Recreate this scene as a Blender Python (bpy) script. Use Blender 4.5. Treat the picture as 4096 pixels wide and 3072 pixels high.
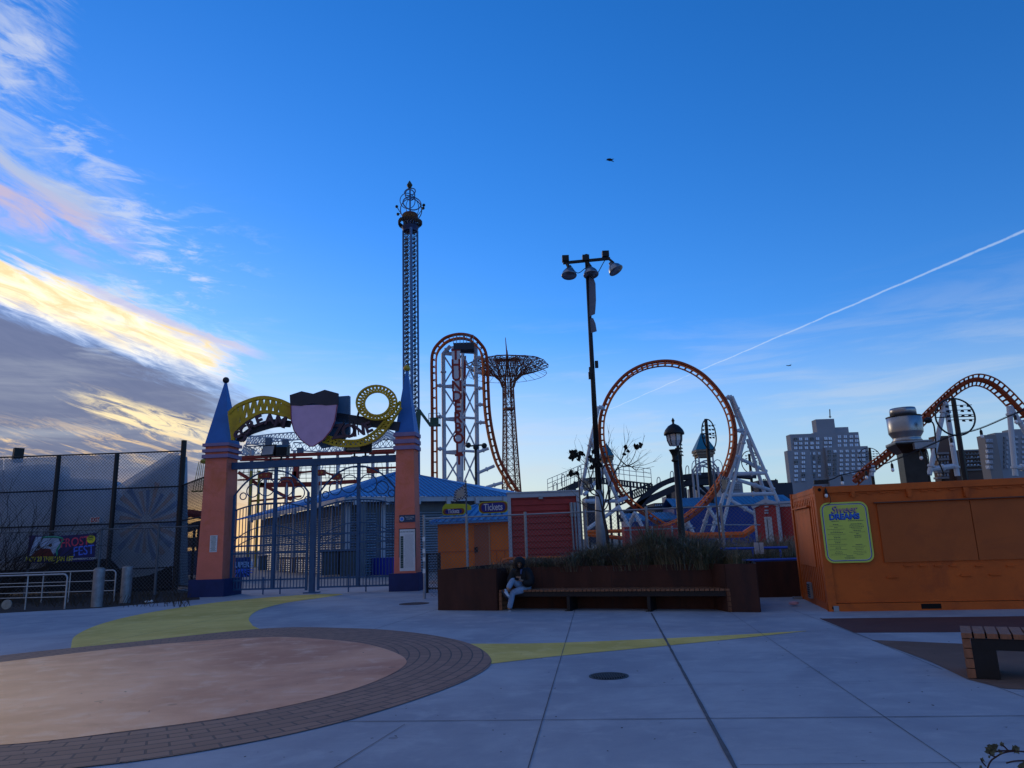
import bpy, bmesh, math, random
from mathutils import Vector, Matrix, noise
random.seed(7)
S = bpy.context.scene
for o in list(bpy.data.objects): bpy.data.objects.remove(o)
COL = S.collection
PI = math.pi; R = math.radians
# ------------------------------------------------------------------ camera
CF, CH, PITCH, ROLL = 2900.0, 1.6, math.atan(630/2900), 0.035
Fv = Vector((0, math.cos(PITCH), math.sin(PITCH))); R0 = Vector((1, 0, 0)); U0 = Vector((0, -math.sin(PITCH), math.cos(PITCH)))
Rv = R0*math.cos(ROLL)-U0*math.sin(ROLL); Uv = U0*math.cos(ROLL)+R0*math.sin(ROLL)
CAM = Vector((0, 0, CH))
cd = bpy.data.cameras.new('camera'); cam = bpy.data.objects.new('camera', cd); COL.objects.link(cam)
cd.sensor_width = 36; cd.lens = CF/4096*36; cd.clip_end = 30000; cd.clip_start = 0.05
M = Matrix((Rv, Uv, -Fv)).transposed().to_4x4(); M.translation = CAM; cam.matrix_world = M
S.camera = cam
def ray(x, y): return Fv+Rv*((x-2048)/CF)+Uv*((1536-y)/CF)
def G(x, y, z=0.0):
    d = ray(x, y); return CAM+d*((z-CH)/d.z)
def A(x, y, Y):
    d = ray(x, y); return CAM+d*(Y/d.y)
# ------------------------------------------------------------------ view / world / sun
S.view_settings.view_transform = 'Standard'; S.view_settings.look = 'None'
S.view_settings.exposure = 0.12; S.view_settings.gamma = 1
SUN_AZ, SUN_EL = R(-35), R(13)
W = bpy.data.worlds.new('World'); S.world = W; W.use_nodes = True
class NT:
    def __init__(s, tree): s.t = tree; s.n = tree.nodes; s.l = tree.links
    def node(s, typ, **k):
        n = s.n.new(typ)
        for a, v in k.items(): setattr(n, a, v)
        return n
    def put(s, sock, v):
        if isinstance(v, (int, float)): sock.default_value = v
        elif isinstance(v, (tuple, list)): sock.default_value = tuple(v) if len(sock.default_value) == len(v) else tuple(v)+(1,)
        else: s.l.new(v, sock)
    def m(s, op, a, b=0.0, c=0.0, clamp=False):
        n = s.node('ShaderNodeMath', operation=op, use_clamp=clamp)
        s.put(n.inputs[0], a); s.put(n.inputs[1], b); s.put(n.inputs[2], c); return n.outputs[0]
    def ss(s, v, lo, hi):      # smoothstep lo->hi gives 0->1 (lo may exceed hi)
        n = s.node('ShaderNodeMapRange', interpolation_type='SMOOTHSTEP'); s.put(n.inputs['Value'], v)
        if lo < hi: a = (lo, hi, 0, 1)
        else: a = (hi, lo, 1, 0)
        for i, q in zip((1, 2, 3, 4), a): n.inputs[i].default_value = q
        return n.outputs[0]
    def mix(s, f, a, b, blend='MIX'):
        n = s.node('ShaderNodeMix', data_type='RGBA', blend_type=blend)
        s.put(n.inputs[0], f); s.put(n.inputs[6], a); s.put(n.inputs[7], b); return n.outputs[2]
    def noise(s, vec, scale, detail=5, rough=0.55, dist=0.0):
        n = s.node('ShaderNodeTexNoise'); s.put(n.inputs['Vector'], vec) if vec is not None else None
        n.inputs['Scale'].default_value = scale; n.inputs['Detail'].default_value = detail
        n.inputs['Roughness'].default_value = rough; n.inputs['Distortion'].default_value = dist; return n.outputs[0]
    def vec(s, x, y, z=0.0):
        n = s.node('ShaderNodeCombineXYZ'); s.put(n.inputs[0], x); s.put(n.inputs[1], y); s.put(n.inputs[2], z); return n.outputs[0]
w = NT(W.node_tree); w.n.clear()
sky = w.node('ShaderNodeTexSky', sky_type='NISHITA'); sky.sun_disc = False
sky.sun_elevation = SUN_EL; sky.sun_rotation = SUN_AZ
sky.air_density = 1.0; sky.dust_density = 0.05; sky.ozone_density = 3.0; sky.altitude = 0
tc = w.node('ShaderNodeTexCoord'); sep = w.node('ShaderNodeSeparateXYZ')
nrm = w.node('ShaderNodeVectorMath', operation='NORMALIZE'); w.l.new(tc.outputs['Generated'], nrm.inputs[0]); w.l.new(nrm.outputs[0], sep.inputs[0])
az = w.m('MULTIPLY', w.m('ARCTAN2', sep.outputs[0], sep.outputs[1]), 57.2958)
el = w.m('MULTIPLY', w.m('ARCSINE', sep.outputs[2]), 57.2958)
hs = w.node('ShaderNodeHueSaturation'); hs.inputs['Saturation'].default_value = 1.29; hs.inputs['Value'].default_value = 0.134; w.l.new(sky.outputs[0], hs.inputs['Color'])
skyc = w.mix(1.0, hs.outputs[0], (0.90, 1.05, 1.46), 'MULTIPLY')
hz = w.m('MULTIPLY', w.ss(el, 17.0, 0.5), 0.80)                   # pale band of air at the horizon, warmer towards the sun
skyc = w.mix(hz, skyc, w.mix(w.ss(az, 22.0, -24.0), (0.46, 0.58, 0.62), (0.90, 0.72, 0.38)))
gl = w.m('MULTIPLY', w.ss(az, 10.0, -25.0), w.ss(el, 26.0, 3.0))
skyc = w.mix(w.m('MULTIPLY', gl, 0.35), skyc, (0.42, 0.58, 0.72))
SKYC = skyc
# band coordinates: u along the bank of cloud, v across it (0 at its upper edge, degrees)
v0 = w.m('ADD', w.m('SUBTRACT', el, 19.5), w.m('MULTIPLY', w.m('ADD', az, 36.9), 0.30))
u0 = az
warp = w.noise(w.vec(w.m('MULTIPLY', az, 0.10), w.m('MULTIPLY', v0, 0.45)), 1.0, 6, 0.6, 0.4)
fine = w.noise(w.vec(w.m('MULTIPLY', az, 0.32), w.m('MULTIPLY', v0, 1.7)), 1.0, 9, 0.68, 0.8)
wv = w.m('ADD', v0, w.m('ADD', w.m('MULTIPLY', w.m('SUBTRACT', warp, 0.5), 3.4), w.m('MULTIPLY', w.m('SUBTRACT', fine, 0.5), 2.2)))
wa = w.m('ADD', az, w.m('MULTIPLY', w.m('SUBTRACT', fine, 0.5), 7.0))
right = w.ss(wa, -20.5, -24.0)                                    # the bank ends at the gate's left spire
right2 = w.m('MULTIPLY', w.ss(wa, -15.0, -21.0), w.ss(wv, 1.0, -1.5))
# dull violet grey cloud below the bright edge
grey = w.m('MULTIPLY', w.ss(wv, -2.2, -4.2), w.ss(wa, -17.0, -25.0))
c1 = w.mix(w.m('MULTIPLY', grey, 0.93), skyc, w.mix(fine, (0.105, 0.125, 0.225), (0.18, 0.195, 0.305)))
# second streak inside the grey
s2 = w.m('MULTIPLY', w.m('MULTIPLY', w.ss(wv, -8.4, -7.4), w.ss(wv, -5.6, -6.5)), w.m('MULTIPLY', w.ss(wa, -32.5, -28.5), right))
s2 = w.m('MULTIPLY', s2, w.ss(fine, 0.36, 0.56))
c2 = w.mix(s2, c1, (1.05, 0.86, 0.50))
s3 = w.m('MULTIPLY', w.m('MULTIPLY', w.ss(el, 5.6, 7.2), w.ss(el, 9.6, 7.6)), w.ss(fine, 0.46, 0.64))
s3 = w.m('MULTIPLY', s3, w.ss(az, -14.0, -24.0))
c3 = w.mix(w.m('MULTIPLY', s3, 0.8), c2, (0.95, 0.66, 0.34))
# bright edge
br = w.m('MULTIPLY', w.m('MULTIPLY', w.ss(wv, 0.35, -0.75), w.ss(wv, -3.7, -1.9)), right)
c4 = w.mix(br, c3, w.mix(w.ss(fine, 0.35, 0.7), (0.95, 0.74, 0.42), (1.25, 1.12, 0.80)))
# iridescent fringe on the upper edge
fr = w.m('MULTIPLY', w.m('MULTIPLY', w.ss(wv, 1.6, 0.4), w.ss(wv, -0.6, 0.2)), w.m('MULTIPLY', w.ss(az, -34, -30), w.ss(az, -18, -22)))
c5 = w.mix(w.m('MULTIPLY', fr, 0.55), c4, w.mix(w.ss(wv, 0.3, 1.2), (0.85, 0.62, 0.45), (0.42, 0.72, 0.62)))
# soft cloud above the bank
vs = w.noise(w.vec(w.m('MULTIPLY', az, 0.16), w.m('MULTIPLY', v0, 0.50), 3.3), 1.0, 8, 0.62, 0.7)
up = w.m('MULTIPLY', w.m('MULTIPLY', w.ss(wv, 0.8, 3.2), w.ss(wv, 9.0, 5.4)), w.ss(wa, -26.5, -33.5))
up = w.m('MULTIPLY', up, w.ss(vs, 0.36, 0.62))
c6 = w.mix(w.m('MULTIPLY', up, 0.75), c5, w.mix(w.ss(wv, 6.0, 3.5), (0.50, 0.56, 0.66), (0.66, 0.50, 0.52)))
# feathery cirrus towards the right of the bank
ci = w.noise(w.vec(w.m('MULTIPLY', az, 0.22), w.m('MULTIPLY', el, 0.85), 9.1), 1.0, 9, 0.66, 0.45)
cm = w.m('MULTIPLY', w.m('MULTIPLY', w.ss(az, -17, -25), w.ss(az, -35, -29)), w.m('MULTIPLY', w.ss(el, 12, 15), w.ss(el, 27, 19)))
c7 = w.mix(w.m('MULTIPLY', w.m('MULTIPLY', cm, w.ss(ci, 0.50, 0.72)), 0.70), c6, (0.66, 0.72, 0.80))
# high wisps in the upper left corner
cw = w.m('MULTIPLY', w.m('MULTIPLY', w.ss(wa, -33.5, -38), w.ss(el, 25, 29)), w.ss(vs, 0.38, 0.60))
cw2 = w.m('MULTIPLY', w.m('MULTIPLY', w.ss(w.m('ADD', wa, w.m('MULTIPLY', w.m('SUBTRACT', el, 24.0), 0.9)), -36, -31), w.ss(w.m('ADD', wa, w.m('MULTIPLY', w.m('SUBTRACT', el, 24.0), 0.9)), -26, -30)), w.m('MULTIPLY', w.ss(el, 17, 20), w.ss(ci, 0.46, 0.66)))
c7 = w.mix(w.m('MULTIPLY', cw2, 0.55), c7, (0.60, 0.66, 0.80))
c8 = w.mix(w.m('MULTIPLY', cw, 0.62), c7, (0.55, 0.62, 0.80))
# thin veil low in the sky
lo = w.noise(w.vec(w.m('MULTIPLY', az, 0.07), w.m('MULTIPLY', el, 0.55), 5.0), 1.0, 6, 0.6, 0.5)
lv = w.m('MULTIPLY', w.m('MULTIPLY', w.ss(el, 20, 9), w.ss(lo, 0.45, 0.72)), 0.30)
c9 = w.mix(lv, c8, (0.62, 0.66, 0.70))
# warm band at the horizon under the bank
ho = w.m('MULTIPLY', w.m('MULTIPLY', w.ss(el, 6.0, 1.5), w.ss(el, -1.0, 0.5)), w.ss(az, -9.0, -24.0))
c10 = w.mix(w.m('MULTIPLY', ho, 0.85), c9, (1.05, 0.62, 0.22))
# contrail: a thin great-circle streak that widens to the right
d1 = (ray(2300, 1697)).normalized(); d2 = (ray(4096, 925)).normalized(); cn = d1.cross(d2).normalized(); ca = (d2-d1*d1.dot(d2)).normalized()
def dotn(v):
    n = w.node('ShaderNodeVectorMath', operation='DOT_PRODUCT'); w.l.new(nrm.outputs[0], n.inputs[0]); n.inputs[1].default_value = v; return n.outputs['Value']
cj = w.noise(nrm.outputs[0], 90, 6, .7); cj2 = w.noise(nrm.outputs[0], 26, 5, .6)
dd = w.m('ABSOLUTE', w.m('ADD', dotn(cn), w.m('MULTIPLY', w.m('SUBTRACT', cj2, .5), .0035)))
al = w.m('ARCTAN2', dotn(ca), dotn(d1))
wd = w.m('ADD', .0004, w.m('MULTIPLY', al, .0026))
ctm = w.m('SUBTRACT', 1.0, w.m('DIVIDE', dd, w.m('MULTIPLY', wd, w.m('ADD', .45, cj))), clamp=True)
ctm = w.m('MULTIPLY', w.m('MULTIPLY', w.m('POWER', ctm, .6), w.ss(al, 0.0, .03)), w.m('MULTIPLY', w.ss(al, 1.2, .95), w.ss(cj, .2, .5)))
c10 = w.mix(w.m('MULTIPLY', ctm, .44), c10, (.66, .78, .92))
bgn = w.node('ShaderNodeBackground'); w.put(bgn.inputs['Color'], c10); bgn.inputs['Strength'].default_value = 1.0
wo = w.node('ShaderNodeOutputWorld'); w.l.new(bgn.outputs[0], wo.inputs[0])
sl = bpy.data.lights.new('sun', 'SUN'); sl.energy = 0.5; sl.angle = R(10); sl.color = (1.0, 0.78, 0.52)
so = bpy.data.objects.new('sun', sl); COL.objects.link(so)
sd = Vector((math.sin(SUN_AZ)*math.cos(SUN_EL), math.cos(SUN_AZ)*math.cos(SUN_EL), math.sin(SUN_EL)))
so.rotation_euler = sd.to_track_quat('Z', 'Y').to_euler()
# ------------------------------------------------------------------ helpers
ORI = {}
K = 4096/2212
class Fr:
    """vertical frame: u along the ground line, d towards the viewer side, z up"""
    def __init__(s, o, p):
        s.o = Vector((o[0], o[1], 0)); u = Vector((p[0]-o[0], p[1]-o[1], 0)); s.L = u.length; s.u = u.normalized()
        s.n = Vector((s.u.y, -s.u.x, 0))
    def P(s, u, d, z): return s.o+s.u*u+s.n*d+Vector((0, 0, z))
    def hit(s, x, y, d=0.0):
        r = ray(x, y); o = s.o+s.n*d; t = (o-CAM).dot(s.n)/r.dot(s.n); q = CAM+r*t-o
        return q.dot(s.u), q.z
    def at(s, x, y, d=0.0):
        u, z = s.hit(x, y, d); return s.P(u, d, z)
WF = Fr((0, 0), (1, 0))
def YF(Y): return Fr((0, Y), (1, Y))
def perp(a):
    b = Vector((0, 0, 1)) if abs(a.z) < 0.9 else Vector((1, 0, 0))
    x = a.cross(b).normalized(); return x, a.cross(x).normalized()
class MB:
    def __init__(s): s.v = []; s.f = []; s.mi = []; s.c = 0
    def add(s, vs, fs):
        b = len(s.v); s.v += [Vector(q) for q in vs]; s.f += [tuple(b+i for i in f) for f in fs]; s.mi += [s.c]*len(fs)
    def box(s, u0, u1, d0, d1, z0, z1, fr=WF):
        vs = [fr.P(u, d, z) for z in (z0, z1) for d in (d0, d1) for u in (u0, u1)]
        s.add(vs, [(0, 1, 3, 2), (4, 6, 7, 5), (0, 4, 5, 1), (2, 3, 7, 6), (0, 2, 6, 4), (1, 5, 7, 3)])
    def beam(s, p, q, w, h=None, up=None):
        p = Vector(p); q = Vector(q); h = h or w; a = (q-p).normalized()
        if up is None: x, y = perp(a)
        else:
            x = a.cross(Vector(up)).normalized(); y = x.cross(a).normalized()
        vs = [e+x*(sx*w/2)+y*(sy*h/2) for e in (p, q) for sx, sy in ((-1, -1), (1, -1), (1, 1), (-1, 1))]
        s.add(vs, [(3, 2, 1, 0), (4, 5, 6, 7), (0, 1, 5, 4), (1, 2, 6, 5), (2, 3, 7, 6), (3, 0, 4, 7)])
    def tube(s, pts, r, n=8, closed=False):
        pts = [Vector(p) for p in pts]; N = len(pts); rs = r if isinstance(r, (list, tuple)) else [r]*N
        x = None; vs = []
        for i, p in enumerate(pts):
            a = (pts[(i+1) % N] if (closed or i < N-1) else p)-(pts[i-1] if (closed or i > 0) else p)
            if a.length < 1e-9: a = Vector((0, 0, 1))
            a.normalize()
            if x is None: x, y = perp(a)
            else:
                x = (x-a*x.dot(a)); x = x.normalized() if x.length > 1e-6 else perp(a)[0]
                y = a.cross(x)
            vs += [p+(x*math.cos(2*PI*k/n)+y*math.sin(2*PI*k/n))*rs[i] for k in range(n)]
        fs = []
        for i in range(N if closed else N-1):
            j = (i+1) % N
            fs += [(i*n+k, i*n+(k+1) % n, j*n+(k+1) % n, j*n+k) for k in range(n)]
        if not closed: fs += [tuple(range(n))[::-1], tuple((N-1)*n+k for k in range(n))]
        s.add(vs, fs)
    def lathe(s, c, prof, n=24, ax=Vector((0, 0, 1)), ph=0.0):
        c = Vector(c); x, y = (Vector((1, 0, 0)), Vector((0, 1, 0))) if abs(ax.z) > .999 else perp(ax)
        vs = [c+(x*math.cos(2*PI*k/n+ph)+y*math.sin(2*PI*k/n+ph))*max(r, 1e-4)+ax*z for r, z in prof for k in range(n)]
        fs = [(i*n+k, i*n+(k+1) % n, (i+1)*n+(k+1) % n, (i+1)*n+k) for i in range(len(prof)-1) for k in range(n)]
        fs += [tuple(range(n))[::-1], tuple((len(prof)-1)*n+k for k in range(n))]
        s.add(vs, fs)
    def sphere(s, c, r, n=12, sc=(1, 1, 1)):
        c = Vector(c); vs = []; m = n//2
        for i in range(m+1):
            t = PI*i/m
            for k in range(n): vs.append(c+Vector((sc[0]*r*max(math.sin(t), 1e-3)*math.cos(2*PI*k/n), sc[1]*r*max(math.sin(t), 1e-3)*math.sin(2*PI*k/n), sc[2]*r*math.cos(t))))
        s.add(vs, [(i*n+k, (i+1)*n+k, (i+1)*n+(k+1) % n, i*n+(k+1) % n) for i in range(m) for k in range(n)])
    def prism(s, poly, d0, d1, fr):
        n = len(poly); vs = [fr.P(u, d0, z) for u, z in poly]+[fr.P(u, d1, z) for u, z in poly]
        s.add(vs, [tuple(range(n)), tuple(range(2*n-1, n-1, -1))]+[(i, (i+1) % n, n+(i+1) % n, n+i) for i in range(n)])
    def poly(s, pts): s.add(pts, [tuple(range(len(pts)))])
    def build(s, name, mats, parent=None, smooth=False, label=None):
        me = bpy.data.meshes.new(name)
        if parent is None:
            xs = [v.x for v in s.v]; ys = [v.y for v in s.v]; o = Vector(((min(xs)+max(xs))/2, (min(ys)+max(ys))/2, min(v.z for v in s.v)))
        else: o = ORI[parent.name]
        me.from_pydata([v-o for v in s.v], [], s.f)
        for m in (mats if isinstance(mats, (list, tuple)) else [mats]): me.materials.append(m)
        me.polygons.foreach_set('material_index', s.mi)
        if smooth: me.polygons.foreach_set('use_smooth', [True]*len(s.f))
        me.update()
        bm = bmesh.new(); bm.from_mesh(me); bmesh.ops.recalc_face_normals(bm, faces=bm.faces); bm.to_mesh(me); bm.free()
        ob = bpy.data.objects.new(name, me); COL.objects.link(ob); ORI[ob.name] = o
        if parent is None: ob.location = o
        else: ob.parent = parent
        if label: ob['label'] = label
        return ob
def tag(o, label=None, cat=None, group=None, kind=None):
    for k, v in (('label', label), ('category', cat), ('group', group), ('kind', kind)):
        if v: o[k] = v
    return o
def empty(name, loc, label=None, cat=None, group=None, kind=None):
    o = bpy.data.objects.new(name, None); COL.objects.link(o); o.location = loc; o.empty_display_size = .2
    ORI[o.name] = Vector(loc); return tag(o, label, cat, group, kind)
def copy_tree(o, parent=None):
    c = o.copy(); COL.objects.link(c); ORI[c.name] = ORI[o.name]
    if parent: c.parent = parent
    for ch in [q for q in bpy.data.objects if q.parent == o]: copy_tree(ch, c)
    return c
FONT = None
def text(s, size, fr_or, d, u, z, mat_, parent, name='lettering', ext=0.004, align='CENTER', sx=1.0, shear=0.0, rot=0.0, bold=0.0, bevel=0.0):
    cu = bpy.data.curves.new('t', 'FONT'); cu.body = s; cu.size = size; cu.extrude = ext; cu.align_x = align; cu.align_y = 'CENTER'
    cu.shear = shear; cu.offset = bold; cu.bevel_depth = bevel; cu.resolution_u = 3
    t = bpy.data.objects.new('t', cu); COL.objects.link(t)
    me = bpy.data.meshes.new_from_object(t.evaluated_get(bpy.context.evaluated_depsgraph_get())); bpy.data.objects.remove(t)
    o = ORI[parent.name]; fr = fr_or; c, sn = math.cos(rot), math.sin(rot)
    for v in me.vertices:
        x, y = v.co.x*sx, v.co.y; x, y = x*c-y*sn, x*sn+y*c
        v.co = fr.P(u+x, d+v.co.z, z+y)-o
    me.materials.clear(); me.materials.append(mat_); me.name = name
    ob = bpy.data.objects.new(name, me); COL.objects.link(ob); ob.parent = parent; ORI[ob.name] = o; return ob
# ------------------------------------------------------------------ materials
def mat(name, col, rough=0.7, metal=0.0, var=0.12, vs=3.0, bump=0.0, bs=40.0, spec=0.35, stretch=(1, 1, 1), trans=0.0, dirt=None, dirtamt=0.0, ds=1.2):
    m = bpy.data.materials.new(name); m.use_nodes = True; t = NT(m.node_tree); b = t.n['Principled BSDF']
    co = t.node('ShaderNodeTexCoord').outputs['Object']; mp = t.node('ShaderNodeMapping'); mp.inputs['Scale'].default_value = stretch; t.l.new(co, mp.inputs[0]); co = mp.outputs[0]
    c = tuple(col)+(1,)
    if var > 0:
        n = t.noise(co, vs, 6, 0.6)
        k = t.node('ShaderNodeMapRange'); t.l.new(n, k.inputs[0]); k.inputs[1].default_value = .25; k.inputs[2].default_value = .75; k.inputs[3].default_value = 1-var; k.inputs[4].default_value = 1+var
        v = t.node('ShaderNodeVectorMath', operation='SCALE'); v.inputs[0].default_value = col; t.l.new(k.outputs[0], v.inputs['Scale']); out = v.outputs[0]
        if dirt is not None:
            out = t.mix(t.m('MULTIPLY', t.ss(t.noise(co, ds, 8, 0.7, 0.6), .48, .68), dirtamt), out, dirt)
        t.l.new(out, b.inputs['Base Color'])
    else: b.inputs['Base Color'].default_value = c
    b.inputs['Roughness'].default_value = rough; b.inputs['Metallic'].default_value = metal; b.inputs['Specular IOR Level'].default_value = spec
    if bump > 0:
        bp = t.node('ShaderNodeBump'); bp.inputs['Strength'].default_value = bump; bp.inputs['Distance'].default_value = 0.02
        t.l.new(t.noise(co, bs, 4, 0.6), bp.inputs['Height']); t.l.new(bp.outputs[0], b.inputs['Normal'])
    return m
def ground_mat(name, col, dark, light, rough=0.88, specks=True):
    m = bpy.data.materials.new(name); m.use_nodes = True; t = NT(m.node_tree); b = t.n['Principled BSDF']
    co = t.node('ShaderNodeTexCoord').outputs['Object']
    big = t.noise(co, 0.35, 6, 0.62, 0.5); mid = t.noise(co, 2.2, 8, 0.65, 0.3); fin = t.noise(co, 60, 3, 0.6)
    c = t.mix(t.ss(big, .35, .66), dark, col); c = t.mix(t.m('MULTIPLY', t.ss(mid, .48, .72), .5), c, light)
    c = t.mix(t.m('MULTIPLY', t.ss(mid, .46, .30), .35), c, dark)
    c = t.mix(t.m('MULTIPLY', fin, .25), c, tuple(q*.6 for q in dark))
    if specks:
        vo = t.node('ShaderNodeTexVoronoi'); vo.inputs['Scale'].default_value = 2.3; t.l.new(co, vo.inputs['Vector'])
        c = t.mix(t.m('MULTIPLY', t.m('LESS_THAN', vo.outputs['Distance'], .035), .75), c, tuple(q*.25 for q in dark))
    # worn streaks and slab tone
    mp = t.node('ShaderNodeMapping'); mp.inputs['Rotation'].default_value = (0, 0, -.14); mp.inputs['Scale'].default_value = (.35, 1.6, 1); t.l.new(co, mp.inputs[0])
    st = t.noise(mp.outputs[0], 1.3, 9, .72, .8); c = t.mix(t.m('MULTIPLY', t.ss(st, .54, .74), .42), c, tuple(q*.62 for q in dark)); c = t.mix(t.m('MULTIPLY', t.ss(st, .44, .28), .28), c, light)
    if specks:
        v2 = t.node('ShaderNodeTexVoronoi'); v2.inputs['Scale'].default_value = .9; t.l.new(t.noise(co, 3, 3), v2.inputs['Vector']) if False else t.l.new(co, v2.inputs['Vector']); c = t.mix(t.m('MULTIPLY', t.m('LESS_THAN', v2.outputs['Distance'], .045), .45), c, tuple(q*.4 for q in dark))
        c = t.mix(t.m('MULTIPLY', t.ss(t.noise(co, 14, 8, .8, .4), .62, .70), .35), c, tuple(q*.6 for q in dark))
    t.l.new(c, b.inputs['Base Color']); b.inputs['Roughness'].default_value = rough; b.inputs['Specular IOR Level'].default_value = .25
    bp = t.node('ShaderNodeBump'); bp.inputs['Strength'].default_value = .25; bp.inputs['Distance'].default_value = .01; t.l.new(t.noise(co, 90, 4, .6), bp.inputs['Height']); t.l.new(bp.outputs[0], b.inputs['Normal'])
    return m
MT = {}
def mm(k, *a, **kw):
    if k not in MT: MT[k] = mat(k, *a, **kw)
    return MT[k]
galv = mm('galvanised', (.26, .29, .33), .5, .5, .2, 6)
blackm = mm('black_metal', (.012, .013, .016), .5, .2, .2, 5)
navym = mm('navy_paint', (.02, .075, .17), .5, 0, .2, 3)
whitep = mm('white_paint', (.58, .60, .63), .5, 0, .12, 2)
orangep = mm('orange_track', (.75, .15, .01), .45, 0, .2, 1)
orangec = mm('orange_container_paint', (.50, .098, .008), .62, 0, .18, 1.4, .25, 70, dirt=(.29, .056, .009), dirtamt=.6)
rust = mm('weathering_steel', (.058, .021, .015), .8, .1, .4, 1.8, .2, 60, stretch=(1, 1, .35), dirt=(.022, .013, .014), dirtamt=.75, ds=.9)
wood = mm('bench_wood', (.19, .085, .045), .7, 0, .3, 9, .3, 50, stretch=(4, 1, 1))
salmon = mm('salmon_stucco', (.68, .185, .125), .85, 0, .14, 1.3, .6, 25, dirt=(.58, .14, .04), dirtamt=.6)
bluep = mm('spire_blue', (.015, .13, .42), .5, 0, .15, 2)
lilac = mm('lilac_trim', (.24, .17, .30), .7, 0, .12, 3)
soilm = mm('mulch_soil', (.028, .022, .02), .95, 0, .5, 14, 1, 30)
yellowp = mm('yellow_paint', (.42, .27, .015), .55, 0, .2, 4)
blueroof = mm('blue_metal_roof', (.06, .25, .52), .45, .1, .12, 1.2)
def clear_alpha(name, col, alpha, rough=.8, trans=0.5):
    """thin woven sheet: partly see-through, partly diffuse and translucent"""
    m = bpy.data.materials.new(name); m.use_nodes = True; t = NT(m.node_tree); t.n.remove(t.n['Principled BSDF'])
    d = t.node('ShaderNodeBsdfDiffuse'); tr = t.node('ShaderNodeBsdfTranslucent'); tp = t.node('ShaderNodeBsdfTransparent')
    co = t.node('ShaderNodeTexCoord').outputs['Object']
    c = t.mix(t.noise(co, 1.5, 5, .6), tuple(q*.8 for q in col), tuple(min(1, q*1.2) for q in col))
    t.l.new(c, d.inputs[0]); t.l.new(c, tr.inputs[0])
    a = t.node('ShaderNodeMixShader'); a.inputs[0].default_value = trans; t.l.new(d.outputs[0], a.inputs[1]); t.l.new(tr.outputs[0], a.inputs[2])
    b = t.node('ShaderNodeMixShader'); b.inputs[0].default_value = alpha; t.l.new(tp.outputs[0], b.inputs[1]); t.l.new(a.outputs[0], b.inputs[2])
    t.l.new(b.outputs[0], t.n['Material Output'].inputs[0]); return m
def chainlink(mb, fr, u0, u1, z0, z1, cell=.14, r=.006, d=0.0, ztop=None):
    H = z1-z0; L = u1-u0; k = -int(H/cell)-1
    while k*cell < L:
        for sgn in (1, -1):
            a = k*cell; p0, p1 = max(0, a), min(L, a+H)          # line u=a+t, z=t
            if p1 > p0:
                za, zb = p0-a, p1-a
                if sgn < 0: za, zb = H-za, H-zb
                P = fr.P(u0+p0, d+.004*sgn, z0+za); Q = fr.P(u0+p1, d+.004*sgn, z0+zb)
                mb.beam(P, Q, r*1.6)
        k += 1
def spline(pts, n=8, closed=False):
    N = len(pts); out = []; P = [Vector(p) for p in pts]
    for i in range(N if closed else N-1):
        a = P[(i-1) % N] if (closed or i) else P[0]*2-P[1]; b = P[i]; c = P[(i+1) % N]
        e = P[(i+2) % N] if (closed or i < N-2) else P[-1]*2-P[-2]
        for k in range(n):
            t = k/n; out.append(.5*((2*b)+(c-a)*t+(2*a-5*b+4*c-e)*t*t+(3*b-a-3*c+e)*t*t*t))
    if not closed: out.append(P[-1])
    return out
# ------------------------------------------------------------------ ground and paving
conc = ground_mat('concrete', (.37, .40, .45), (.26, .285, .34), (.44, .465, .51))
far = ground_mat('far_ground', (.10, .10, .10), (.07, .07, .075), (.13, .13, .13), specks=False)
plaza = ground_mat('inner_paving', (.30, .29, .29), (.22, .22, .23), (.34, .33, .33))
m = MB(); m.poly([(-6000, -3000, -.02), (6000, -3000, -.02), (6000, 9000, -.02), (-6000, 9000, -.02)]); tag(m.build('ground', far), kind='structure')
m = MB(); m.poly([(-60, -30, 0), (45, -30, 0), (45, 24, 0), (-2.4, 30.6, 0), (-60, 41, 0)]); tag(m.build('pavement', conc), kind='structure')
m = MB(); m.poly([(-60, 41.05, -.004), (-2.4, 30.65, -.004), (45, 24.05, -.004), (60, 150, -.004), (-80, 150, -.004)]); tag(m.build('boardwalk', plaza), kind='structure')
def gp(pts, z, mul=K): return [G(x*mul, y*mul, z) for x, y in pts]
def flat(name, pts, z, mt, ):
    mb = MB(); n = len(pts); mb.poly([Vector((p[0], p[1], z)) for p in pts]); o = mb.build(name, mt)
    for v in o.data.vertices: v.co += o.location
    o.location = (0, 0, 0)
    if o.data.polygons[0].normal.z < 0: o.data.flip_normals()
    return tag(o, kind='structure')
ypav = ground_mat('yellow_paving', (.78, .57, .15), (.58, .41, .09), (.88, .68, .26))
y1 = gp([(152, 1402), (165, 1372), (228, 1345), (330, 1322), (480, 1300), (640, 1286), (740, 1283.5), (690, 1292), (620, 1302), (562, 1317), (538, 1335), (546, 1352), (590, 1372), (400, 1398)], 0)
flat('yellow_paving', spline(y1[:12], 5)+y1[12:], .004, ypav)
y2 = gp([(1010, 1391), (1180, 1389.5), (1400, 1381), (1600, 1371), (1742, 1363)], 0); y2b = gp([(1742, 1363.5), (1600, 1379), (1400, 1399), (1200, 1418), (1055, 1435), (1000, 1430)], 0)
flat('yellow_paving', spline(y2, 5)+spline(y2b[:5], 5)+[y2b[5]], .004, ypav)
def ringpts(cx, cy, a, b, rot, n=120):
    return [Vector((cx+math.cos(t)*a*math.cos(rot)-math.sin(t)*b*math.sin(rot), cy+math.cos(t)*a*math.sin(rot)+math.sin(t)*b*math.cos(rot), 0)) for t in [2*PI*i/n for i in range(n)]]
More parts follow.
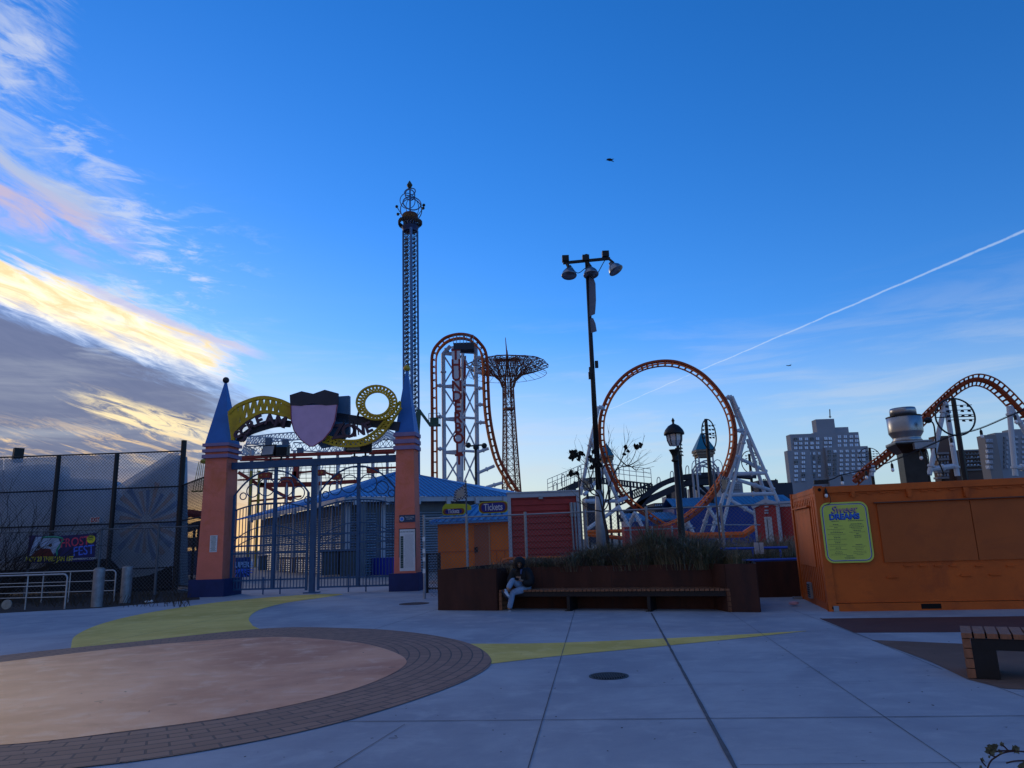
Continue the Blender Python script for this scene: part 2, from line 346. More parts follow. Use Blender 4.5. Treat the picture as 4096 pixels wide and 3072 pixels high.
def fit_ellipse(px):
    P = [G(*q) for q in px]; cx = sum(p.x for p in P)/len(P); return P
# brick ring (stamped paving) and salmon disc
ringm = bpy.data.materials.new('stamped_brick'); ringm.use_nodes = True; t = NT(ringm.node_tree)
co = t.node('ShaderNodeTexCoord').outputs['Object']; sp = t.node('ShaderNodeSeparateXYZ'); t.l.new(co, sp.inputs[0])
RC = (-5.2, 10.9)
dx = t.m('SUBTRACT', sp.outputs[0], RC[0]); dy = t.m('SUBTRACT', sp.outputs[1], RC[1])
ang = t.m('MULTIPLY', t.m('ARCTAN2', dy, dx), 4.5); rad = t.m('SQRT', t.m('ADD', t.m('MULTIPLY', dx, dx), t.m('MULTIPLY', dy, dy)))
bk = t.node('ShaderNodeTexBrick'); t.l.new(t.vec(ang, rad), bk.inputs['Vector']); bk.inputs['Scale'].default_value = 1; bk.inputs['Brick Width'].default_value = .34; bk.inputs['Row Height'].default_value = .155; bk.inputs['Mortar Size'].default_value = .012; bk.inputs['Mortar Smooth'].default_value = .3
bk.inputs['Color1'].default_value = (.24, .125, .085, 1); bk.inputs['Color2'].default_value = (.32, .17, .115, 1); bk.inputs['Mortar'].default_value = (.05, .04, .045, 1)
cc = t.mix(t.m('MULTIPLY', t.noise(co, 3, 6, .6), .5), bk.outputs[0], (.14, .09, .08)); b = t.n['Principled BSDF']; t.l.new(cc, b.inputs['Base Color']); b.inputs['Roughness'].default_value = .85
bp = t.node('ShaderNodeBump'); bp.inputs['Strength'].default_value = .6; bp.inputs['Distance'].default_value = .008; bp.invert = True; t.l.new(bk.outputs['Fac'], bp.inputs['Height']); t.l.new(bp.outputs[0], b.inputs['Normal'])
OUT = [(330, 3072), (1000, 2972), (1500, 2852), (1870, 2720), (1965, 2640), (1860, 2570), (1640, 2530), (1400, 2514), (1060, 2515), (500, 2572), (0, 2624)]
INN = [(0, 2985), (500, 2930), (1000, 2858), (1400, 2765), (1600, 2680), (1612, 2630), (1480, 2582), (1300, 2560), (1060, 2551), (600, 2583), (0, 2652)]
def loop_(px, cx, cy, rl):
    P = [G(*q) for q in px]; a0 = math.atan2(P[-1].y-cy, P[-1].x-cx); a1 = math.atan2(P[0].y-cy, P[0].x-cx)+2*PI
    r0 = math.hypot(P[-1].x-cx, P[-1].y-cy); r1 = math.hypot(P[0].x-cx, P[0].y-cy)
    for i in range(1, 7):
        s = i/7; a = a0+(a1-a0)*s; r_ = r0+(r1-r0)*s; P.append(Vector((cx+r_*math.cos(a), cy+r_*math.sin(a), 0)))
    return spline(P, 10, True)
flat('brick_ring', loop_(OUT, *RC, 4.9), .008, ringm)
salm = ground_mat('salmon_paving', (.84, .39, .215), (.52, .19, .095), (.92, .60, .42), rough=.62)
flat('salmon_disc', loop_(INN, *RC, 3.8), .012, salm)
redp = ground_mat('maroon_paving', (.115, .045, .04), (.085, .033, .032), (.14, .06, .05))
brnp = ground_mat('brown_paving', (.19, .115, .085), (.14, .085, .065), (.22, .14, .11))
flat('maroon_paving', gp([(1770, 1336.5), (2330, 1330), (2330, 1364.5), (1845, 1367)], 0), .004, redp)
flat('brown_paving', gp([(1882, 1383), (1985, 1387), (2330, 1402), (2330, 1495), (2170, 1488), (2090, 1468), (2000, 1425)], 0), .004, brnp)
# joints in the concrete
jm = mm('joint', (.08, .085, .10), .9, 0, .3, 8)
mb = MB()
def joint(p, q, w):
    P, Q = G(*p), G(*q); n = int((Q-P).length/.25)+2; s = (Q-P).cross(Vector((0, 0, 1))).normalized(); L = []
    for i in range(n):
        c = P.lerp(Q, i/(n-1)); k = w*(.75+.5*random.random()); L.append((c-s*k/2, c+s*k/2))
    for i in range(n-1):
        mb.poly([Vector((v.x, v.y, .0055)) for v in (L[i][0], L[i+1][0], L[i+1][1], L[i][1])])
for p, q, w_ in [((2605, 2452), (2960, 3110), .034), ((1350, 2888), (4140, 2864), .016), ((2300, 2440), (2105, 3100), .012), ((2920, 2450), (3880, 3100), .009),
                 ((1745, 2480), (2050, 2550), 0), ((1985, 2551), (3330, 2524), .009), ((1620, 2898), (1320, 3085), .010), ((3170, 2440), (4096, 2790), .010), ((1490, 2520), (1755, 2436), .016),
                 ((280, 2600), (1310, 2380), .014), ((2350, 2432), (1745, 2520), 0), ((3280, 2472), (3770, 2680), .01), ((1755, 2487), (1200, 2492), .006), ((2960, 3062), (4096, 3050), .008), ((0, 3069), (2960, 3062), 0), ((2060, 2745), (4096, 2730), .004), ((2260, 2640), (3600, 2636), .004), ((0, 2495), (1000, 2470), .006), ((2010, 2555), (2090, 2520), .006)]:
    if w_: joint(p, q, w_*(1 if w_ > .03 else .75))
tag(mb.build('pavement_joints', jm), kind='structure')
random.seed(77); mb = MB()
for i in range(130):
    p = G(random.uniform(0, 4096), random.uniform(2480, 3060), .016); a = random.uniform(0, 6.3); k = random.uniform(.008, .022); mb.add([p+Vector((math.cos(a+j*1.57)*k*(1 if j % 2 else .5), math.sin(a+j*1.57)*k*(1 if j % 2 else .5), random.uniform(0, .006))) for j in range(4)], [(0, 1, 2, 3)])
tag(mb.build('leaf_litter', mm('dry_leaf', (.04, .03, .025), .9, 0, .4, 9)), 'tiny dry leaf scraps scattered over the plaza paving', 'litter', kind='stuff')
mb = MB()
flat('soil_bed', [Vector(v) for v in (G(-700, 2530), G(0, 2453), G(400, 2432), G(800, 2398), G(790, 2366), G(600, 2350), G(0, 2335), G(-900, 2350))], .004, soilm)
# drain grate and manhole
gm = mm('cast_iron', (.045, .045, .05), .6, .4, .3, 20)
gc = G(2435, 2705)
e = empty('drain_grate', gc, 'round slotted iron drain grate set in the open concrete', 'drain')
mb = MB(); mb.lathe(gc+Vector((0, 0, -.01)), [(.235, 0), (.235, .018), (.205, .018), (.205, .010)], 40); mb.build('grate_frame', gm, e)
mb = MB()
for i in range(-6, 7):
    x = i*.03; h = math.sqrt(max(.2**2-x*x, 0)); mb.box(gc.x+x-.008, gc.x+x+.008, -(gc.y+h), -(gc.y-h), .002, .016)
mb.build('grate_bars', gm, e)
mh = G(1657, 2415); mb = MB(); mb.lathe(mh, [(.42, 0), (.42, .008), (.36, .010), (.35, .006), (.0, .006)], 36)
tag(mb.build('manhole_cover', mm('rusty_lid', (.06, .035, .035), .8, .2, .3, 20)), 'flat round rusty manhole cover left of the planter', 'manhole cover')
# ------------------------------------------------------------------ planter with long bench
pA, pB, pC, pD = G(1755, 2441), G(1990, 2452), G(2940, 2449), G(3041, 2449)
BF = Fr(pA, pD)                       # whole front line
bu0 = BF.hit(1990, 2450)[0]; L = BF.L
rt = empty('steel_planter', BF.P(L/2, -1.2, 0), 'long rusty steel planter holding grasses behind the slatted bench', 'planter')
zt = 0.98
mb = MB()
def plate(p, q, z0, z1, th=.04):
    mb.beam(Vector((p.x, p.y, (z0+z1)/2)), Vector((q.x, q.y, (z0+z1)/2)), th, z1-z0, up=(0, 0, 1))
b1 = BF.P(bu0, 0, 0); c1_ = BF.P(BF.hit(2930, 2449)[0], 0, 0); rec = .62
plate(pA, b1, 0, zt); plate(b1, BF.P(bu0+.05, -rec, 0), 0, zt-.004)
plate(BF.P(bu0+.05, -rec, 0), BF.P(L-1.0, -rec, 0), 0, zt-.008); plate(BF.P(L-1.0, -rec, 0), BF.P(L-.62, 0, 0), 0, zt-.004)
plate(BF.P(L-.62, 0, 0), pD, 0, zt); plate(pD, BF.P(L-.25, -1.7, 0), 0, zt-.003)
plate(pA, BF.P(.1, -3.4, 0), 0, zt-.003); plate(BF.P(.1, -3.4, 0), BF.P(L-.25, -1.7, 0), 0, zt-.006)
mb.build('planter_wall', rust, rt)
mb = MB()
for sgm in (2.55, 4.3): mb = MB(); mb.box(sgm-.004, sgm+.004, -rec+.02, -rec+.0225, .02, zt-.02, BF); mb.build('panel_seam', blackm, rt)
mb = MB(); mb.poly([BF.P(.1, -.1, .86), BF.P(bu0, -.15, .86), BF.P(bu0+.1, -rec-.05, .86), BF.P(L-.9, -rec-.05, .86), BF.P(L-.5, -.1, .86), BF.P(L-.1, -.1, .86), BF.P(L-.3, -1.65, .86), BF.P(.15, -3.3, .86)]); mb.build('soil', soilm, rt)
# bench
bl, brr = bu0+.06, BF.hit(2925, 2449)[0]+.02
bn = empty('slatted_bench', BF.P((bl+brr)/2, -.3, 0), 'very long wooden slatted bench built against the rusty planter', 'bench')
fr_ = MB(); fr_.box(bl+.02, brr-.02, -.06, -.02, .32, .43, BF); fr_.box(bl+.02, brr-.02, -.56, -.52, .32, .43, BF)
fr_.build('seat_frame', blackm, bn)
n = int((brr-bl)/.105)
mb = MB()
for i in range(n):
    u = bl+(i+.5)*(brr-bl)/n; j = random.uniform(-.004, .004); mb.box(u-.044, u+.044, -.58, .02+j, .432, .475+random.uniform(-.002, .002), BF)
mb.build('seat_slats', wood, bn)
for uu in (bl, brr-.07):
    mb = MB()
    for k in range(4): mb.box(uu, uu+.07, -.56, .02, .012+k*.104, .012+k*.104+.094, BF)
    mb.build('end_slats', wood, bn)
for px_ in (2275, 2598):
    u = BF.hit(px_, 2452)[0]; mb = MB(); mb.box(u-.035, u+.035, -.54, .0, 0, .318, BF); mb.box(u-.07, u+.07, -.1, .05, .001, .015, BF); mb.build('leg', blackm, bn)
# ------------------------------------------------------------------ orange container kiosk
C0 = G(3316, 2447); CR = G(4096, 2436); CFm = Fr(C0, CR); CS = Fr(G(3205, 2410), C0)   # front and side frames
zc = CFm.hit(3253, 1945)[1]; CW = 3.25; CLEN = 6.4
CS = Fr(CFm.P(0, -CW, 0), C0)
ct = empty('container_kiosk', CFm.P(CLEN/2, -CW/2, 0), 'orange shipping container kiosk with closed serving hatch', 'container')
m = MB()
fd = -.05
m.box(0.16, CLEN, -CW+.05, fd, .16, zc-.14, CFm)                       # core, front skin recessed behind the frame rails
m.box(0, CLEN, -.13, 0, .0, .15, CFm); m.box(0, CLEN, -.13, -.004, zc-.15, zc-.02, CFm); m.box(.02, CLEN, -CW+.02, -.14, zc-.13, zc-.06, CFm)
m.box(0, CLEN, -CW, -CW+.12, zc-.15, zc-.02, CFm)
m.box(0, .16, -.16, .004, 0, zc, CFm); m.box(0, .16, -CW, -CW+.16, 0, zc-.002, CFm)
m.box(.03, .13, -CW+.16, -.16, 0, .15, CFm); m.box(.03, .13, -CW+.16, -.16, zc-.28, zc-.02, CFm)
m.build('body', orangec, ct)
m = MB(); nr = 13
for i in range(nr):                                                    # corrugated end wall
    d0 = .2+(CW-.4)*i/nr; m.box(.02, .15, -d0-.12, -d0, .15, zc-.2, CFm)
m.box(.145, .158, -CW+.16, -.16, .15, zc-.28, CFm)
m.build('corrugated_end', orangec, ct)
lz, lzb = CS.hit(3200, 2036)[1], CS.hit(3232, 2262)[1]
s0, s1 = CS.hit(3191, 2140)[0], CS.hit(3248, 2140)[0]
m = MB(); m.box(s0, s1, -.10, -.004, lzb, lz, CS); m.build('end_hatch', orangec, ct)
m = MB(); m.box(s0-.08, s1+.08, .0, .06, lz, lz+.03, CS); m.build('hatch_canopy', orangec, ct)
m = MB(); a0 = CS.hit(3240, 2360); m.box(a0[0]-.1, a0[0]+.22, -.02, .04, a0[1]-.17, a0[1]+.17, CS); o = m.build('vent', galv, ct)
m = MB()
for i in range(6): m.box(a0[0]-.08, a0[0]+.20, .04, .052, a0[1]-.14+i*.05, a0[1]-.12+i*.05, CS)
m.build('vent_slats', blackm, o)
# serving hatch
hu0, hz1 = CFm.hit(3503, 2013); hz0 = CFm.hit(3530, 2250)[1]; hs_ = CFm.hit(3895, 2100)[0]
for a, b_ in ((hu0+.02, hs_-.008), (hs_+.008, CLEN-.3)):
    m = MB(); m.box(a, b_, fd, fd+.035, hz0, hz1-.02, CFm); m.build('serving_shutter', mm('dull_orange_shutter', (.37, .088, .014), .65, 0, .12, 1.2, .2, 70, dirt=(.28, .066, .014), dirtamt=.5), ct)
m = MB(); m.box(hu0-.03, CLEN-.2, fd, fd+.09, hz1, hz1+.022, CFm); m.build('drip_rail', mm('rail_brown', (.12, .05, .03), .6), ct)
m = MB()
for i in range(22): u = .75+i*.26; m.box(u, u+.10, fd, fd+.03, zc-.205, zc-.185, CFm)
m.box(.2, CLEN, fd, fd+.018, zc-.185, zc-.17, CFm)
m.build('weld_tabs', orangec, ct)
for x_ in (3410, 3636, 3866):
    u, z = CFm.hit(x_, 1962); m = MB(); m.box(u-.05, u+.05, fd, fd+.04, z-.11, z+.07, CFm); m.box(u-.03, u+.03, fd+.04, fd+.055, z-.13, z-.02, CFm); m.build('latch', orangec, ct)
for x_ in (3632, 3693, 3754, 3815, 3918, 4045):
    u, z = CFm.hit(x_, 2263); m = MB(); m.box(u-.06, u+.07, fd, fd+.03, z-.012, z+.012, CFm); m.build('hinge', orangec, ct)
for x_, y_ in ((3573, 2309), (3868, 2302), (3985, 2298)):
    u, z = CFm.hit(x_, y_); m = MB(); m.box(u-.10, u+.10, fd, fd+.035, z-.01, z+.012, CFm); m.build('shelf_bracket', orangec, ct)
u, z = CFm.hit(3725, 2424); m = MB(); m.box(u-.18, u+.18, -.1, .004, .03, .125, CFm); m.build('fork_pocket', mm('pitch_black', (.004, .004, .004), .9), ct)
for zz in (zc-.08, .07):
    m = MB(); m.lathe(CFm.P(.1, .001, zz), [(.035, 0), (.035, .012)], 12, CFm.n); m.build('corner_casting_hole', MT['pitch_black'], ct)
for fx, fy in ((3346, 2444), (3198, 2404)):
    u, z = CFm.hit(fx, fy) if fx > 3300 else (0.05, 0); dd = .03 if fx > 3300 else -CW+.2
    m = MB()
    if fx > 3300: m.box(u-.06, u+.06, .006, .10, .001, .012, CFm); m.box(u-.05, u+.05, .006, .016, .012, .11, CFm)
    else: m.box(-.2, -.003, dd-.2, dd, .001, .05, CFm)
    m.build('foot_plate', galv, ct)
m = MB(); u, z = CFm.hit(3283, 1928); m.box(u-.14, u+.14, .0, .05, z-.045, z+.04, CFm); m.build('junction_box', blackm, ct)
# menu sign on the kiosk
sc_ = [CFm.hit(*q) for q in ((3265, 2040), (3445, 2007), (3500, 2240), (3325, 2255))]
su0, su1 = sc_[0][0]+.0, CFm.hit(3473, 2060)[0]; sz1 = CFm.hit(3350, 2009)[1]; sz0 = CFm.hit(3400, 2251)[1]
def rrect(u0, u1, z0, z1, r, n=6):
    out = []
    for cx, cz, a in ((u1-r, z1-r, 0), (u0+r, z1-r, 90), (u0+r, z0+r, 180), (u1-r, z0+r, 270)):
        out += [(cx+r*math.cos(R(a+90*i/n)), cz+r*math.sin(R(a+90*i/n))) for i in range(n+1)]
    return out
su0 = CFm.hit(3290, 2130)[0]; su1 = CFm.hit(3484, 2130)[0]
sg = empty('menu_sign', CFm.P((su0+su1)/2, -.03, sz0), 'yellow green rounded menu board reading Sweet Dreams on the orange kiosk', 'sign')
lime = mm('lime_sign', (.50, .60, .10), .5, 0, .08, 3); deepb = mm('sign_blue', (.012, .04, .33), .5, 0, .1, 4); skyb = mm('light_blue_letter', (.03, .17, .62), .5, 0, .05, 4); tan = mm('tan_letter', (.50, .34, .20), .5, 0, .05, 4); dkt = mm('dark_print', (.03, .07, .07), .6, 0, 0)
m = MB(); m.prism(rrect(su0, su1, sz0, sz1, .16), -.03, .010, CFm); m.build('sign_panel', lime, sg)
def ring2(mb, fr, u0, u1, z0, z1, r, w_, d0, d1):
    a = rrect(u0, u1, z0, z1, r); b_ = rrect(u0+w_, u1-w_, z0+w_, z1-w_, max(r-w_, .005)); n = len(a)
    for i in range(n):
        j = (i+1) % n; q = [a[i], a[j], b_[j], b_[i]]; mb.prism(q, d0, d1, fr)
m = MB(); ring2(m, CFm, su0+.035, su1-.035, sz0+.035, sz1-.035, .13, .014, 0.009, .014); m.build('border', deepb, sg)
m = MB(); ring2(m, CFm, su0+.051, su1-.051, sz0+.051, sz1-.051, .115, .006, .009, .0135); m.build('border', whitep, sg)
mu = (su0+su1)/2; SW = su1-su0
text('DREAMS', .155, CFm, .013, mu-.012, sz1-.305, deepb, sg, bold=.009, ext=.001); text('DREAMS', .155, CFm, .0165, mu-.002, sz1-.293, skyb, sg, bold=.002, ext=.001)
text('Sweet', .20, CFm, .015, mu-.02, sz1-.165, deepb, sg, bold=.004, ext=.001, shear=.35); text('Sweet', .20, CFm, .0185, mu-.005, sz1-.15, tan, sg, bold=.0, ext=.001, shear=.35)
random.seed(4)
m = MB()
def tline(mb, fr, uc, z, wd, h, d):
    u = uc-wd/2
    while u < uc+wd/2:
        k = random.uniform(.012, .035); mb.box(u, min(u+k, uc+wd/2), d, d+.0015, z-h/2, z+h/2, fr); u += k+.008
for col_, rows in ((mu-SW*.21, [(.40, .16, 1), (.47, .12, 1), (.50, .30, 0), (.535, .08, 1), (.57, .40, 0), (.605, .16, 0), (.64, .28, 1), (.675, .40, 0), (.71, .16, 0), (.745, .14, 1), (.78, .42, 0), (.815, .16, 0), (.85, .12, 1), (.885, .42, 0), (.92, .36, 0), (.96, .13, 1), (.995, .40, 0), (1.03, .14, 0), (1.065, .18, 1), (1.10, .36, 0)]),
                   (mu+SW*.22, [(.40, .36, 1), (.47, .26, 1), (.50, .32, 0), (.535, .32, 1), (.57, .24, 0), (.605, .16, 1), (.64, .36, 0), (.675, .06, 1), (.71, .16, 1), (.745, .15, 1), (.90, .15, 1), (.935, .32, 0), (.97, .20, 0), (1.005, .16, 0), (1.04, .28, 0), (1.075, .3, 0), (1.11, .16, 0)])):
    for f_, wd, b_ in rows: tline(m, CFm, col_, sz1-f_*(sz1-sz0)/1.27, wd*.85, .013 if b_ else .007, .0108)
tline(m, CFm, mu, sz0+.135, .12, .013, .0108); tline(m, CFm, mu, sz0+.105, .2, .007, .0108); tline(m, CFm, mu, sz0+.085, .18, .007, .0108)
m.build('menu_text', dkt, sg)
# exhaust hood on the roof
alu = mm('spun_aluminium', (.27, .28, .30), .36, .85, .25, 3); ddh = -1.35
hx, hzb = CFm.hit(3650, 1880, ddh); ex = empty('exhaust_fan', CFm.P(hx, ddh, zc-.06), 'large spun aluminium kitchen exhaust fan on a black duct above the kiosk', 'exhaust fan')
def hz_(y): return CFm.hit(3640, y, ddh)[1]
def hw(x0, x1, y): return (CFm.hit(x1, y, ddh)[0]-CFm.hit(x0, y, ddh)[0])/2
pc = CFm.P(CFm.hit(3648, 1850, ddh)[0], ddh, 0); cx_ = CFm.hit(3635, 1700, ddh)[0]
m = MB(); w1 = hw(3608, 3694, 1860); m.box(hx-w1, hx+w1, ddh-w1, ddh+w1, zc-.07, hz_(1815), CFm)
u0_ = hx; za, zb = hz_(1815), hz_(1775); wt = hw(3580, 3728, 1780)
vs = [CFm.P(u0_+sx*w_, ddh+sy*w_, z) for z, w_ in ((za, w1), (za+.08, w1*1.3), (zb-.03, wt), (zb, wt)) for sx, sy in ((-1, -1), (1, -1), (1, 1), (-1, 1))]
m.add(vs, [(i*4+k, i*4+(k+1) % 4, (i+1)*4+(k+1) % 4, (i+1)*4+k) for i in range(3) for k in range(4)]+[(12, 13, 14, 15)]); m.build('duct', mm('grease_black', (.02, .02, .022), .45, .3, .4, 5), ex)
m = MB(); m.box(hx-wt, hx+wt*1.02, ddh-wt, ddh+wt, zb, zb+.03, CFm); m.box(hx-wt*.1, hx+wt, ddh+wt, ddh+wt+.14, zb-.17, zb-.03, CFm); m.build('grease_tray', galv, ex)
rr = hw(3572, 3712, 1690); hc = CFm.P(hx-.02, ddh, 0)
m = MB(); z1_, z2_ = hz_(1668), hz_(1740)
m.lathe(hc, [(rr*.55, zb+.03), (rr*.95, zb+.03), (rr*.80, zb+.10), (rr*.80, zb+.14), (rr*.98, zb+.24), (rr*.99, zb+.27), (rr, z1_-.01), (rr*.97, z1_), (.2, z1_)], 36); m.build('hood_bowl', alu, ex, True)
m = MB(); m.lathe(hc, [(rr*1.03, z1_), (rr*1.03, z1_+.018)], 36); m.build('hood_rim', blackm, ex)
zt_ = hz_(1632); m = MB(); m.lathe(hc, [(rr*.76, z1_+.018), (rr*.76, zt_-.05), (rr*.72, zt_), (rr*.4, zt_+.015), (.01, zt_+.02)], 36); m.build('hood_cap', alu, ex, True)
# camera/gooseneck on the duct and string lights
m = MB(); p0 = CFm.at(3775, 1893, -.9); m.tube(spline([p0, CFm.at(3745, 1820, -.9), CFm.at(3742, 1760, -.9), CFm.at(3735, 1700, -.9), CFm.at(3718, 1680, -.9)], 6), .016, 6)
gn = empty('gooseneck_lamp', p0, 'black curved gooseneck lamp beside the exhaust fan on the kiosk roof', 'lamp'); m.build('arm', blackm, gn)
m = MB(); q = CFm.at(3712, 1681, -.9); m.sphere(q, .085, 12, (1, 1, .8)); m.build('lamp_head', blackm, gn)
bulbm = mat('clear_bulb', (.75, .78, .80), .15, 0, 0, spec=.8)
slr = empty('string_lights', CFm.at(3290, 1935, .03), 'black cable of bare bulbs strung above the orange kiosk roof', 'string lights')
W_ = [(3283, 1928, .03), (3330, 1916, .03), (3366, 1900, .0), (3460, 1879, -.2), (3560, 1848, -.3), (3700, 1790, -.3), (3806, 1745, -.3), (3920, 1715, -.3), (4060, 1655, -.3), (4160, 1615, -.3)]
wp = [CFm.at(x, y, d) for x, y, d in W_]
m = MB(); m.tube(spline(wp, 5), .011, 5); m.tube([p+Vector((0, 0, .02)) for p in spline(wp, 5)[20:]], .004, 4); m.build('cable', blackm, slr)
def bulb(p):
    m = MB(); m.tube([p, p-Vector((0, 0, .05))], .008, 5); m.lathe(p-Vector((0, 0, .13)), [(.018, .10), (.028, .07), (.028, 0)], 10); o = m.build('socket', blackm, slr)
    m = MB(); m.lathe(p-Vector((0, 0, .21)), [(.004, 0), (.028, .015), (.034, .045), (.024, .08)], 10); m.build('bulb', bulbm, slr, True)
for x, y, d in [(3366, 1900, .02), (3462, 1878, -.2), (3566, 1848, -.3), (3680, 1800, -.3), (3803, 1746, -.3), (3922, 1714, -.3), (4058, 1655, -.3)]: bulb(CFm.at(x, y, d))
p = CFm.at(3301, 1950, .03); bulb(p)
m = MB(); m.tube(spline([CFm.at(3301, 1955, .02), CFm.at(3318, 1985, .03), CFm.at(3322, 2010, .03), CFm.at(3300, 2022, .03)], 5), .006, 5); m.build('loose_wire', blackm, slr)
# ------------------------------------------------------------------ near bench at the right edge
F2 = Fr(G(3872, 2716), G(4190, 2733)); zb2 = F2.hit(3842, 2545)[1]
bn2 = empty('wooden_bench', F2.P(.8, -.3, 0), 'near wooden slatted bench cut by the right edge of the view', 'bench')
m = MB(); zz = .47
m.box(.085, 2.4, -.06, -.005, .30, .415, F2); m.box(.085, .30, -.055, -.01, .012, .30, F2); m.box(.085, 2.4, -.62, -.56, .30, .415, F2); m.box(.085, .30, -.615, -.565, .012, .30, F2)
m.build('seat_frame', blackm, bn2)
wood2 = mm('bench_wood_near', (.27, .115, .06), .65, 0, .3, 7, .4, 50, stretch=(4, 1, 1))
m = MB()
for i in range(14): m.box(.0+i*.118, .0+i*.118+.10, -.66, .02, .42, zz, F2)
m.build('seat_slats', wood2, bn2)
m = MB()
for k in range(4): m.box(0.0, .08, -.64, .0, .012+k*.102, .012+k*.102+.092, F2)
m.build('end_slats', wood2, bn2)
# ------------------------------------------------------------------ scream gate
PL0, PR0 = G(860, 2383), G(1640, 2361)
GF = Fr(PL0, PR0); GL = GF.L
def pillar(name_c, xl, xr, ybase, ycap_t, ytop, ball, label):
    ul, ur = GF.hit(xl, ybase)[0], GF.hit(xr, ybase)[0]; uc = (ul+ur)/2; hb = (ur-ul)/2
    rt = empty('gate_pillar', GF.P(uc, 0, 0), label, 'pillar', 'gate pillars')
    xs_ = xl/2+xr/2
    def Z(y, x=None): return GF.hit(x or xs_, y)[1]
    hw_ = hb*.72; zb = .62
    def frus(w0, w1, z0, z1, mt, nm, par=rt, sm=False):
        m = MB(); vs = [GF.P(uc+sx*w, sy*w, z) for w, z in ((w0, z0), (w1, z1)) for sx, sy in ((-1, -1), (1, -1), (1, 1), (-1, 1))]
        m.add(vs, [(0, 1, 2, 3), (4, 5, 6, 7)]+[(k, (k+1) % 4, 4+(k+1) % 4, 4+k) for k in range(4)]); return m.build(nm, mt, par, sm)
    frus(hb, hb, 0, zb, mm('navy_base', (.015, .025, .10), .8, 0, .2, 3), 'base')
    zc_ = Z(ycap_t[0]); frus(hw_*1.02, hw_*.86, zb, zc_, salmon, 'shaft')
    # stepped cap
    zz = [Z(y) for y in ycap_t]; m = MB(); w_ = hw_
    for i in range(0, 5, 2): a, b_ = zz[i], zz[i+1]; m.box(uc-w_*1.08, uc+w_*1.08, -w_*1.08, w_*1.08, a, b_, GF)
    m.build('cap_moulding', lilac, rt)
    m = MB(); m.box(uc-w_*.9, uc+w_*.9, -w_*.9, w_*.9, zz[1], zz[2], GF); m.box(uc-w_*.9, uc+w_*.9, -w_*.9, w_*.9, zz[3], zz[4], GF); m.build('cap_core', salmon, rt)
    ztop = Z(ytop[0], ytop[1]); frus(w_*.95, .035, zz[5], ztop, bluep, 'spire')
    m = MB(); m.sphere(GF.P(uc, 0, ztop+.10), .13, 14); m.build('finial', ball, rt, True)
    return rt, uc, hw_
blk = mm('finial_black', (.02, .02, .03), .4); gold = mm('gold_paint', (.45, .32, .04), .4, .3)
rtL, ucL, hwL = pillar('l', 790, 930, 2387, [1838, 1824, 1815, 1803, 1792, 1780], (1530, 914), blk, 'salmon gate pillar with blue spire nearest the tall black fence')
rtR, ucR, hwR = pillar('r', 1572, 1690, 2363, [1802, 1787, 1778, 1762, 1750, 1735], (1482, 1640), gold, 'salmon gate pillar with blue spire carrying the tall white rules board')
def small_sign(name_, x0, y0, x1, y1, dd, mt, par_label, cat, border=None):
    a = GF.hit(x0, y1, dd); b_ = GF.hit(x1, y0, dd); e = empty(name_, GF.P((a[0]+b_[0])/2, dd, a[1]), par_label, cat)
    m = MB()
    if border: m.box(a[0]-.03, b_[0]+.03, dd-.02, dd+.0, a[1]-.03, b_[1]+.03, GF); m.build('sign_frame', border, e); m = MB()
    m.box(a[0], b_[0], dd-.015, dd+.01, a[1], b_[1], GF); m.build('sign_panel', mt, e); return e, a[0], b_[0], a[1], b_[1]
signw = mm('sign_white', (.60, .63, .66), .6, 0, .05, 5)
dL = hwL*1.0; dR = hwR*1.0
e, a0, a1, z0, z1 = small_sign('notice_sign', 838, 2141, 870, 2209, dL+.0, signw, 'small white notice of printed lines on the left gate pillar', 'sign')
m = MB()
for i in range(13): tline(m, GF, (a0+a1)/2, z1-.045-i*(z1-z0-.07)/12.5, (a1-a0)*random.uniform(.5, .85), .02, dL+.0105)
m.build('notice_text', dkt, e)
e, a0, a1, z0, z1 = small_sign('rules_board', 1599, 2116, 1660, 2285, dR, signw, 'tall white board of ride rules on the right gate pillar', 'sign', blackm)
text("LUNA PARK'S CODE OF CONDUCT", .062, GF, dR+.0105, (a0+a1)/2, z1-.09, dkt, e, ext=.001, sx=.55, bold=.001); m = MB()
H_ = z1-z0
for i in range(34): tline(m, GF, (a0+a1)/2+.06, z1-.2-i*(H_-.3)/34, (a1-a0)*random.uniform(.45, .66), .008, dR+.0105)
m.build('rules_text', mm('grey_print', (.2, .21, .23), .6, 0, 0), e); m = MB()
for i in range(14): hh = .055 if i != 8 else .12; zz = z1-.26-i*(H_-.42)/13; m.box(a0+.03, a0+.14, dR+.0105, dR+.0125, zz-hh, zz+.02, GF)
m.build('rules_icons', dkt, e)
e, a0, a1, z0, z1 = small_sign('no_smoking_sign', 1597, 2058, 1661, 2090, dR, mm('sign_navy', (.02, .05, .10), .5, 0, .1), 'small dark blue sign with a round emblem above the rules board', 'sign')
m = MB(); m.lathe(GF.P(a0+.10, dR+.0105, (z0+z1)/2-.01), [(.085, 0), (.085, .004)], 20, GF.n); m.build('emblem_rim', whitep, e)
m = MB(); m.lathe(GF.P(a0+.10, dR+.0145, (z0+z1)/2-.01), [(.065, 0), (.065, .003)], 20, GF.n); m.build('emblem', skyb, e)
text("There's no smoking\nin Luna Park.", .07, GF, dR+.0105, (a0+a1)/2+.09, (z0+z1)/2+.02, whitep, e, ext=.001, sx=.62)
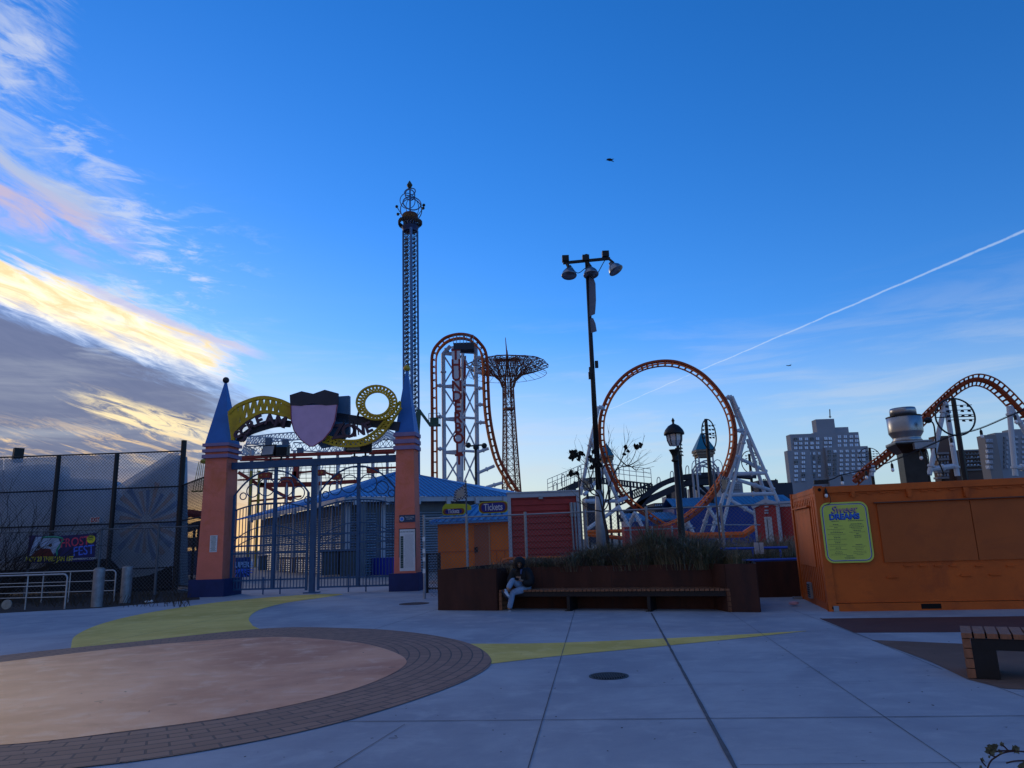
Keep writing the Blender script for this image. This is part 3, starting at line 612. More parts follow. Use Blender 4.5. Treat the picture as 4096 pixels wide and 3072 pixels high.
# beam, floodlights, gate leaves
zB0, zB1 = GF.hit(910, 1868)[1], GF.hit(910, 1856)[1]
ubl = GF.hit(931, 1870)[0]; ubr = ucR-hwR*.9
gt = empty('iron_gate', GF.P((ucL+ucR)/2, 0, 0), 'tall dark blue wrought iron gates with ring arches between the pillars', 'gate')
zbm = (GF.hit(1240, 1850)[1]); m = MB(); m.box(ubl, ubr, -.12, .1, zbm-.13, zbm+.13, GF); m.build('top_beam', navym, gt)
up_ = GF.hit(1247, 2370)[0]; m = MB(); m.box(up_-.09, up_+.09, -.09, .09, 0, zbm-.13, GF); m.box(up_-.26, up_+.26, -.2, .2, .001, .04, GF); m.build('centre_post', navym, gt)
def gleaf(ul, um, ur):
    zt_ = zbm-.13
    m = MB(); m.box(um-.06, um+.06, -.05, .05, .18, zt_, GF); m.build('mullion', navym, gt)
    zs = 3.55; zpk = zt_-.10; zp2 = zpk-1.25
    m = MB(); W2 = (ur-ul)/2
    def arc(za, zb_, r=.035, d=0.0):
        pts = [GF.P(ul+(ur-ul)*i/20, d, za+(zb_-za)*(1-abs((i/10-1))**2.2)) for i in range(21)]; m.tube(pts, r, 6)
    arc(zs+.15, zpk); arc(zs-.45, zp2, .03); arc(zs-1.6, zs-1.05, .02); arc(zs-1.9, zs-1.4, .02)
    for u in (ul, ur): m.box(u-.04, u+.04, -.04, .04, .1, zs+.15, GF)
    for z_ in (.20, .52, 1.50, 1.78, 2.12): m.box(ul, ur, -.025, .025, z_-.03, z_+.03, GF)
    m.build('leaf_frame', navym, gt)
    m = MB(); nb = int((ur-ul)/.118)
    for i in range(1, nb):
        u = ul+(ur-ul)*i/nb; s = 1-abs((u-ul)/W2-1)**2.2; z1_ = zs-.45+(zp2-zs+.45)*s
        m.box(u-.013, u+.013, -.013, .013, .20, z1_, GF)
    m.build('bars', navym, gt)
    m = MB()
    for sgn in (-1, 1):
        for off, rr_, dz in ((.47, .42, .53), (1.15, .30, .62), (1.62, .16, .66)):
            off = off*W2/1.85; u = um+sgn*off; s = 1-abs((u-ul)/W2-1)**2.2; zA = zs+.15+(zpk-zs-.15)*s; zC = zs-.45+(zp2-zs+.45)*s; rr2 = min(rr_*W2/1.85, (zA-zC)/2-.05); c = (zA+zC)/2
            m.tube([GF.P(u+rr2*math.cos(a), 0, c+rr2*math.sin(a)) for a in [2*PI*i/24 for i in range(24)]], .022, 6, True)
    m.build('rings', navym, gt)
    for sgn in (-.33, .33): m = MB(); m.box(um+sgn-.02, um+sgn+.02, .03, .07, .0, .62, GF); m.build('drop_bolt', navym, gt)
gleaf(ucL+hwL*.95+.12, GF.hit(1094, 2200)[0], up_-.22); gleaf(up_+.24, GF.hit(1432, 2200)[0], ucR-hwR-.06)
def flood(x, y, dx, yaw, lab):
    u, _ = GF.hit(x, y); z = zbm+.13; e = empty('floodlight', GF.P(u, 0, z), lab, 'floodlight', 'floodlights on the gate beam')
    m = MB(); m.box(u-.03, u+.03, -.03, .03, z, z+.16, GF); m.box(u-.12, u+.12, -.05, .05, z, z+.03, GF); m.build('bracket', blackm, e)
    f = Fr(GF.P(u, 0, 0), GF.P(u, 0, 0)+GF.u*math.cos(yaw)+GF.n*math.sin(yaw)); m = MB()
    vs = [f.P(sx*w_, d_, z+zz_) for w_, d_, zz_ in ((.30, .22, .18), (.30, .10, .62), (.20, -.14, .20), (.20, -.20, .50)) for sx in (-1, 1)]
    m.add(vs, [(0, 1, 3, 2), (4, 5, 7, 6), (0, 1, 5, 4), (2, 3, 7, 6), (0, 2, 6, 4), (1, 3, 7, 5)]); m.build('housing', blackm, e)
    m = MB(); a, b_, c, d_ = [f.P(sx*.26, dd+.012, z+zz_) for dd, zz_ in ((.205, .23), (.115, .57)) for sx in (-1, 1)]; m.add([a, b_, d_, c], [(0, 1, 2, 3)]); m.build('glass', mm('lamp_glass', (.30, .33, .37), .2, 0, 0, spec=.8), e)
flood(1082, 1840, 0, .25, 'square floodlight with grey glass left on the gate beam'); flood(1125, 1840, 0, 2.8, 'black floodlight turned backwards, left pair on the gate beam')
flood(1418, 1815, 0, -.1, 'square floodlight with grey glass right on the gate beam'); flood(1462, 1815, 0, 2.6, 'black floodlight turned backwards, right pair on the gate beam')
# ---- sign between the spires
SD = .55   # the sign hangs forward of the pillars
yel = mm('sign_yellow', (.50, .33, .015), .5, 0, .15, 3, dirt=(.22, .15, .02), dirtamt=.5); dkl = mm('sign_letters_purple', (.055, .030, .05), .5, 0, .2, 6); backb = mm('sign_back', (.03, .035, .05), .6)
sgn_ = empty('arch_sign', GF.P(GL/2, SD, GF.hit(1250, 1740, SD)[1]-.3), 'arched yellow coaster track sign reading Scream Zone above the gate', 'sign')
def band(mb, outer, inner, d0, d1, nz, th=.05):
    """trussed ribbon: two rails and zigzag between them (outer, inner lists of (u,z))"""
    n = len(outer)
    for L_ in (outer, inner):
        for i in range(n-1): mb.beam(GF.P(L_[i][0], (d0+d1)/2, L_[i][1]), GF.P(L_[i+1][0], (d0+d1)/2, L_[i+1][1]), d1-d0, th, up=GF.n.cross(Vector((L_[i+1][0]-L_[i][0], 0, 0))+Vector((0, 0, 1e-3))) if False else None)
    def smp(L_, s):
        f = s*(len(L_)-1); i = min(int(f), len(L_)-2); t = f-i; return (L_[i][0]*(1-t)+L_[i+1][0]*t, L_[i][1]*(1-t)+L_[i+1][1]*t)
    for k in range(nz):
        a = smp(outer if k % 2 else inner, k/nz); b_ = smp(inner if k % 2 else outer, (k+1)/nz)
        mb.beam(GF.P(a[0], (d0+d1)/2, a[1]), GF.P(b_[0], (d0+d1)/2, b_[1]), th*.8)
def S_(pts, n=6): 
    P = [Vector((*GF.hit(x, y, SD), 0)) for x, y in pts]; return [(p.x, p.y) for p in spline(P, n)]
k3 = 760/2212
def Z3(x, y): return (880+x*k3, 1520+y*k3)
m = MB(); band(m, S_([Z3(108, 390), Z3(230, 290), Z3(480, 208), Z3(700, 240), Z3(850, 310)]), S_([Z3(150, 700), Z3(215, 545), Z3(470, 380), Z3(700, 400), Z3(850, 455)]), SD-.08, SD+.08, 26, .13)
m.beam(GF.at(*Z3(108, 390), SD), GF.at(*Z3(150, 700), SD), .10); m.build('track_arch', yel, sgn_)
m = MB(); band(m, S_([Z3(1200, 720), Z3(1400, 770), Z3(1650, 760), Z3(1850, 670), Z3(1990, 500), Z3(2110, 320)]), S_([Z3(1260, 655), Z3(1420, 700), Z3(1620, 700), Z3(1780, 620), Z3(1900, 500), Z3(2100, 250)]), SD-.06, SD+.06, 40, .075); m.build('track_curve', yel, sgn_)
m = MB(); cL = Z3(1840, 270)
def ell(cx, cy, rx, ry, n=28, rot=0): return [Z3(cx+rx*math.cos(t)*math.cos(rot)-ry*math.sin(t)*math.sin(rot), cy+rx*math.cos(t)*math.sin(rot)+ry*math.sin(t)*math.cos(rot)) for t in [2*PI*i/n for i in range(n+1)]]
o_ = [GF.hit(x, y, SD) for x, y in ell(1835, 272, 232, 198)]; i_ = [GF.hit(x, y, SD) for x, y in ell(1840, 282, 150, 138)]
band(m, o_, i_, SD+.06, SD+.18, 60, .065); m.build('track_loop', yel, sgn_)
# dark backing curve under the letters
m = MB(); a = S_([Z3(165, 700), Z3(260, 600), Z3(420, 500), Z3(620, 450), Z3(820, 470)]); b_ = S_([Z3(225, 720), Z3(330, 640), Z3(480, 585), Z3(640, 545), Z3(800, 545)])
for i in range(len(a)-1): m.prism([a[i], a[i+1], b_[i+1], b_[i]], SD-.16, SD-.10, GF)
m.build('backing', backb, sgn_)
m = MB(); m.beam(GF.at(*Z3(1340, 430), SD-.2), GF.at(*Z3(2090, 545), SD-.2), .10, .34, up=(0, 0, 1)); m.beam(GF.at(*Z3(1330, 470), SD-.25), GF.at(*Z3(850, 470), SD-.25), .1, .3, up=(0, 0, 1)); m.build('back_beam', backb, sgn_)
m = MB()
for x in (1440, 1540, 1590, 1700): m.beam(GF.at(*Z3(x, 470), SD-.15), GF.at(*Z3(x+25, 640), SD-.12), .04)
m.beam(GF.at(*Z3(1640, 300), SD-.1), GF.at(*Z3(1600, 430), SD-.1), .07); m.build('hanger', backb, sgn_)
for ch, x, y, rot, sz in (('S', 255, 660, 1.05, .78), ('C', 300, 600, .75, .60), ('R', 375, 530, .55, .58), ('E', 470, 480, .35, .58), ('A', 590, 465, .02, .60), ('M', 715, 495, -.25, .66)):
    u, z = GF.hit(*Z3(x, y), SD); text(ch, sz*.92, GF, SD+.08, u, z, dkl, sgn_, 'letter', ext=.05, rot=rot, bold=.018)
for ch, x, y, rot, sz in (('Z', 1385, 610, .1, .78), ('O', 1510, 605, 0, .74), ('N', 1625, 590, .12, .66), ('E', 1735, 560, .35, .56)):
    u, z = GF.hit(*Z3(x, y), SD); text(ch, sz*.95, GF, SD+.08, u, z, dkl, sgn_, 'letter', ext=.05, rot=rot, bold=.02)
# plain medallion panel in place of the painted figure
md = empty('medallion_panel', GF.at(1250, 1785, SD+.15), 'plain lilac shield board with a dark top in the middle of the arch sign', 'panel')
fa = mm('medallion_lilac', (.52, .34, .52), .55, 0, .10, 3); fb = mm('medallion_dark', (.025, .03, .05), .5, 0, .2, 3)
def pr(pts): return [GF.hit(*Z3(x, y), SD+.2) for x, y in pts]
sh = [(835, 300), (1375, 290), (1345, 480), (1300, 590), (1210, 700), (1100, 775), (1050, 775), (950, 700), (870, 590), (840, 480)]
m = MB(); m.prism(pr(sh), SD+.20, SD+.27, GF); m.build('panel_board', fa, md)
top = [(822, 180), (960, 135), (1095, 165), (1230, 118), (1385, 160), (1382, 288), (1240, 300), (1095, 275), (960, 305), (828, 298)]
m = MB(); m.prism(pr(top), SD+.20, SD+.29, GF); m.build('dark_top', fb, md)
m = MB()
for i in range(len(sh)):
    if i == 0: continue
    a = GF.P(*(lambda q: (q[0], SD+.275, q[1]))(pr([sh[i]])[0])); q2 = pr([sh[(i+1) % len(sh)]])[0]; b_ = GF.P(q2[0], SD+.275, q2[1]); m.beam(a, b_, .03)
m.build('edge_trim', mm('trim_red', (.22, .03, .05), .5), md)
m = MB(); m.prism([(u+.30, z-.02) for u, z in pr([(835, 200), (1375, 160), (1375, 600), (1240, 740), (1050, 775), (870, 590)])], SD-.35, SD-.15, GF); m.build('back_board', mm('medallion_back', (.05, .13, .24), .6), md)
# ------------------------------------------------------------------ left side fences
TF = Fr(A(-300, 2300, 34).xy, A(716, 2300, 34).xy); TF = YF(33.2)
tall = empty('black_chainlink_fence', A(400, 2300, 33.2)*1.0-Vector((0, 0, A(400, 2300, 33.2).z)), 'very tall black chain link fence behind the festival banner', 'fence')
uT = [A(x, y, 33.2).x for x, y in ((-60, 2000), (219, 2000), (454, 2000), (722, 2000))]
zT = A(722, 1800, 33.2).z-.05; zp = A(726, 1762, 33.2).z; uL = uT[0]-3.1
zl = A(0, 1806, 33.2).z
for i, u in enumerate([uL]+uT):
    m = MB(); m.tube([TF.P(u, 0, 0), TF.P(u, 0, zp if i == 4 else zT)], .10 if i < 4 else .12, 10); m.build('post', blackm, tall)
m = MB()
for z_ in (zT, zT-1.62, zT-3.2, zT-5.2, .15): m.tube([TF.P(uL, .0, z_), TF.P(uT[3], .0, z_)], .035, 6)
m.build('rail', blackm, tall)
m = MB(); chainlink(m, TF, uL, uT[3], .1, zT, .15, .0055, .03); m.build('wire_mesh', blackm, tall)
# lower continuation to the pillar
F3 = Fr(TF.P(uT[3], 0, 0), GF.P(ucL-hwL, -.3, 0)); lf = empty('chainlink_fence', F3.P(F3.L/2, 0, 0), 'lower black chain link fence joining the tall fence to the left pillar', 'fence')
z3 = F3.hit(780, 1922)[1]
m = MB(); m.tube([F3.P(0, 0, z3), F3.P(F3.L, 0, z3)], .03, 6); m.tube([F3.P(0, 0, z3-1.6), F3.P(F3.L, 0, z3-1.6)], .03, 6); m.tube([F3.P(0, 0, .25), F3.P(F3.L, 0, .25)], .03, 6); m.tube([F3.P(F3.L*.5, -.05, 0), F3.P(F3.L*.5, -.05, 2.7)], .06, 8); m.build('rail', blackm, lf)
m = MB(); chainlink(m, F3, 0, F3.L, .1, z3, .13, .006); m.build('wire_mesh', blackm, lf)
# windscreens
ws = clear_alpha('windscreen_grey', (.56, .63, .72), .62, trans=.5); WY = 33.45; WFm = YF(WY)
def wpt(x, y): p = A(x, y, WY); return (p.x, p.z)
for lab, pts in (('grey mesh windscreen with a straight top hung at the far left of the tall fence', [(-60, 1842), (12, 1838), (10, 2250), (-60, 2250)]),
                 ('grey mesh windscreen between the first two tall fence posts', [(18, 1838), (238, 1826), (205, 2250), (14, 2250)]),
                 ('grey mesh windscreen behind the exit sign on the tall fence', [(240, 1825), (472, 1820), (440, 2250), (210, 2250)]),
                 ('printed windscreen with slanted top at the right end of the tall fence', [(465, 1946), (682, 1812), (716, 1812), (690, 2262), (570, 2315), (440, 2310)])):
    m = MB(); poly = [wpt(*q) for q in pts]; m.prism(poly, -.01, .01, WFm); o = m.build('windscreen', ws); tag(o, lab, 'windscreen', 'mesh windscreens on the tall fence')
    if 'printed' in lab: printed = o
# swirl print: rays on the last screen, as its own coloured strips
wsb = clear_alpha('print_blue', (.16, .30, .55), .26, trans=.4); wso = clear_alpha('print_orange', (.70, .45, .34), .24, trans=.4)
rt = printed; m1 = MB(); m2 = MB()
cxp, czp = wpt(585, 2085)
for i in range(22):
    a = PI*i*2/22; a2 = a+PI/22*1.1; 
    def rad(a, r): return (cxp+r*math.cos(a+.06*r)*1.0, czp+r*math.sin(a+.06*r)*1.15)
    for k in range(random.choice((3, 4, 4))):
        r0, r1 = .25+k*.33, .25+(k+1)*.33
        q = [rad(a, r0), rad(a, r1), rad(a2, r1), rad(a2, r0)]
        (m1 if i % 2 else m2).prism(q, .014, .018, WFm)
m1.build('print', wsb, rt); m2.build('print', wso, rt)
m = MB(); m.prism([wpt(x, y) for x, y in ((-200, 2290), (150, 2275), (260, 2240), (440, 2235), (520, 2312), (600, 2300), (690, 2262), (690, 2370), (-200, 2370))], .02, .04, WFm); tag(m.build('dark_skirt', mm('black_fabric', (.012, .014, .02), .9)), 'black fabric skirt along the foot of the tall fence', 'fabric skirt')
# exit sign seen behind the fence
e = empty('exit_sign', A(394, 2092, 33.6), 'small lit-less exit sign in red letters behind the tall fence', 'exit sign'); p = A(394, 2080, 33.65); F4 = YF(33.65)
m = MB(); m.box(p.x-.22, p.x+.22, .25, .31, p.z-.13, p.z+.13, F4); m.build('sign_panel', whitep, e); text('EXIT', .26, F4, .312, p.x+.03, p.z-.01, mm('exit_red', (.55, .02, .02), .5), e, sx=.7, bold=.008)
# grey tent-like roof beyond
m = MB(); m.prism([wpt(x, y) for x, y in ((467, 1952), (682, 1816), (700, 1816), (700, 2350), (440, 2350))], -1.3, -.5, WFm); tag(m.build('gable_roof_building', mm('dull_slate', (.34, .39, .46), .8)), 'dark slanted gable building behind the right end of the tall fence', 'building')  # outline filled out downwards to keep sunlight off the printed windscreen
m = MB(); m.prism([wpt(x, y) for x, y in ((20, 1852), (125, 1845), (125, 1890), (230, 1905), (340, 1907), (440, 1990), (440, 2330), (-200, 2330), (-200, 1900))], -3, -1.2, WFm); tag(m.build('arcade_building', MT['dull_slate']), 'dark low arcade building showing through the windscreens', 'building')
m = MB(); m.tube([A(68, 1850, 34.5), A(76, 1793, 34.5)], .28, 4); tag(m.build('roof_vent', blackm), 'square black vent stack rising above the tall fence top', 'vent')
# galvanised fence with banner
gA, gB = G(383, 2388), G(615, 2392); gBp = GF.P(ucL-hwL-.15, .1, 0)
GX = Fr(Vector((gBp.x-16, 30.1, 0)), Vector((gBp.x, 30.1, 0)))
gf = empty('galvanised_fence', GX.P(8, 0, 0), 'low galvanised chain link fence carrying the festival banner', 'fence')
zr = GX.hit(400, 2118)[1]
for x in (-90, 112, 395, 627, 798):
    u, _ = GX.hit(x, 2250); m = MB(); m.tube([GX.P(u, 0, 0), GX.P(u, 0, zr+(.12 if x in (627, 798) else 0))], .055, 8); m.sphere(GX.P(u, 0, zr+(.12 if x in (627, 798) else 0)), .06, 8); m.build('post', mm('dull_galv', (.12, .14, .17), .6, .4, .2, 6), gf)
m = MB(); m.tube([GX.P(0, 0, zr), GX.P(16, 0, zr)], .028, 6); m.build('rail', MT['dull_galv'], gf)
m = MB(); chainlink(m, GX, 0, 15.9, .05, zr, .15, .005); m.build('wire_mesh', MT['dull_galv'], gf)
# banner
bq = [GX.hit(*q, .09) for q in ((122, 2128), (385, 2138), (378, 2250), (104, 2240))]; bu0_, bu1_ = GX.hit(113, 2190, .09)[0], GX.hit(382, 2190, .09)[0]
bz1, bz0 = GX.hit(250, 2136, .09)[1], GX.hit(250, 2246, .09)[1]; bw = bu1_-bu0_; bh = bz1-bz0
bn3 = empty('festival_banner', GX.P((bu0_+bu1_)/2, .09, bz0), 'colourful printed festival banner with yellow dates tied to the low fence', 'banner')
def wav(u): return .03*math.sin(u*3.1)
m = MB(); N = 20
for i in range(N):
    a, b_ = bu0_+bw*i/N, bu0_+bw*(i+1)/N
    sa, sb = .05*math.sin(PI*i/N*1)*1.2, .05*math.sin(PI*(i+1)/N)*1.2
    m.prism([(a, bz0-sa*.6), (b_, bz0-sb*.6), (b_, bz1-sb), (a, bz1-sa)], .085, .095, GX)
m.build('cloth', mm('banner_navy', (.012, .018, .10), .5, 0, .3, 2), bn3)
def bx(a, b_, c, d_, mt, nm='print', dd=.097): m = MB(); m.prism([(bu0_+bw*x, bz0+bh*y) for x, y in ((a, c), (b_, c), (b_, d_), (a, d_))], dd-.002, dd, GX); return m.build(nm, mt, bn3)
m = MB(); m.prism([(bu0_+bw*x, bz0+bh*y) for x, y in ((.02, .25), (.10, .93), (.42, .93), (.50, .55), (.38, .25))], .095, .098, GX); m.build('photo_print', mm('photo_pale', (.28, .38, .55), .5, 0, .3, 3), bn3)
m = MB(); m.prism([(bu0_+bw*x, bz0+bh*y) for x, y in ((.05, .2), (.12, .42), (.20, .50), (.33, .48), (.40, .2))], .098, .100, GX); m.build('photo_print', mm('photo_red', (.10, .012, .015), .5, 0, .3, 3), bn3)
m = MB(); 
for cx, cy, r_ in ((.16, .55, .05), (.33, .6, .045)): m.lathe(GX.P(bu0_+bw*cx, .099, bz0+bh*cy), [(r_*bw*.55, 0), (r_*bw*.5, .004)], 12, GX.n)
m.build('photo_print', mm('photo_dark', (.05, .03, .03), .6, 0, .3, 4), bn3)
m = MB(); m.tube(spline([GX.P(bu0_+bw*x, .10, bz0+bh*y) for x, y in ((.2, .9), (.38, .9), (.5, .82), (.47, .6), (.43, .4), (.45, .2))], 5), .035, 4); m.build('ribbon_print', mm('ribbon_green', (.02, .28, .16), .5), bn3)
bnr = mm('neon_pink', (.55, .05, .12), .5, 0, 0); bnb = mm('neon_blue', (.06, .16, .75), .5, 0, 0); bny = mm('banner_yellow', (.60, .58, .03), .5, 0, 0)
text('FROST', .50, GX, .101, bu0_+bw*.69, bz0+bh*.68, bnr, bn3, rot=.08, sx=.80, bold=.003); text('FEST', .52, GX, .101, bu0_+bw*.83, bz0+bh*.36, bnb, bn3, rot=.08, sx=.82, bold=.003)
text('NOV 23 THRU JAN 1ST', .27, GX, .101, bu0_+bw*.335, bz0+bh*.10, bny, bn3, sx=.70, bold=.004, rot=-.02); text('LUNAPARKNYC.COM', .11, GX, .101, bu0_+bw*.82, bz0+bh*.07, signw, bn3)
m = MB(); m.lathe(GX.P(bu0_+bw*.925, .099, bz0+bh*.78), [(.17, 0), (.17, .006)], 18, GX.n); m.build('badge', bny, bn3); text('LUNA\nPARK\nNYC', .085, GX, .107, bu0_+bw*.925, bz0+bh*.83, dkt, bn3, bold=.003)
# railings, bollards, disc, curb
steel = mm('rail_steel', (.33, .37, .42), .4, .6, .15, 6)
def railing(lab, pts_top, posts, hgt, mids):
    """pts_top ground polyline"""
    f = Fr(pts_top[0], pts_top[1]); e = empty('pipe_railing', f.P(f.L/2, 0, 0), lab, 'railing', 'pipe railings by the soil bed')
    m = MB(); r_ = .026; m.tube([f.P(0, 0, hgt)]+[f.P(f.L-.14+.14*math.sin(a), 0, hgt-.14+.14*math.cos(a)) for a in (0, .4, .8, 1.2, PI/2)]+[f.P(f.L, 0, 0)], r_, 8)
    m.build('top_rail', steel, e); m = MB()
    for z_ in mids: m.tube([f.P(0, 0, z_), f.P(f.L, 0, z_)], .016, 6)
    m.build('mid_rail', steel, e)
    for s in posts: m = MB(); m.tube([f.P(f.L*s, 0, 0), f.P(f.L*s, 0, hgt)], .022, 8); m.build('post', steel, e)
q1 = G(258, 2436); q0 = G(112, 2428); d_ = (q1-q0).normalized(); q1h = q1
railing('nearer galvanised pipe railing at the left edge', [q1-Vector((5.5, -1.0, 0)), q1], [.0, .36, .74], 1.07, (.37, .72))
q2 = G(455, 2405); railing('farther galvanised pipe railing behind the steel bollards', [q2-Vector((9, -1.3, 0)), q2], [.1, .45, .68, .80], 1.08, (.37, .72))
bolm = mm('bollard_steel', (.23, .25, .28), .55, .5, .35, 5, dirt=(.12, .10, .09), dirtamt=.6)
def bollard(x, y, lab):
    p = G(x, y); e = empty('steel_bollard', p, lab, 'bollard', 'steel bollards at the railing'); m = MB(); m.lathe(p, [(.17, 0), (.17, 1.18), (.155, 1.2)], 20); m.build('tube', bolm, e); m = MB(); m.lathe(p, [(.14, 1.195), (.13, 1.225), (.01, 1.24)], 16); m.build('concrete_fill', mm('dull_concrete', (.2, .19, .18), .9), e)
bollard(386, 2428, 'nearer round steel bollard in front of the pipe railing'); bollard(500, 2412, 'farther round steel bollard by the railing end')
c = A(27, 2418, 24.6); m = MB(); m.lathe(c, [(.155, -.02), (.155, .02), (.01, .025)], 22, Vector((.1, -1, .1)).normalized()); tag(m.build('round_disc', mm('disc_pale', (.30, .28, .25), .8, 0, .3, 8)), 'pale round disc standing in the soil bed at the left edge', 'disc')
# litter
m = MB(); p = G(587, 2412); m.sphere(p+Vector((0, 0, .04)), .07, 6, (1.5, 1, .6)); m.sphere(p+Vector((.16, 0, .05)), .06, 5, (1, 1, .9)); tag(m.build('paper_litter', whitep), 'crumpled white paper litter under the low fence', 'litter')
m = MB(); p = G(3176, 2424); m.sphere(p+Vector((0, 0, .06)), .09, 6, (1.4, 1, .5)); tag(m.build('paper_litter', mm('pink_paper', (.55, .32, .40), .7)), 'crumpled pink litter lying beside the container corner', 'litter')
# bare bush left
def twigs(mb, p, d, L_, r_, dep, spread=.5, nb=3):
    n = 4; pts = [p]; dd = d.copy()
    for i in range(n): dd = (dd+Vector((random.gauss(0, .09), random.gauss(0, .09), random.gauss(0, .05)))).normalized(); pts.append(pts[-1]+dd*L_/n)
    mb.tube(pts, [r_*(1-.55*i/n) for i in range(n+1)], 4)
    if dep > 0:
        for k in range(nb):
            q = pts[random.randint(1, n)]; nd = (dd+Vector((random.gauss(0, spread), random.gauss(0, spread), random.gauss(0, spread*.7)))).normalized(); twigs(mb, q, nd, L_*random.uniform(.5, .8), r_*.55, dep-1, spread, nb)
random.seed(11); m = MB()
for i in range(40):
    x0 = random.uniform(-220, 30); p = G(x0, 2412); a = random.uniform(-.1, 1.05)
    twigs(m, p, Vector((math.sin(a), random.gauss(0, .2), math.cos(a))), random.uniform(1.5, 3.0), .02, 2, .3, 3)
tag(m.build('bare_bush', mm('twig_brown', (.025, .018, .016), .9)), 'leafless brown bush reaching in from the left edge', 'bush')
random.seed(5); m = MB()
for i in range(500):
    p = G(random.uniform(-100, 760), random.uniform(2385, 2430)); h = random.uniform(.05, .35); a = random.uniform(0, 6.28)
    m.beam(p, p+Vector((math.cos(a)*h*.6, math.sin(a)*h*.6, h)), .012)
tag(m.build('dead_weeds', mm('weed_brown', (.05, .035, .022), .95)), 'dry brown weeds scattered over the soil bed', 'weeds', kind='stuff')
# ------------------------------------------------------------------ long arcade pavilion behind the gate
nA = A(1383, 1995, 41.5); ZE = nA.z; nB = A(2045, 1992, 46.5); 
def atz(x, y, z):
    d = ray(x, y); return CAM+d*((z-CH)/d.z)
nB = atz(2045, 1991, ZE); nC = atz(1000, 2076, ZE)
pvL = Fr(nC, nA); pvR = Fr(nA, nB)
def ins(f, o_): return o_
pv = empty('shutter_pavilion', Vector((nA.x+3, nA.y+6, 0)), 'long grey pavilion with a blue metal roof and rolled down shutters behind the gate', 'building')
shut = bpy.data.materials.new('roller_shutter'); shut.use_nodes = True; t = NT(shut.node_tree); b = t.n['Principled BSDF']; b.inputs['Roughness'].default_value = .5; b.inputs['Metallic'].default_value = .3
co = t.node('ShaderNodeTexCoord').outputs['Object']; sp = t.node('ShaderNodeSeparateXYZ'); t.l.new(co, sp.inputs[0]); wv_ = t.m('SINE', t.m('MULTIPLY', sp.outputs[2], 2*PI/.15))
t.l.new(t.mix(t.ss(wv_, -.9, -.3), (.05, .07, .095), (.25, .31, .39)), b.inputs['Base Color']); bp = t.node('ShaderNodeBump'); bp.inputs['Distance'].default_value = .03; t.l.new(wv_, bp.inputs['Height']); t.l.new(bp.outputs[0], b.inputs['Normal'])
wall_m = mm('pavilion_dark', (.12, .145, .175), .8, 0, .2, 2); trimm = mm('pale_trim', (.36, .40, .46), .6, 0, .1, 2)
wi = .9
m = MB()
for f in (pvL, pvR): m.box(.0 if f is pvR else -.0, f.L, -wi-.3, -wi, 0, ZE-.05, f)
m.build('wall', wall_m, pv)
m = MB(); m.box(-.3, pvL.L+.05, -.05, .1, ZE-.18, ZE+.10, pvL); m.box(.0, pvR.L+.3, -.05, .1, ZE-.18, ZE+.10, pvR); m.build('fascia', trimm, pv)
for f, spans in ((pvL, [(s, s+.17) for s in (.06, .25, .44, .63, .80)]), (pvR, [(.02+.2*i, .2+.2*i) for i in range(5)])):
    for a, b_ in spans:
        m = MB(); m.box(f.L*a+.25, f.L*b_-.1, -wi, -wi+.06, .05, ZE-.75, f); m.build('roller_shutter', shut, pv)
        m = MB(); m.box(f.L*a-.02, f.L*a+.24, -wi-.02, -wi+.14, 0, ZE-.2, f); m.build('pilaster', trimm, pv)
    for k in range(6):
        m = MB(); u = f.L*(.05+.18*k); m.box(u-.12, u+.12, .0, .22, ZE-.35, ZE+.04, f); m.build('gutter_box', trimm, pv)
ap = pvR.at(1600, 1885, -6.5); apz = pvR.hit(1600, 1885, -6.5)[1]; ap = Vector((ap.x, ap.y, apz))
Bb = pvR.P(pvR.L, -13, ZE); Cr = pvL.P(-8, -6.5, 0); Cr.z = apz*.96+.1
rbA = pvR.P(0, .15, ZE+.1); rbB = pvR.P(pvR.L+.2, .15, ZE+.1); rbC = pvL.P(-8, .15, ZE+.1)
hipB = pvR.at(2105, 1974, -6.0)
m = MB(); m.poly([rbA, rbB, ap]); m.poly([rbC, rbA, ap, Cr]); m.poly([rbB, Bb, ap]); m.poly([rbB, hipB, ap])
rib = m.build('roof', blueroof, pv)
m = MB()
def ribs(a0, a1, b0, b1, n):
    for i in range(n+1):
        s = i/n; p = a0.lerp(a1, s); q = b0.lerp(b1, s)
        if (p-q).length > .3: m.beam(p+Vector((0, 0, .03)), q+Vector((0, 0, .03)), .05, .09, up=(0, 0, 1))
nr_ = 36
for i in range(nr_+1):       # ribs on the hip face run straight up the slope
    s = i/nr_; u = s*pvR.L; uap = (ap-pvR.o).dot(pvR.u); dap = -(ap-pvR.o).dot(pvR.n)
    k = (u/uap) if u < uap else (pvR.L-u)/(pvR.L-uap)
    k = max(0, min(1, k)); p = pvR.P(u, .15, ZE+.12); q = pvR.P(u, -dap*k, ZE+.1+(ap.z-ZE-.1)*k+.03)
    if k > .02: m.beam(p, q, .05, .08, up=(0, 0, 1))
ribs(rbC, rbA, Cr, ap, 48); m.beam(rbA, ap, .12); m.beam(rbB, ap, .12); m.beam(Cr, ap, .14)
m.build('roof_ribs', mm('roof_rib', (.045, .19, .42), .45, .1), rib)
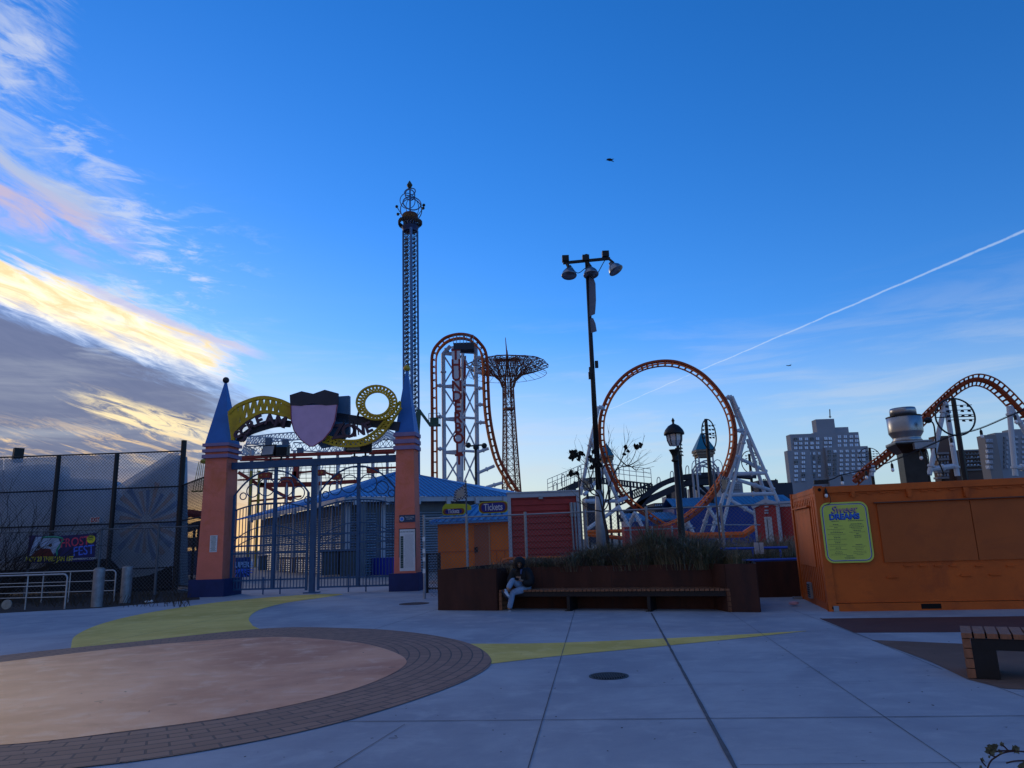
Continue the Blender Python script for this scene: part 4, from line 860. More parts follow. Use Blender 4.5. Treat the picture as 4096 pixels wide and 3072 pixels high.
# small things in front of the shutters
for i, (x, y, w_, h_, lab) in enumerate(((1322, 2305, .95, 1.35, 'dark covered bin left of the paired bins by the shutters'), (1393, 2310, .8, 1.35, 'dark covered bin right of the paired bins by the shutters'), (1050, 2285, .5, 1.1, 'grey litter bin far inside the left gate'))):
    p = G(x, y); e = empty('litter_bin', p, lab, 'bin', 'bins by the shutters'); m = MB(); m.box(p.x-w_/2, p.x+w_/2, -p.y-.3, -p.y+.3, .08, h_, WF); m.build('bin_body', mm('bin_slate', (.05, .07, .08), .7, 0, .2, 4), e)
    m = MB(); m.box(p.x-w_/2-.03, p.x+w_/2+.03, -p.y-.33, -p.y+.33, h_, h_+.06, WF); m.build('lid', blackm, e)
p0, p1 = G(1110, 2295), G(1230, 2300); f = Fr(p0, p1); e = empty('picket_table', f.P(f.L/2, 0, 0), 'brown slatted picket counter inside the left gate', 'counter')
m = MB(); m.box(0, f.L, -.6, 0, 1.0, 1.06, f); m.build('counter_top', mm('dark_brown', (.06, .035, .03), .8), e); m = MB()
for i in range(12): m.box(f.L*i/12, f.L*i/12+.13, -.03, 0, .1, 1.0, f)
m.build('pickets', MT['dark_brown'], e)
p0, p1 = G(1478, 2300), G(1575, 2300); f = Fr(p0, p1); e = empty('blue_planter_box', f.P(f.L/2, -.4, 0), 'bright blue slatted box behind the right gate leaf', 'box'); m = MB(); m.box(0, f.L, -.6, 0, .0, .95, f); m.build('box_body', mm('bright_blue', (.015, .04, .40), .6), e)
m = MB()
for i in range(9): m.box(f.L*i/9+.02, f.L*i/9+.05, .0, .03, .05, .93, f)
m.build('slats', MT['bright_blue'], e)
f = Fr(G(932, 2325), G(985, 2322)); z0, z1 = f.hit(950, 2310)[1], f.hit(950, 2230)[1]; u1 = f.hit(1003, 2270)[0]
e = empty('ride_banner', f.P(u1/2, 0, 0), 'dark blue swirl banner on a stand just inside the left gate', 'banner'); m = MB(); m.box(0, u1, -.03, 0, z0, z1+.0, f); m.build('cloth', mm('banner_blue', (.01, .03, .16), .5, 0, .3, 2), e)
text('SUPERB', .42, f, .002, u1/2, z0+(z1-z0)*.62, mm('pale_letter', (.35, .5, .75), .5), e, sx=.8, bold=.01)
m = MB()
for i in range(8):
    a = .2+i*.35; m.beam(f.P(u1*.4, .01, z0+.45), f.P(u1*.4+math.cos(a)*.75, .01, max(z0+.02, z0+.45-abs(math.sin(a))*.45)), .04)
m.build('ray_print', MT['neon_blue'], e); m = MB()
for u in (0.02, u1-.02): m.tube([f.P(u, -.05, 0), f.P(u, -.05, z1+.05)], .025, 6)
m.build('stand', blackm, e)
# ------------------------------------------------------------------ ticket booth
TB = Fr(A(1752, 2200, 31.5).xy, A(2060, 2200, 30.6).xy)
tz = TB.hit(1900, 2083)[1]; tL = TB.L
tb = empty('ticket_booth', TB.P(tL/2, -1.5, 0), 'orange ticket booth with a little blue hip roof', 'booth')
m = MB(); m.box(0, tL, -3, 0, 0, tz-.02, TB); m.build('wall', mm('booth_orange', (.68, .165, .02), .7, 0, .12, 1.5), tb)
m = MB(); wz = TB.hit(1800, 2210)[1]; m.box(.02, tL, .0, .03, wz, wz+.05, TB)
for x in (1985, 2018): u = TB.hit(x, 2230)[0]; m.box(u, u+.04, 0, .025, 0, wz, TB)
m.build('batten', mm('booth_batten', (.5, .11, .02), .7), tb)
du0, dz1 = TB.hit(1897, 2101); du1 = TB.hit(1956, 2150)[0]; m = MB(); m.box(du0, du1, .0, .035, .1, dz1, TB); o = m.build('door', mm('booth_door', (.34, .105, .045), .7, 0, .1, 2), tb, label='dull brown orange door of the booth')
m = MB(); m.box(du1, du1+.05, .0, .05, .1, dz1, TB); m.build('door_frame', mm('pale_beading', (.42, .22, .12), .6), tb)
hu, hz = TB.hit(1904, 2198); m = MB(); m.box(hu-.05, hu+.09, .035, .075, hz-.12, hz+.10, TB); m.build('handle', blackm, o)
ez = tz; apx = TB.at(1903, 2022, -1.6); az_ = TB.hit(1903, 2022, -1.6)[1]
e0 = [TB.P(TB.hit(1731, 2083)[0], .35, ez), TB.P(tL+.3, .35, ez), TB.P(tL+.3, -3.4, ez), TB.P(-.3, -3.4, ez)]; pk = TB.P(TB.hit(1903, 2022, -1.6)[0], -1.6, az_); pk2 = TB.P(tL-.6, -1.6, az_)
m = MB(); m.poly([e0[0], e0[1], pk2, pk]); m.poly([e0[3], e0[0], pk]); m.poly([e0[1], e0[2], pk2]); m.poly([e0[2], e0[3], pk, pk2]); m.box(e0[0].x*0-.0+TB.hit(1731, 2083)[0], tL+.3, -3.4, .33, ez-.09, ez-.01, TB); rf = m.build('roof', blueroof, tb)
m = MB()
for i in range(14):
    s = i/13; u = TB.hit(1731, 2083)[0]*(1-s)+(tL+.3)*s; up0 = (pk-TB.o).dot(TB.u); k = min(1, max(0, (u-TB.hit(1731, 2083)[0])/(up0-TB.hit(1731, 2083)[0])))
    if k > .05: m.beam(TB.P(u, .35, ez+.02), TB.P(u, .35-1.95*k, ez+(az_-ez)*k+.02), .05, .06, up=(0, 0, 1))
m.beam(e0[0], pk, .12); m.build('roof_ribs', MT['roof_rib'], rf)
def tsign(x0, y0, x1, y1, dd, lab):
    a = TB.hit(x0, y1, dd); b_ = TB.hit(x1, y0, dd); h = b_[1]-a[1]; e = empty('tickets_sign', TB.P((a[0]+b_[0])/2, dd, a[1]), lab, 'sign', 'tickets signs on the booth roof')
    m = MB(); m.prism(rrect(a[0], b_[0], a[1], b_[1], h*.42), dd-.06, dd, TB); m.build('sign_panel', mm('sign_lime', (.42, .44, .03), .5), e)
    m = MB(); m.prism(rrect(a[0]+.03, b_[0]-.03, a[1]+.03, b_[1]-.03, h*.38), dd, dd+.01, TB); m.build('rim', mm('sign_bronze', (.20, .06, .02), .5, 0, .5, 30), e)
    m = MB(); m.prism(rrect(a[0]+.13, b_[0]-.13, a[1]+.06, b_[1]-.06, h*.34), dd+.01, dd+.02, TB); m.build('face', mm('sign_navy2', (.01, .02, .20), .5), e)
    text('Tickets', h*.82, TB, dd+.022, (a[0]+b_[0])/2, (a[1]+b_[1])/2, mm('cream_letter', (.50, .52, .56), .5), e, sx=.72, bold=.006, ext=.003)
    m = MB()
    for u in (a[0]+.4, b_[0]-.4): m.beam(TB.P(u, dd-.1, a[1]+.3), TB.P(u, dd-.4, a[1]-.1), .04)
    m.build('bracket', galv, e)
m = MB(); q = [TB.hit(*c, -.6) for c in ((1770, 2055), (1770, 2030), (1782, 2015), (1870, 2016), (1885, 2025))]; m.prism(q+[TB.hit(1885, 2040, -.6)], -.62, -.58, TB); tag(m.build('sign_back', mm('sign_lime', (.42, .44, .03), .5)), 'lime green back of a tickets sign showing above the smaller sign', 'sign')
tsign(1770, 2029, 1860, 2062, .3, 'smaller tickets sign over the left side of the booth')
tsign(1915, 2003, 2032, 2055, .1, 'larger tickets sign over the right side of the booth')
# ------------------------------------------------------------------ red clapboard shed
RF = Fr(A(2036, 2200, 24.0).xy, A(2332, 2200, 24.0).xy); rz = RF.hit(2037, 1974)[1]; rL = RF.L
rs = empty('red_shed', RF.P(rL/2, -2, 0), 'dark red clapboard shed front framed in white boards', 'shed')
redm = mm('clapboard_red', (.30, .028, .025), .6, 0, .15, 2)
m = MB(); m.box(.05, rL-.3, -2, -.05, 0, rz-.02, RF); nb = 16
for i in range(nb):
    z = rz*i/nb; vs = [RF.P(u, d, zz) for u in (.05, rL-.05) for d, zz in ((-.05, z), (-.005, z), (-.04, z+rz/nb), (-.05, z+rz/nb))]
    m.add(vs, [(0, 1, 2, 3), (4, 7, 6, 5), (0, 4, 5, 1), (1, 5, 6, 2), (2, 6, 7, 3)])
m.build('wall', redm, rs)
m = MB(); m.box(0, .11, -.04, .03, 0, rz, RF); m.box(rL-.13, rL, -.04, .03, 0, rz, RF); m.box(.11, rL-.13, -.04, .03, rz-.15, rz, RF); m.box(-.03, rL+.03, -1, .06, rz, rz+.04, RF); m.build('white_trim', trimm, rs)
u, z = RF.hit(2163, 1990); m = MB(); m.box(u-.07, u+.07, .0, .06, z-.05, z+.05, RF); m.build('wall_light', galv, rs)
m = MB()
for x in (2284, 2297):
    u0, z0 = RF.hit(x, 2010, .12); u1_, z1_ = RF.hit(x+12, 2200, .12); m.tube([RF.P(u0, .12, z0), RF.P(u0, .12, z0-.45)], .05, 8); m.tube([RF.P(u0, .12, z0-.45), RF.P(u1_, .12, z1_)], .032, 8)
u, z = RF.hit(2300, 2215, .12); m.box(u-.12, u+.1, .05, .2, z-.25, z+.05, RF); m.build('conduit_pipes', galv, rs)
# orange rail behind the hedge
m = MB(); m.tube([RF.at(2010, 2240, .6), RF.at(2030, 2235, .6), RF.at(2260, 2229, .6)], .05, 6); m.tube([RF.at(2010, 2240, .6), RF.P(RF.hit(2000, 2270, .6)[0], .6, 0)], .05, 6); m.tube([RF.at(2258, 2229, .6), RF.P(RF.hit(2262, 2270, .6)[0], .6, 0)], .05, 6); tag(m.build('orange_rail', orangep), 'low orange guard rail along the foot of the red shed', 'rail')
# ------------------------------------------------------------------ galvanised fence behind the planter
NF = Fr(A(1697, 2200, 22.8).xy, A(3170, 2150, 20.6).xy); nz = NF.hit(1867, 2068)[1]
ff = empty('park_fence', NF.P(NF.L/2, 0, 0), 'long galvanised chain link fence running behind the planter', 'fence')
for x in (1697, 1868, 2104, 2345, 2592, 2895):
    u = NF.hit(x, 2150)[0]; m = MB(); m.tube([NF.P(u, 0, 0), NF.P(u, 0, nz+(.08 if x != 1697 else .12))], .042, 8); m.build('post', galv, ff)
m = MB(); m.tube([NF.P(0, 0, nz), NF.P(NF.L+.3, 0, nz)], .026, 6); m.tube([NF.P(NF.hit(2104, 2150)[0], 0, .9), NF.P(NF.L+.3, 0, .9)], .02, 6); m.build('rail', galv, ff)
m = MB(); chainlink(m, NF, .2, NF.L+.3, .05, nz-.03, .11, .0035, .03); m.build('wire_mesh', mm('mesh_grey', (.16, .15, .16), .6, .3), ff)
# sticker covered post and black mesh gate right of the gate
pb = mm('black_gate', (.015, .015, .02), .6, .3)
e = empty('black_mesh_gate', A(1730, 2330, 25.5)*1-Vector((0, 0, A(1730, 2330, 25.5).z)), 'narrow black chain link gate between the gate pillar and the planter', 'gate'); f = Fr(A(1707, 2300, 25.5).xy, A(1757, 2300, 25.3).xy); z = f.hit(1730, 2212)[1]
m = MB()
for u in (0, f.L): m.tube([f.P(u, 0, 0), f.P(u, 0, z)], .06, 8)
m.tube([f.P(0, 0, z-.03), f.P(f.L, 0, z-.03)], .03, 6); m.tube([f.P(0, 0, .15), f.P(f.L, 0, .15)], .03, 6); m.build('gate_frame', pb, e); m = MB(); chainlink(m, f, 0, f.L, .1, z, .11, .006); m.build('wire_mesh', pb, e)
for i, (zz, c) in enumerate(((1.7, 0), (1.35, 0), (1.1, 1), (.75, 0))): u = NF.hit(1697, 2150)[0]; m = MB(); m.box(u-.04, u+.04, .04, .05, zz, zz+.13, NF); m.build('sticker', signw, ff)
# flag poles with racing flags
def flag(x, ytop, ybase_y, Y, pts, lab, pole=True):
    e = empty('flag_pole', Vector((A(x, 2150, Y).x, Y, 0)), lab, 'flag pole', 'racing flags on the fence'); f = YF(Y); u0 = A(x, 2150, Y).x; zt_ = A(x, ytop, Y).z
    m = MB(); m.tube([Vector((u0, Y, 0)), Vector((u0, Y, zt_))], [.035, .022], 8); m.build('pole', mm('pole_grey', (.10, .11, .13), .6, .3), e)
    P = [(A(px, py, Y-.05).x, A(px, py, Y-.05).z) for px, py in pts]
    m = MB(); a, b_, c, d_ = P; N = 10
    def at(s, t): 
        x0 = a[0]*(1-s)+b_[0]*s; z0 = a[1]*(1-s)+b_[1]*s; x1 = d_[0]*(1-s)+c[0]*s; z1 = d_[1]*(1-s)+c[1]*s
        return Vector((x0*(1-t)+x1*t, Y-.06+.08*math.sin(s*5+t*3), z0*(1-t)+z1*t))
    for i in range(N):
        for j in range(N):
            edge = min(i, N-1-i, j, N-1-j) < 2; m.c = (0 if (i+j) % 2 else 1) if edge else 2
            m.add([at(i/N, j/N), at((i+1)/N, j/N), at((i+1)/N, (j+1)/N), at(i/N, (j+1)/N)], [(0, 1, 2, 3)])
    o = m.build('flag_cloth', [clear_alpha('flag_white', (.35, .36, .38), .95), clear_alpha('flag_black', (.04, .04, .06), .97), clear_alpha('flag_tan', (.36, .30, .22), .9)], e); return e
flag(1868, 1922, 2250, 22.6, [(1864, 1932), (1820, 1965), (1810, 2010), (1872, 1992)], 'pole with a faded checkered flag in front of the pavilion roof')
flag(2328, 1890, 2250, 21.6, [(2330, 1905), (2350, 1920), (2375, 1960), (2335, 1965)], 'pole with a ragged checkered flag right of the red shed')
flag(2879, 1875, 2250, 21.0, [(2880, 1895), (2915, 1915), (2905, 1965), (2885, 1975)], 'pole with a checkered flag beside the white coaster legs')
# ------------------------------------------------------------------ tall floodlight mast in the planter
Yp = 20.4; base = A(2410, 2300, Yp); topP = A(2345, 1018, Yp); e = empty('floodlight_mast', Vector((base.x, Yp, 0)), 'tall black floodlight mast with three round lamps rising from the planter', 'mast')
bx0 = A(2405, 2170, Yp).x; zs_ = A(2395, 1960, Yp).z
def pc_(z): s = z/topP.z; return Vector((bx0*(1-s)+topP.x*s, Yp, z))
m = MB(); m.tube([pc_(0), pc_(2.2), pc_(zs_)], [.15, .14, .10], 14); m.build('pole_base', galv, e, True)
m = MB(); m.tube([pc_(zs_), pc_(topP.z)], [.085, .05], 14); m.build('pole', blackm, e, True)
lf_, rg_ = A(2252, 1052, Yp), A(2440, 1034, Yp); m = MB(); m.beam(lf_, rg_, .075); m.build('cross_arm', blackm, e)
for (bx_, by_), (hx_, hy_), tl in (((2262, 1042), (2276, 1088), (-.05, .0)), ((2343, 1040), (2362, 1085), (.05, -.05)), ((2422, 1024), (2455, 1070), (.55, .0))):
    b0 = A(bx_, by_, Yp); h0 = A(hx_, hy_, Yp-.12); m = MB(); m.box(b0.x-.10, b0.x+.10, -Yp-.09, -Yp+.09, b0.z-.03, b0.z+.14, WF); m.beam(b0, h0+Vector((0, 0, .15)), .07); m.build('ballast_box', blackm, e)
    ax_ = Vector((-tl[0], .25, 1)).normalized(); m = MB(); m.lathe(h0-ax_*.14, [(.22, 0), (.23, .015), (.215, .05), (.19, .13), (.12, .22), (.07, .27), (.06, .33)], 24, ax_); m.build('lamp_bowl', mm('brushed_bowl', (.25, .28, .32), .3, .9), e, True)
m = MB()
for a, b_, c in (((2280, 1060), (2310, 1092), (2345, 1070)), ((2345, 1080), (2375, 1112), (2420, 1040))): m.tube(spline([A(*a, Yp-.1), A(*b_, Yp-.15), A(*c, Yp-.1)], 6), .012, 4)
m.build('wire', blackm, e)
rag = clear_alpha('torn_banner', (.20, .21, .27), .94, trans=.3)
def ragg(pts, lab, off):
    f = YF(Yp-.06); m = MB(); P = [(A(x, y, Yp-.06).x, A(x, y, Yp-.06).z) for x, y in pts]; m.prism(P, -.012, .012, f); tag(m.build('torn_banner', rag), lab, 'torn banner', 'torn banners on the mast')
ragg([(2355, 1118), (2372, 1082), (2374, 1112), (2382, 1135), (2384, 1200), (2382, 1235), (2380, 1256), (2366, 1262), (2358, 1268), (2357, 1200)], 'long torn grey banner hanging high on the floodlight mast', 0)
ragg([(2360, 1275), (2372, 1272), (2382, 1295), (2387, 1325), (2364, 1332)], 'short dark torn banner lower on the floodlight mast', 0)
m = MB()
for x, y in ((2384, 1455), (2360, 1480), (2358, 1500)): c = A(x, y, Yp-.05); m.box(c.x-.03, c.x+.06, -c.y-.05, -c.y+.05, c.z-.12, c.z+.08, WF)
m.build('camera_box', blackm, e)
# black park lamp post
Yl = 21.2; bt = A(2732, 2200, Yl); lt = A(2700, 1830, Yl); f0 = A(2693, 1690, Yl); lm = empty('lamp_post', Vector((bt.x, Yl, 0)), 'black park lamp post with a glazed lantern behind the planter', 'lamp post')
zl0 = A(2697, 1800, Yl).z; m = MB(); m.tube([Vector((bt.x+.03, Yl, 0)), Vector((bt.x, Yl, 1.2)), Vector((lt.x+.02, Yl, zl0-.15))], [.13, .11, .075], 14); m.lathe(Vector((lt.x, Yl, zl0-.35)), [(.08, 0), (.12, .04), (.08, .09), (.09, .2), (.15, .33), (.17, .36)], 14); m.build('post', blackm, lm, True)
lc = Vector((A(2697, 1745, Yl).x, Yl, 0)); z0, z1 = A(2697, 1783, Yl).z, A(2697, 1736, Yl).z
m = MB(); m.lathe(lc, [(.15, z0), (.21, z0+.15), (.225, z1)], 8); m.build('lantern_glass', mm('frosted_pane', (.40, .46, .52), .15, 0, .05, 2, spec=.8), lm)
m = MB()
for k in range(8):
    a = 2*PI*k/8; d = Vector((math.cos(a), math.sin(a), 0)); m.tube([lc+d*.155+Vector((0, 0, z0)), lc+d*.215+Vector((0, 0, z0+.15)), lc+d*.235+Vector((0, 0, z1))], .014, 4)
m.build('lantern_frame', blackm, lm)
m = MB(); m.lathe(lc, [(.30, z1-.02), (.30, z1+.03), (.26, z1+.12), (.16, z1+.24), (.07, z1+.29), (.03, z1+.31), (.035, z1+.36), (.05, z1+.40), (.01, z1+.48)], 16); m.build('lantern_roof', blackm, lm, True)
# ------------------------------------------------------------------ rear rusty planter, blue pipe, white sign boards
RP = Fr(A(2990, 2300, 19.2).xy, A(3260, 2300, 18.9).xy); e = empty('steel_planter', RP.P(RP.L/2, -1.2, 0), 'second rusty steel planter wall between the long planter and the kiosk', 'planter'); z = RP.hit(3100, 2246)[1]
m = MB(); m.box(0, RP.L, -1.6, -.0, 0, z, RP); m.build('planter_wall', rust, e)
m = MB(); m.tube([RP.P(-.1, -.05, z+.04), RP.P(RP.L, -.05, z+.04)], .035, 8); tag(m.build('blue_pipe', mm('blue_pipe_paint', (.03, .09, .50), .4)), 'bright blue pipe lying along the second planter wall', 'pipe')
m = MB(); m.tube([NF.at(2880, 2196, .3), NF.at(3150, 2190, .3)], .035, 8)
for x in (2895, 3010, 3120): q = NF.at(x, 2194, .3); m.tube([q, Vector((q.x, q.y, 0))], .03, 6)
tag(m.build('blue_rail', MT['blue_pipe_paint']), 'bright blue rail crossing behind the small white boards', 'rail')
for i, (x0, x1) in enumerate(((3016, 3035), (3037, 3053))):
    f = YF(20.3); a = A(x0, 2215, 20.3); b_ = A(x1, 2172, 20.3); m = MB(); m.prism([(A(x, y, 20.3).x, A(x, y, 20.3).z) for x, y in ((x0, 2170), (x1-(0 if i else 1), 2170), (x1+4, 2215), (x0+5, 2217))], -.02, .0, f); tag(m.build('notice_board', mm('panel_pale', (.5, .52, .54), .6, 0, .2, 8)), ('left' if i == 0 else 'right')+' one of two small white boards standing above the blue rail', 'board', 'small white boards')
m = MB(); q = A(3037, 2220, 20.3); m.tube([Vector((q.x, 20.36, 0)), Vector((A(3034, 2166, 20.3).x, 20.36, A(3034, 2166, 20.3).z))], .03, 6); tag(m.build('thin_post', blackm), 'thin black post carrying the two small white boards', 'post')
# ------------------------------------------------------------------ grasses
def grass(name, area, n, hmin, hmax, cols, lab, w_=.005, seed=1, lean=.5, z0=.84, plume=False, hfun=None, clump=0, cr=.10):
    random.seed(seed); m = MB(); C_ = None
    for i in range(n):
        if clump:
            if i % clump == 0: C_ = area(); ch = random.uniform(.6, 1.15); cc_ = random.choice(range(len(cols))); cl_ = Vector((random.gauss(0, .25), random.gauss(0, .25), 0))
            a = random.uniform(0, 2*PI); rr = abs(random.gauss(0, cr)); d = (Vector((math.cos(a), math.sin(a), 0))+cl_).normalized(); p = Vector((C_[0]+math.cos(a)*rr, C_[1]+math.sin(a)*rr, 0)); h = random.uniform(hmin, hmax)*ch*(hfun(C_) if hfun else 1); m.c = cc_ if random.random() < .7 else random.choice(range(len(cols))); l = h*random.uniform(.15, lean)*(.4+rr/cr*.6)
        else:
            p = area(); h = random.uniform(hmin, hmax)*(hfun(p) if hfun else 1); a = random.uniform(0, 2*PI); l = random.uniform(.1, lean)*h; m.c = random.choice(range(len(cols))); d = Vector((math.cos(a), math.sin(a), 0))
        s = Vector((-d.y, d.x, 0))*w_*random.uniform(.6, 1.4); b = Vector((p[0], p[1], z0)); dr = random.uniform(.0, .45)
        P_ = [b, b+d*l*.18+Vector((0, 0, h*.45)), b+d*l*.55+Vector((0, 0, h*.82)), b+d*l*1.15+Vector((0, 0, h*(1-dr)))]
        m.add([P_[0]-s, P_[0]+s, P_[1]+s, P_[1]-s, P_[2]+s*.7, P_[2]-s*.7, P_[3]], [(0, 1, 2, 3), (3, 2, 4, 5), (5, 4, 6)])
        if plume and random.random() < .35:
            q = P_[2]; t_ = P_[3]
            for k in range(6): c = q.lerp(t_, .2+.16*k); s2 = Vector((random.gauss(0, .016), random.gauss(0, .016), .035)); m.add([c-s2-s*2, c+s*2.5, c+s2+Vector((0, 0, .03))], [(0, 1, 2)])
    return tag(m.build(name, cols), lab, name.replace('_', ' '), kind='stuff')
gA_ = mm('grass_dark_green', (.07, .095, .055), .9, 0, .5, 3); gB_ = mm('grass_olive', (.13, .13, .075), .9, 0, .4, 3); gC_ = mm('grass_straw', (.24, .19, .12), .9, 0, .3, 3); gD_ = mm('grass_brown', (.10, .068, .052), .9, 0, .4, 3); gE_ = mm('grass_blue', (.095, .12, .11), .9, 0, .4, 3)
def ar(u0, u1, d0, d1): return lambda: BF.P(random.uniform(u0, u1), random.uniform(d0, d1), 0)
def hump(c_, wd, lo=.4): return lambda p: lo+(1-lo)*max(0, math.cos(min(1.5, abs(((p[0]-BF.o.x)*BF.u.x+(p[1]-BF.o.y)*BF.u.y)-c_)/wd*1.57)))
grass('dry_grass', ar(.4, 1.9, -2.4, -.3), 900, .12, .38, [gC_, gD_, gD_], 'short dry grass in the left end of the long planter', seed=2, clump=60, lean=1.2)
grass('low_hedge', ar(1.7, 3.6, -1.7, -.75), 9000, .12, .42, [gD_, gD_, gA_, gC_], 'low dark brown hedge behind the person', seed=3, lean=1.2, clump=70, cr=.12)
grass('tall_grass', ar(3.3, 6.8, -1.75, -.72), 26000, .4, .95, [gA_, gB_, gB_, gE_, gD_, gC_], 'dense arching dark grasses in the middle of the planter', seed=4, lean=1.25, clump=170, cr=.14, hfun=lambda p: hump(5.2, 2.3, .38)(p)*(.72+.6*noise.noise(Vector((p[0]*1.7, p[1]*1.7, 0))+Vector((3, 1, 0)))+.15))
grass('sparse_grass', ar(6.6, 7.2, -1.6, -.5), 1200, .2, .5, [gA_, gB_, gC_], 'thin olive grass at the right end of the planter', seed=5, clump=50, lean=1.1)
def arn(x0, x1, Y0, Y1):
    def f_():
        Y = random.uniform(Y0, Y1); return Vector((A(random.uniform(x0, x1), 2200, Y).x, Y, 0))
    return f_
grass('plume_grass', arn(2330, 2700, 21.9, 22.8), 1600, .8, 1.35, [gB_, gC_], 'pale plumed grass behind the fence by the red wall', seed=6, lean=.3, z0=.1, plume=True)
grass('plume_grass', arn(2740, 3200, 21.4, 23.2), 3400, .95, 1.55, [gC_, gC_, gB_, mm('plume_pale', (.26, .22, .18), .9, 0, .3, 3)], 'silvery plumed grass behind the fence near the red hut', seed=7, lean=.35, z0=.1, plume=True)
grass('shrub_ground', arn(2700, 3260, 19.9, 21.3), 8000, .35, .95, [gA_, gB_, gB_, gC_], 'green brown low shrubs above the second planter', seed=8, lean=1.1, z0=.3, clump=90, cr=.13)
# ------------------------------------------------------------------ young tree with a few leaves
bark = mm('bark_dark', (.035, .03, .03), .95, 0, .3, 8); leafm = mm('leaf_black', (.012, .012, .012), .9, 0, .4, 6)
Yt = 19.0; tb_ = Vector((A(2440, 2230, Yt).x, Yt, .85)); tr = empty('young_tree', tb_, 'thin leafless young tree with a few dark leaf clusters by the mast', 'tree')
def T(x, y, dy=0): return A(x, y, Yt+dy)
s_ = 570/1891
def Zt(x, y, dy=0): return T(2180+x*s_, 1750+y*s_, dy)
m = MB(); m.tube([tb_, Zt(845, 1480), Zt(820, 1250), Zt(795, 1130), Zt(765, 980)], [.05, .05, .042, .04, .032], 8); m.build('trunk', bark, tr)
m = MB(); random.seed(21)
BR = [[(765, 980), (720, 780), (650, 690), (600, 560), (565, 400), (520, 330), (470, 280)], [(765, 980), (780, 800), (770, 600), (760, 420), (700, 330)], [(765, 980), (800, 850), (850, 660), (920, 470), (1010, 390), (1090, 380), (1180, 250), (1220, 140), (1290, 90)],
      [(1090, 380), (1150, 390), (1210, 435), (1255, 380)], [(1090, 380), (1160, 350), (1225, 315)], [(920, 470), (1000, 330), (1050, 200), (1070, 140)], [(765, 980), (640, 960), (520, 900), (470, 820)], [(720, 780), (620, 740), (560, 640), (440, 530), (390, 490)], [(800, 850), (900, 800), (960, 790)],
      [(650, 690), (560, 700), (480, 560)], [(600, 560), (640, 420), (620, 260), (640, 200)], [(760, 420), (820, 300), (840, 100)], [(765, 980), (830, 900), (870, 700), (880, 500)], [(780, 800), (700, 600), (690, 420)], [(1090, 380), (1000, 300), (900, 190)]]
for br_ in BR:
    dy = random.uniform(-.5, .5); P = [Zt(x, y, dy*i/len(br_)) for i, (x, y) in enumerate(br_)]; m.tube(spline(P, 3), [.02*(1-.75*i/(3*(len(P)-1))) for i in range(3*(len(P)-1)+1)], 5)
    for k in range(5):
        q = P[random.randint(1, len(P)-1)]; twigs(m, q, (P[-1]-P[0]).normalized()+Vector((random.gauss(0, .4), random.gauss(0, .3), .3)), random.uniform(.2, .5), .006, 1, .4, 2)
m.build('branches', bark, tr)
for x, y, r_, n in ((385, 220, 60, 34), (470, 225, 40, 14), (625, 300, 28, 12), (690, 340, 60, 36), (620, 395, 24, 9), (345, 485, 40, 14), (410, 475, 22, 6), (640, 185, 20, 5), (1070, 135, 18, 4), (1205, 130, 26, 6), (1270, 100, 22, 5), (1050, 215, 14, 3), (1103, 180, 8, 2), (440, 295, 10, 2), (600, 255, 14, 4)):
    m = MB()
    for k in range(n):
        c = Zt(x+random.gauss(0, r_*.45), y+random.gauss(0, r_*.45), random.gauss(0, .12)); v = Vector((random.gauss(0, 1), random.gauss(0, .5), random.gauss(0, 1))).normalized()*.06; w2 = v.cross(Vector((random.random(), 1, random.random()))).normalized()*.042
        m.add([c-v, c-v*.3+w2, c+v*.4+w2*.8, c+v*1.1, c+v*.4-w2*.8, c-v*.3-w2], [(0, 1, 2, 3, 4, 5)])
    m.build('leaf_cluster', leafm, tr)
# near twig at the bottom right
random.seed(9); e = empty('rose_twig', A(4060, 3072, 3.2), 'thorny rose twig with withered leaves in the bottom right corner', 'twig')
s9 = 296/789
def Zn(x, y): return A(3800+x*s9, 2450+y*s9, 3.2)
m = MB()
for br_ in ([(385, 1700), (430, 1590), (490, 1540), (560, 1500), (660, 1480), (800, 1485), (1000, 1520)], [(490, 1540), (440, 1520), (410, 1480)], [(560, 1500), (530, 1470)], [(480, 1485), (540, 1475), (680, 1470)], [(600, 1605), (680, 1585), (800, 1580), (1000, 1600)], [(385, 1640), (350, 1600), (330, 1565)], [(620, 1470), (570, 1420), (545, 1410)]):
    m.tube(spline([Zn(*q) for q in br_], 4), .0032, 5)
m.build('stem', mm('stem_red', (.05, .022, .018), .8), e)
m = MB()
for x, y, n, r_ in ((430, 1470, 70, 44), (480, 1425, 24, 24), (700, 1455, 26, 30), (550, 1410, 5, 14), (535, 1480, 4, 12), (345, 1570, 4, 12), (780, 1640, 34, 40), (330, 1655, 4, 10)):
    for k in range(n):
        c = Zn(x+random.gauss(0, r_*.5), y+random.gauss(0, r_*.5)); v = Vector((random.gauss(0, 1), random.gauss(0, .6), random.gauss(0, 1))).normalized()*.011; w2 = v.cross(Vector((0, 1, .3))).normalized()*.006
        m.add([c-v, c+w2, c+v, c-w2], [(0, 1, 2, 3)])
m.build('leaves', mm('withered_leaf', (.13, .12, .07), .9, 0, .5, 40), e)
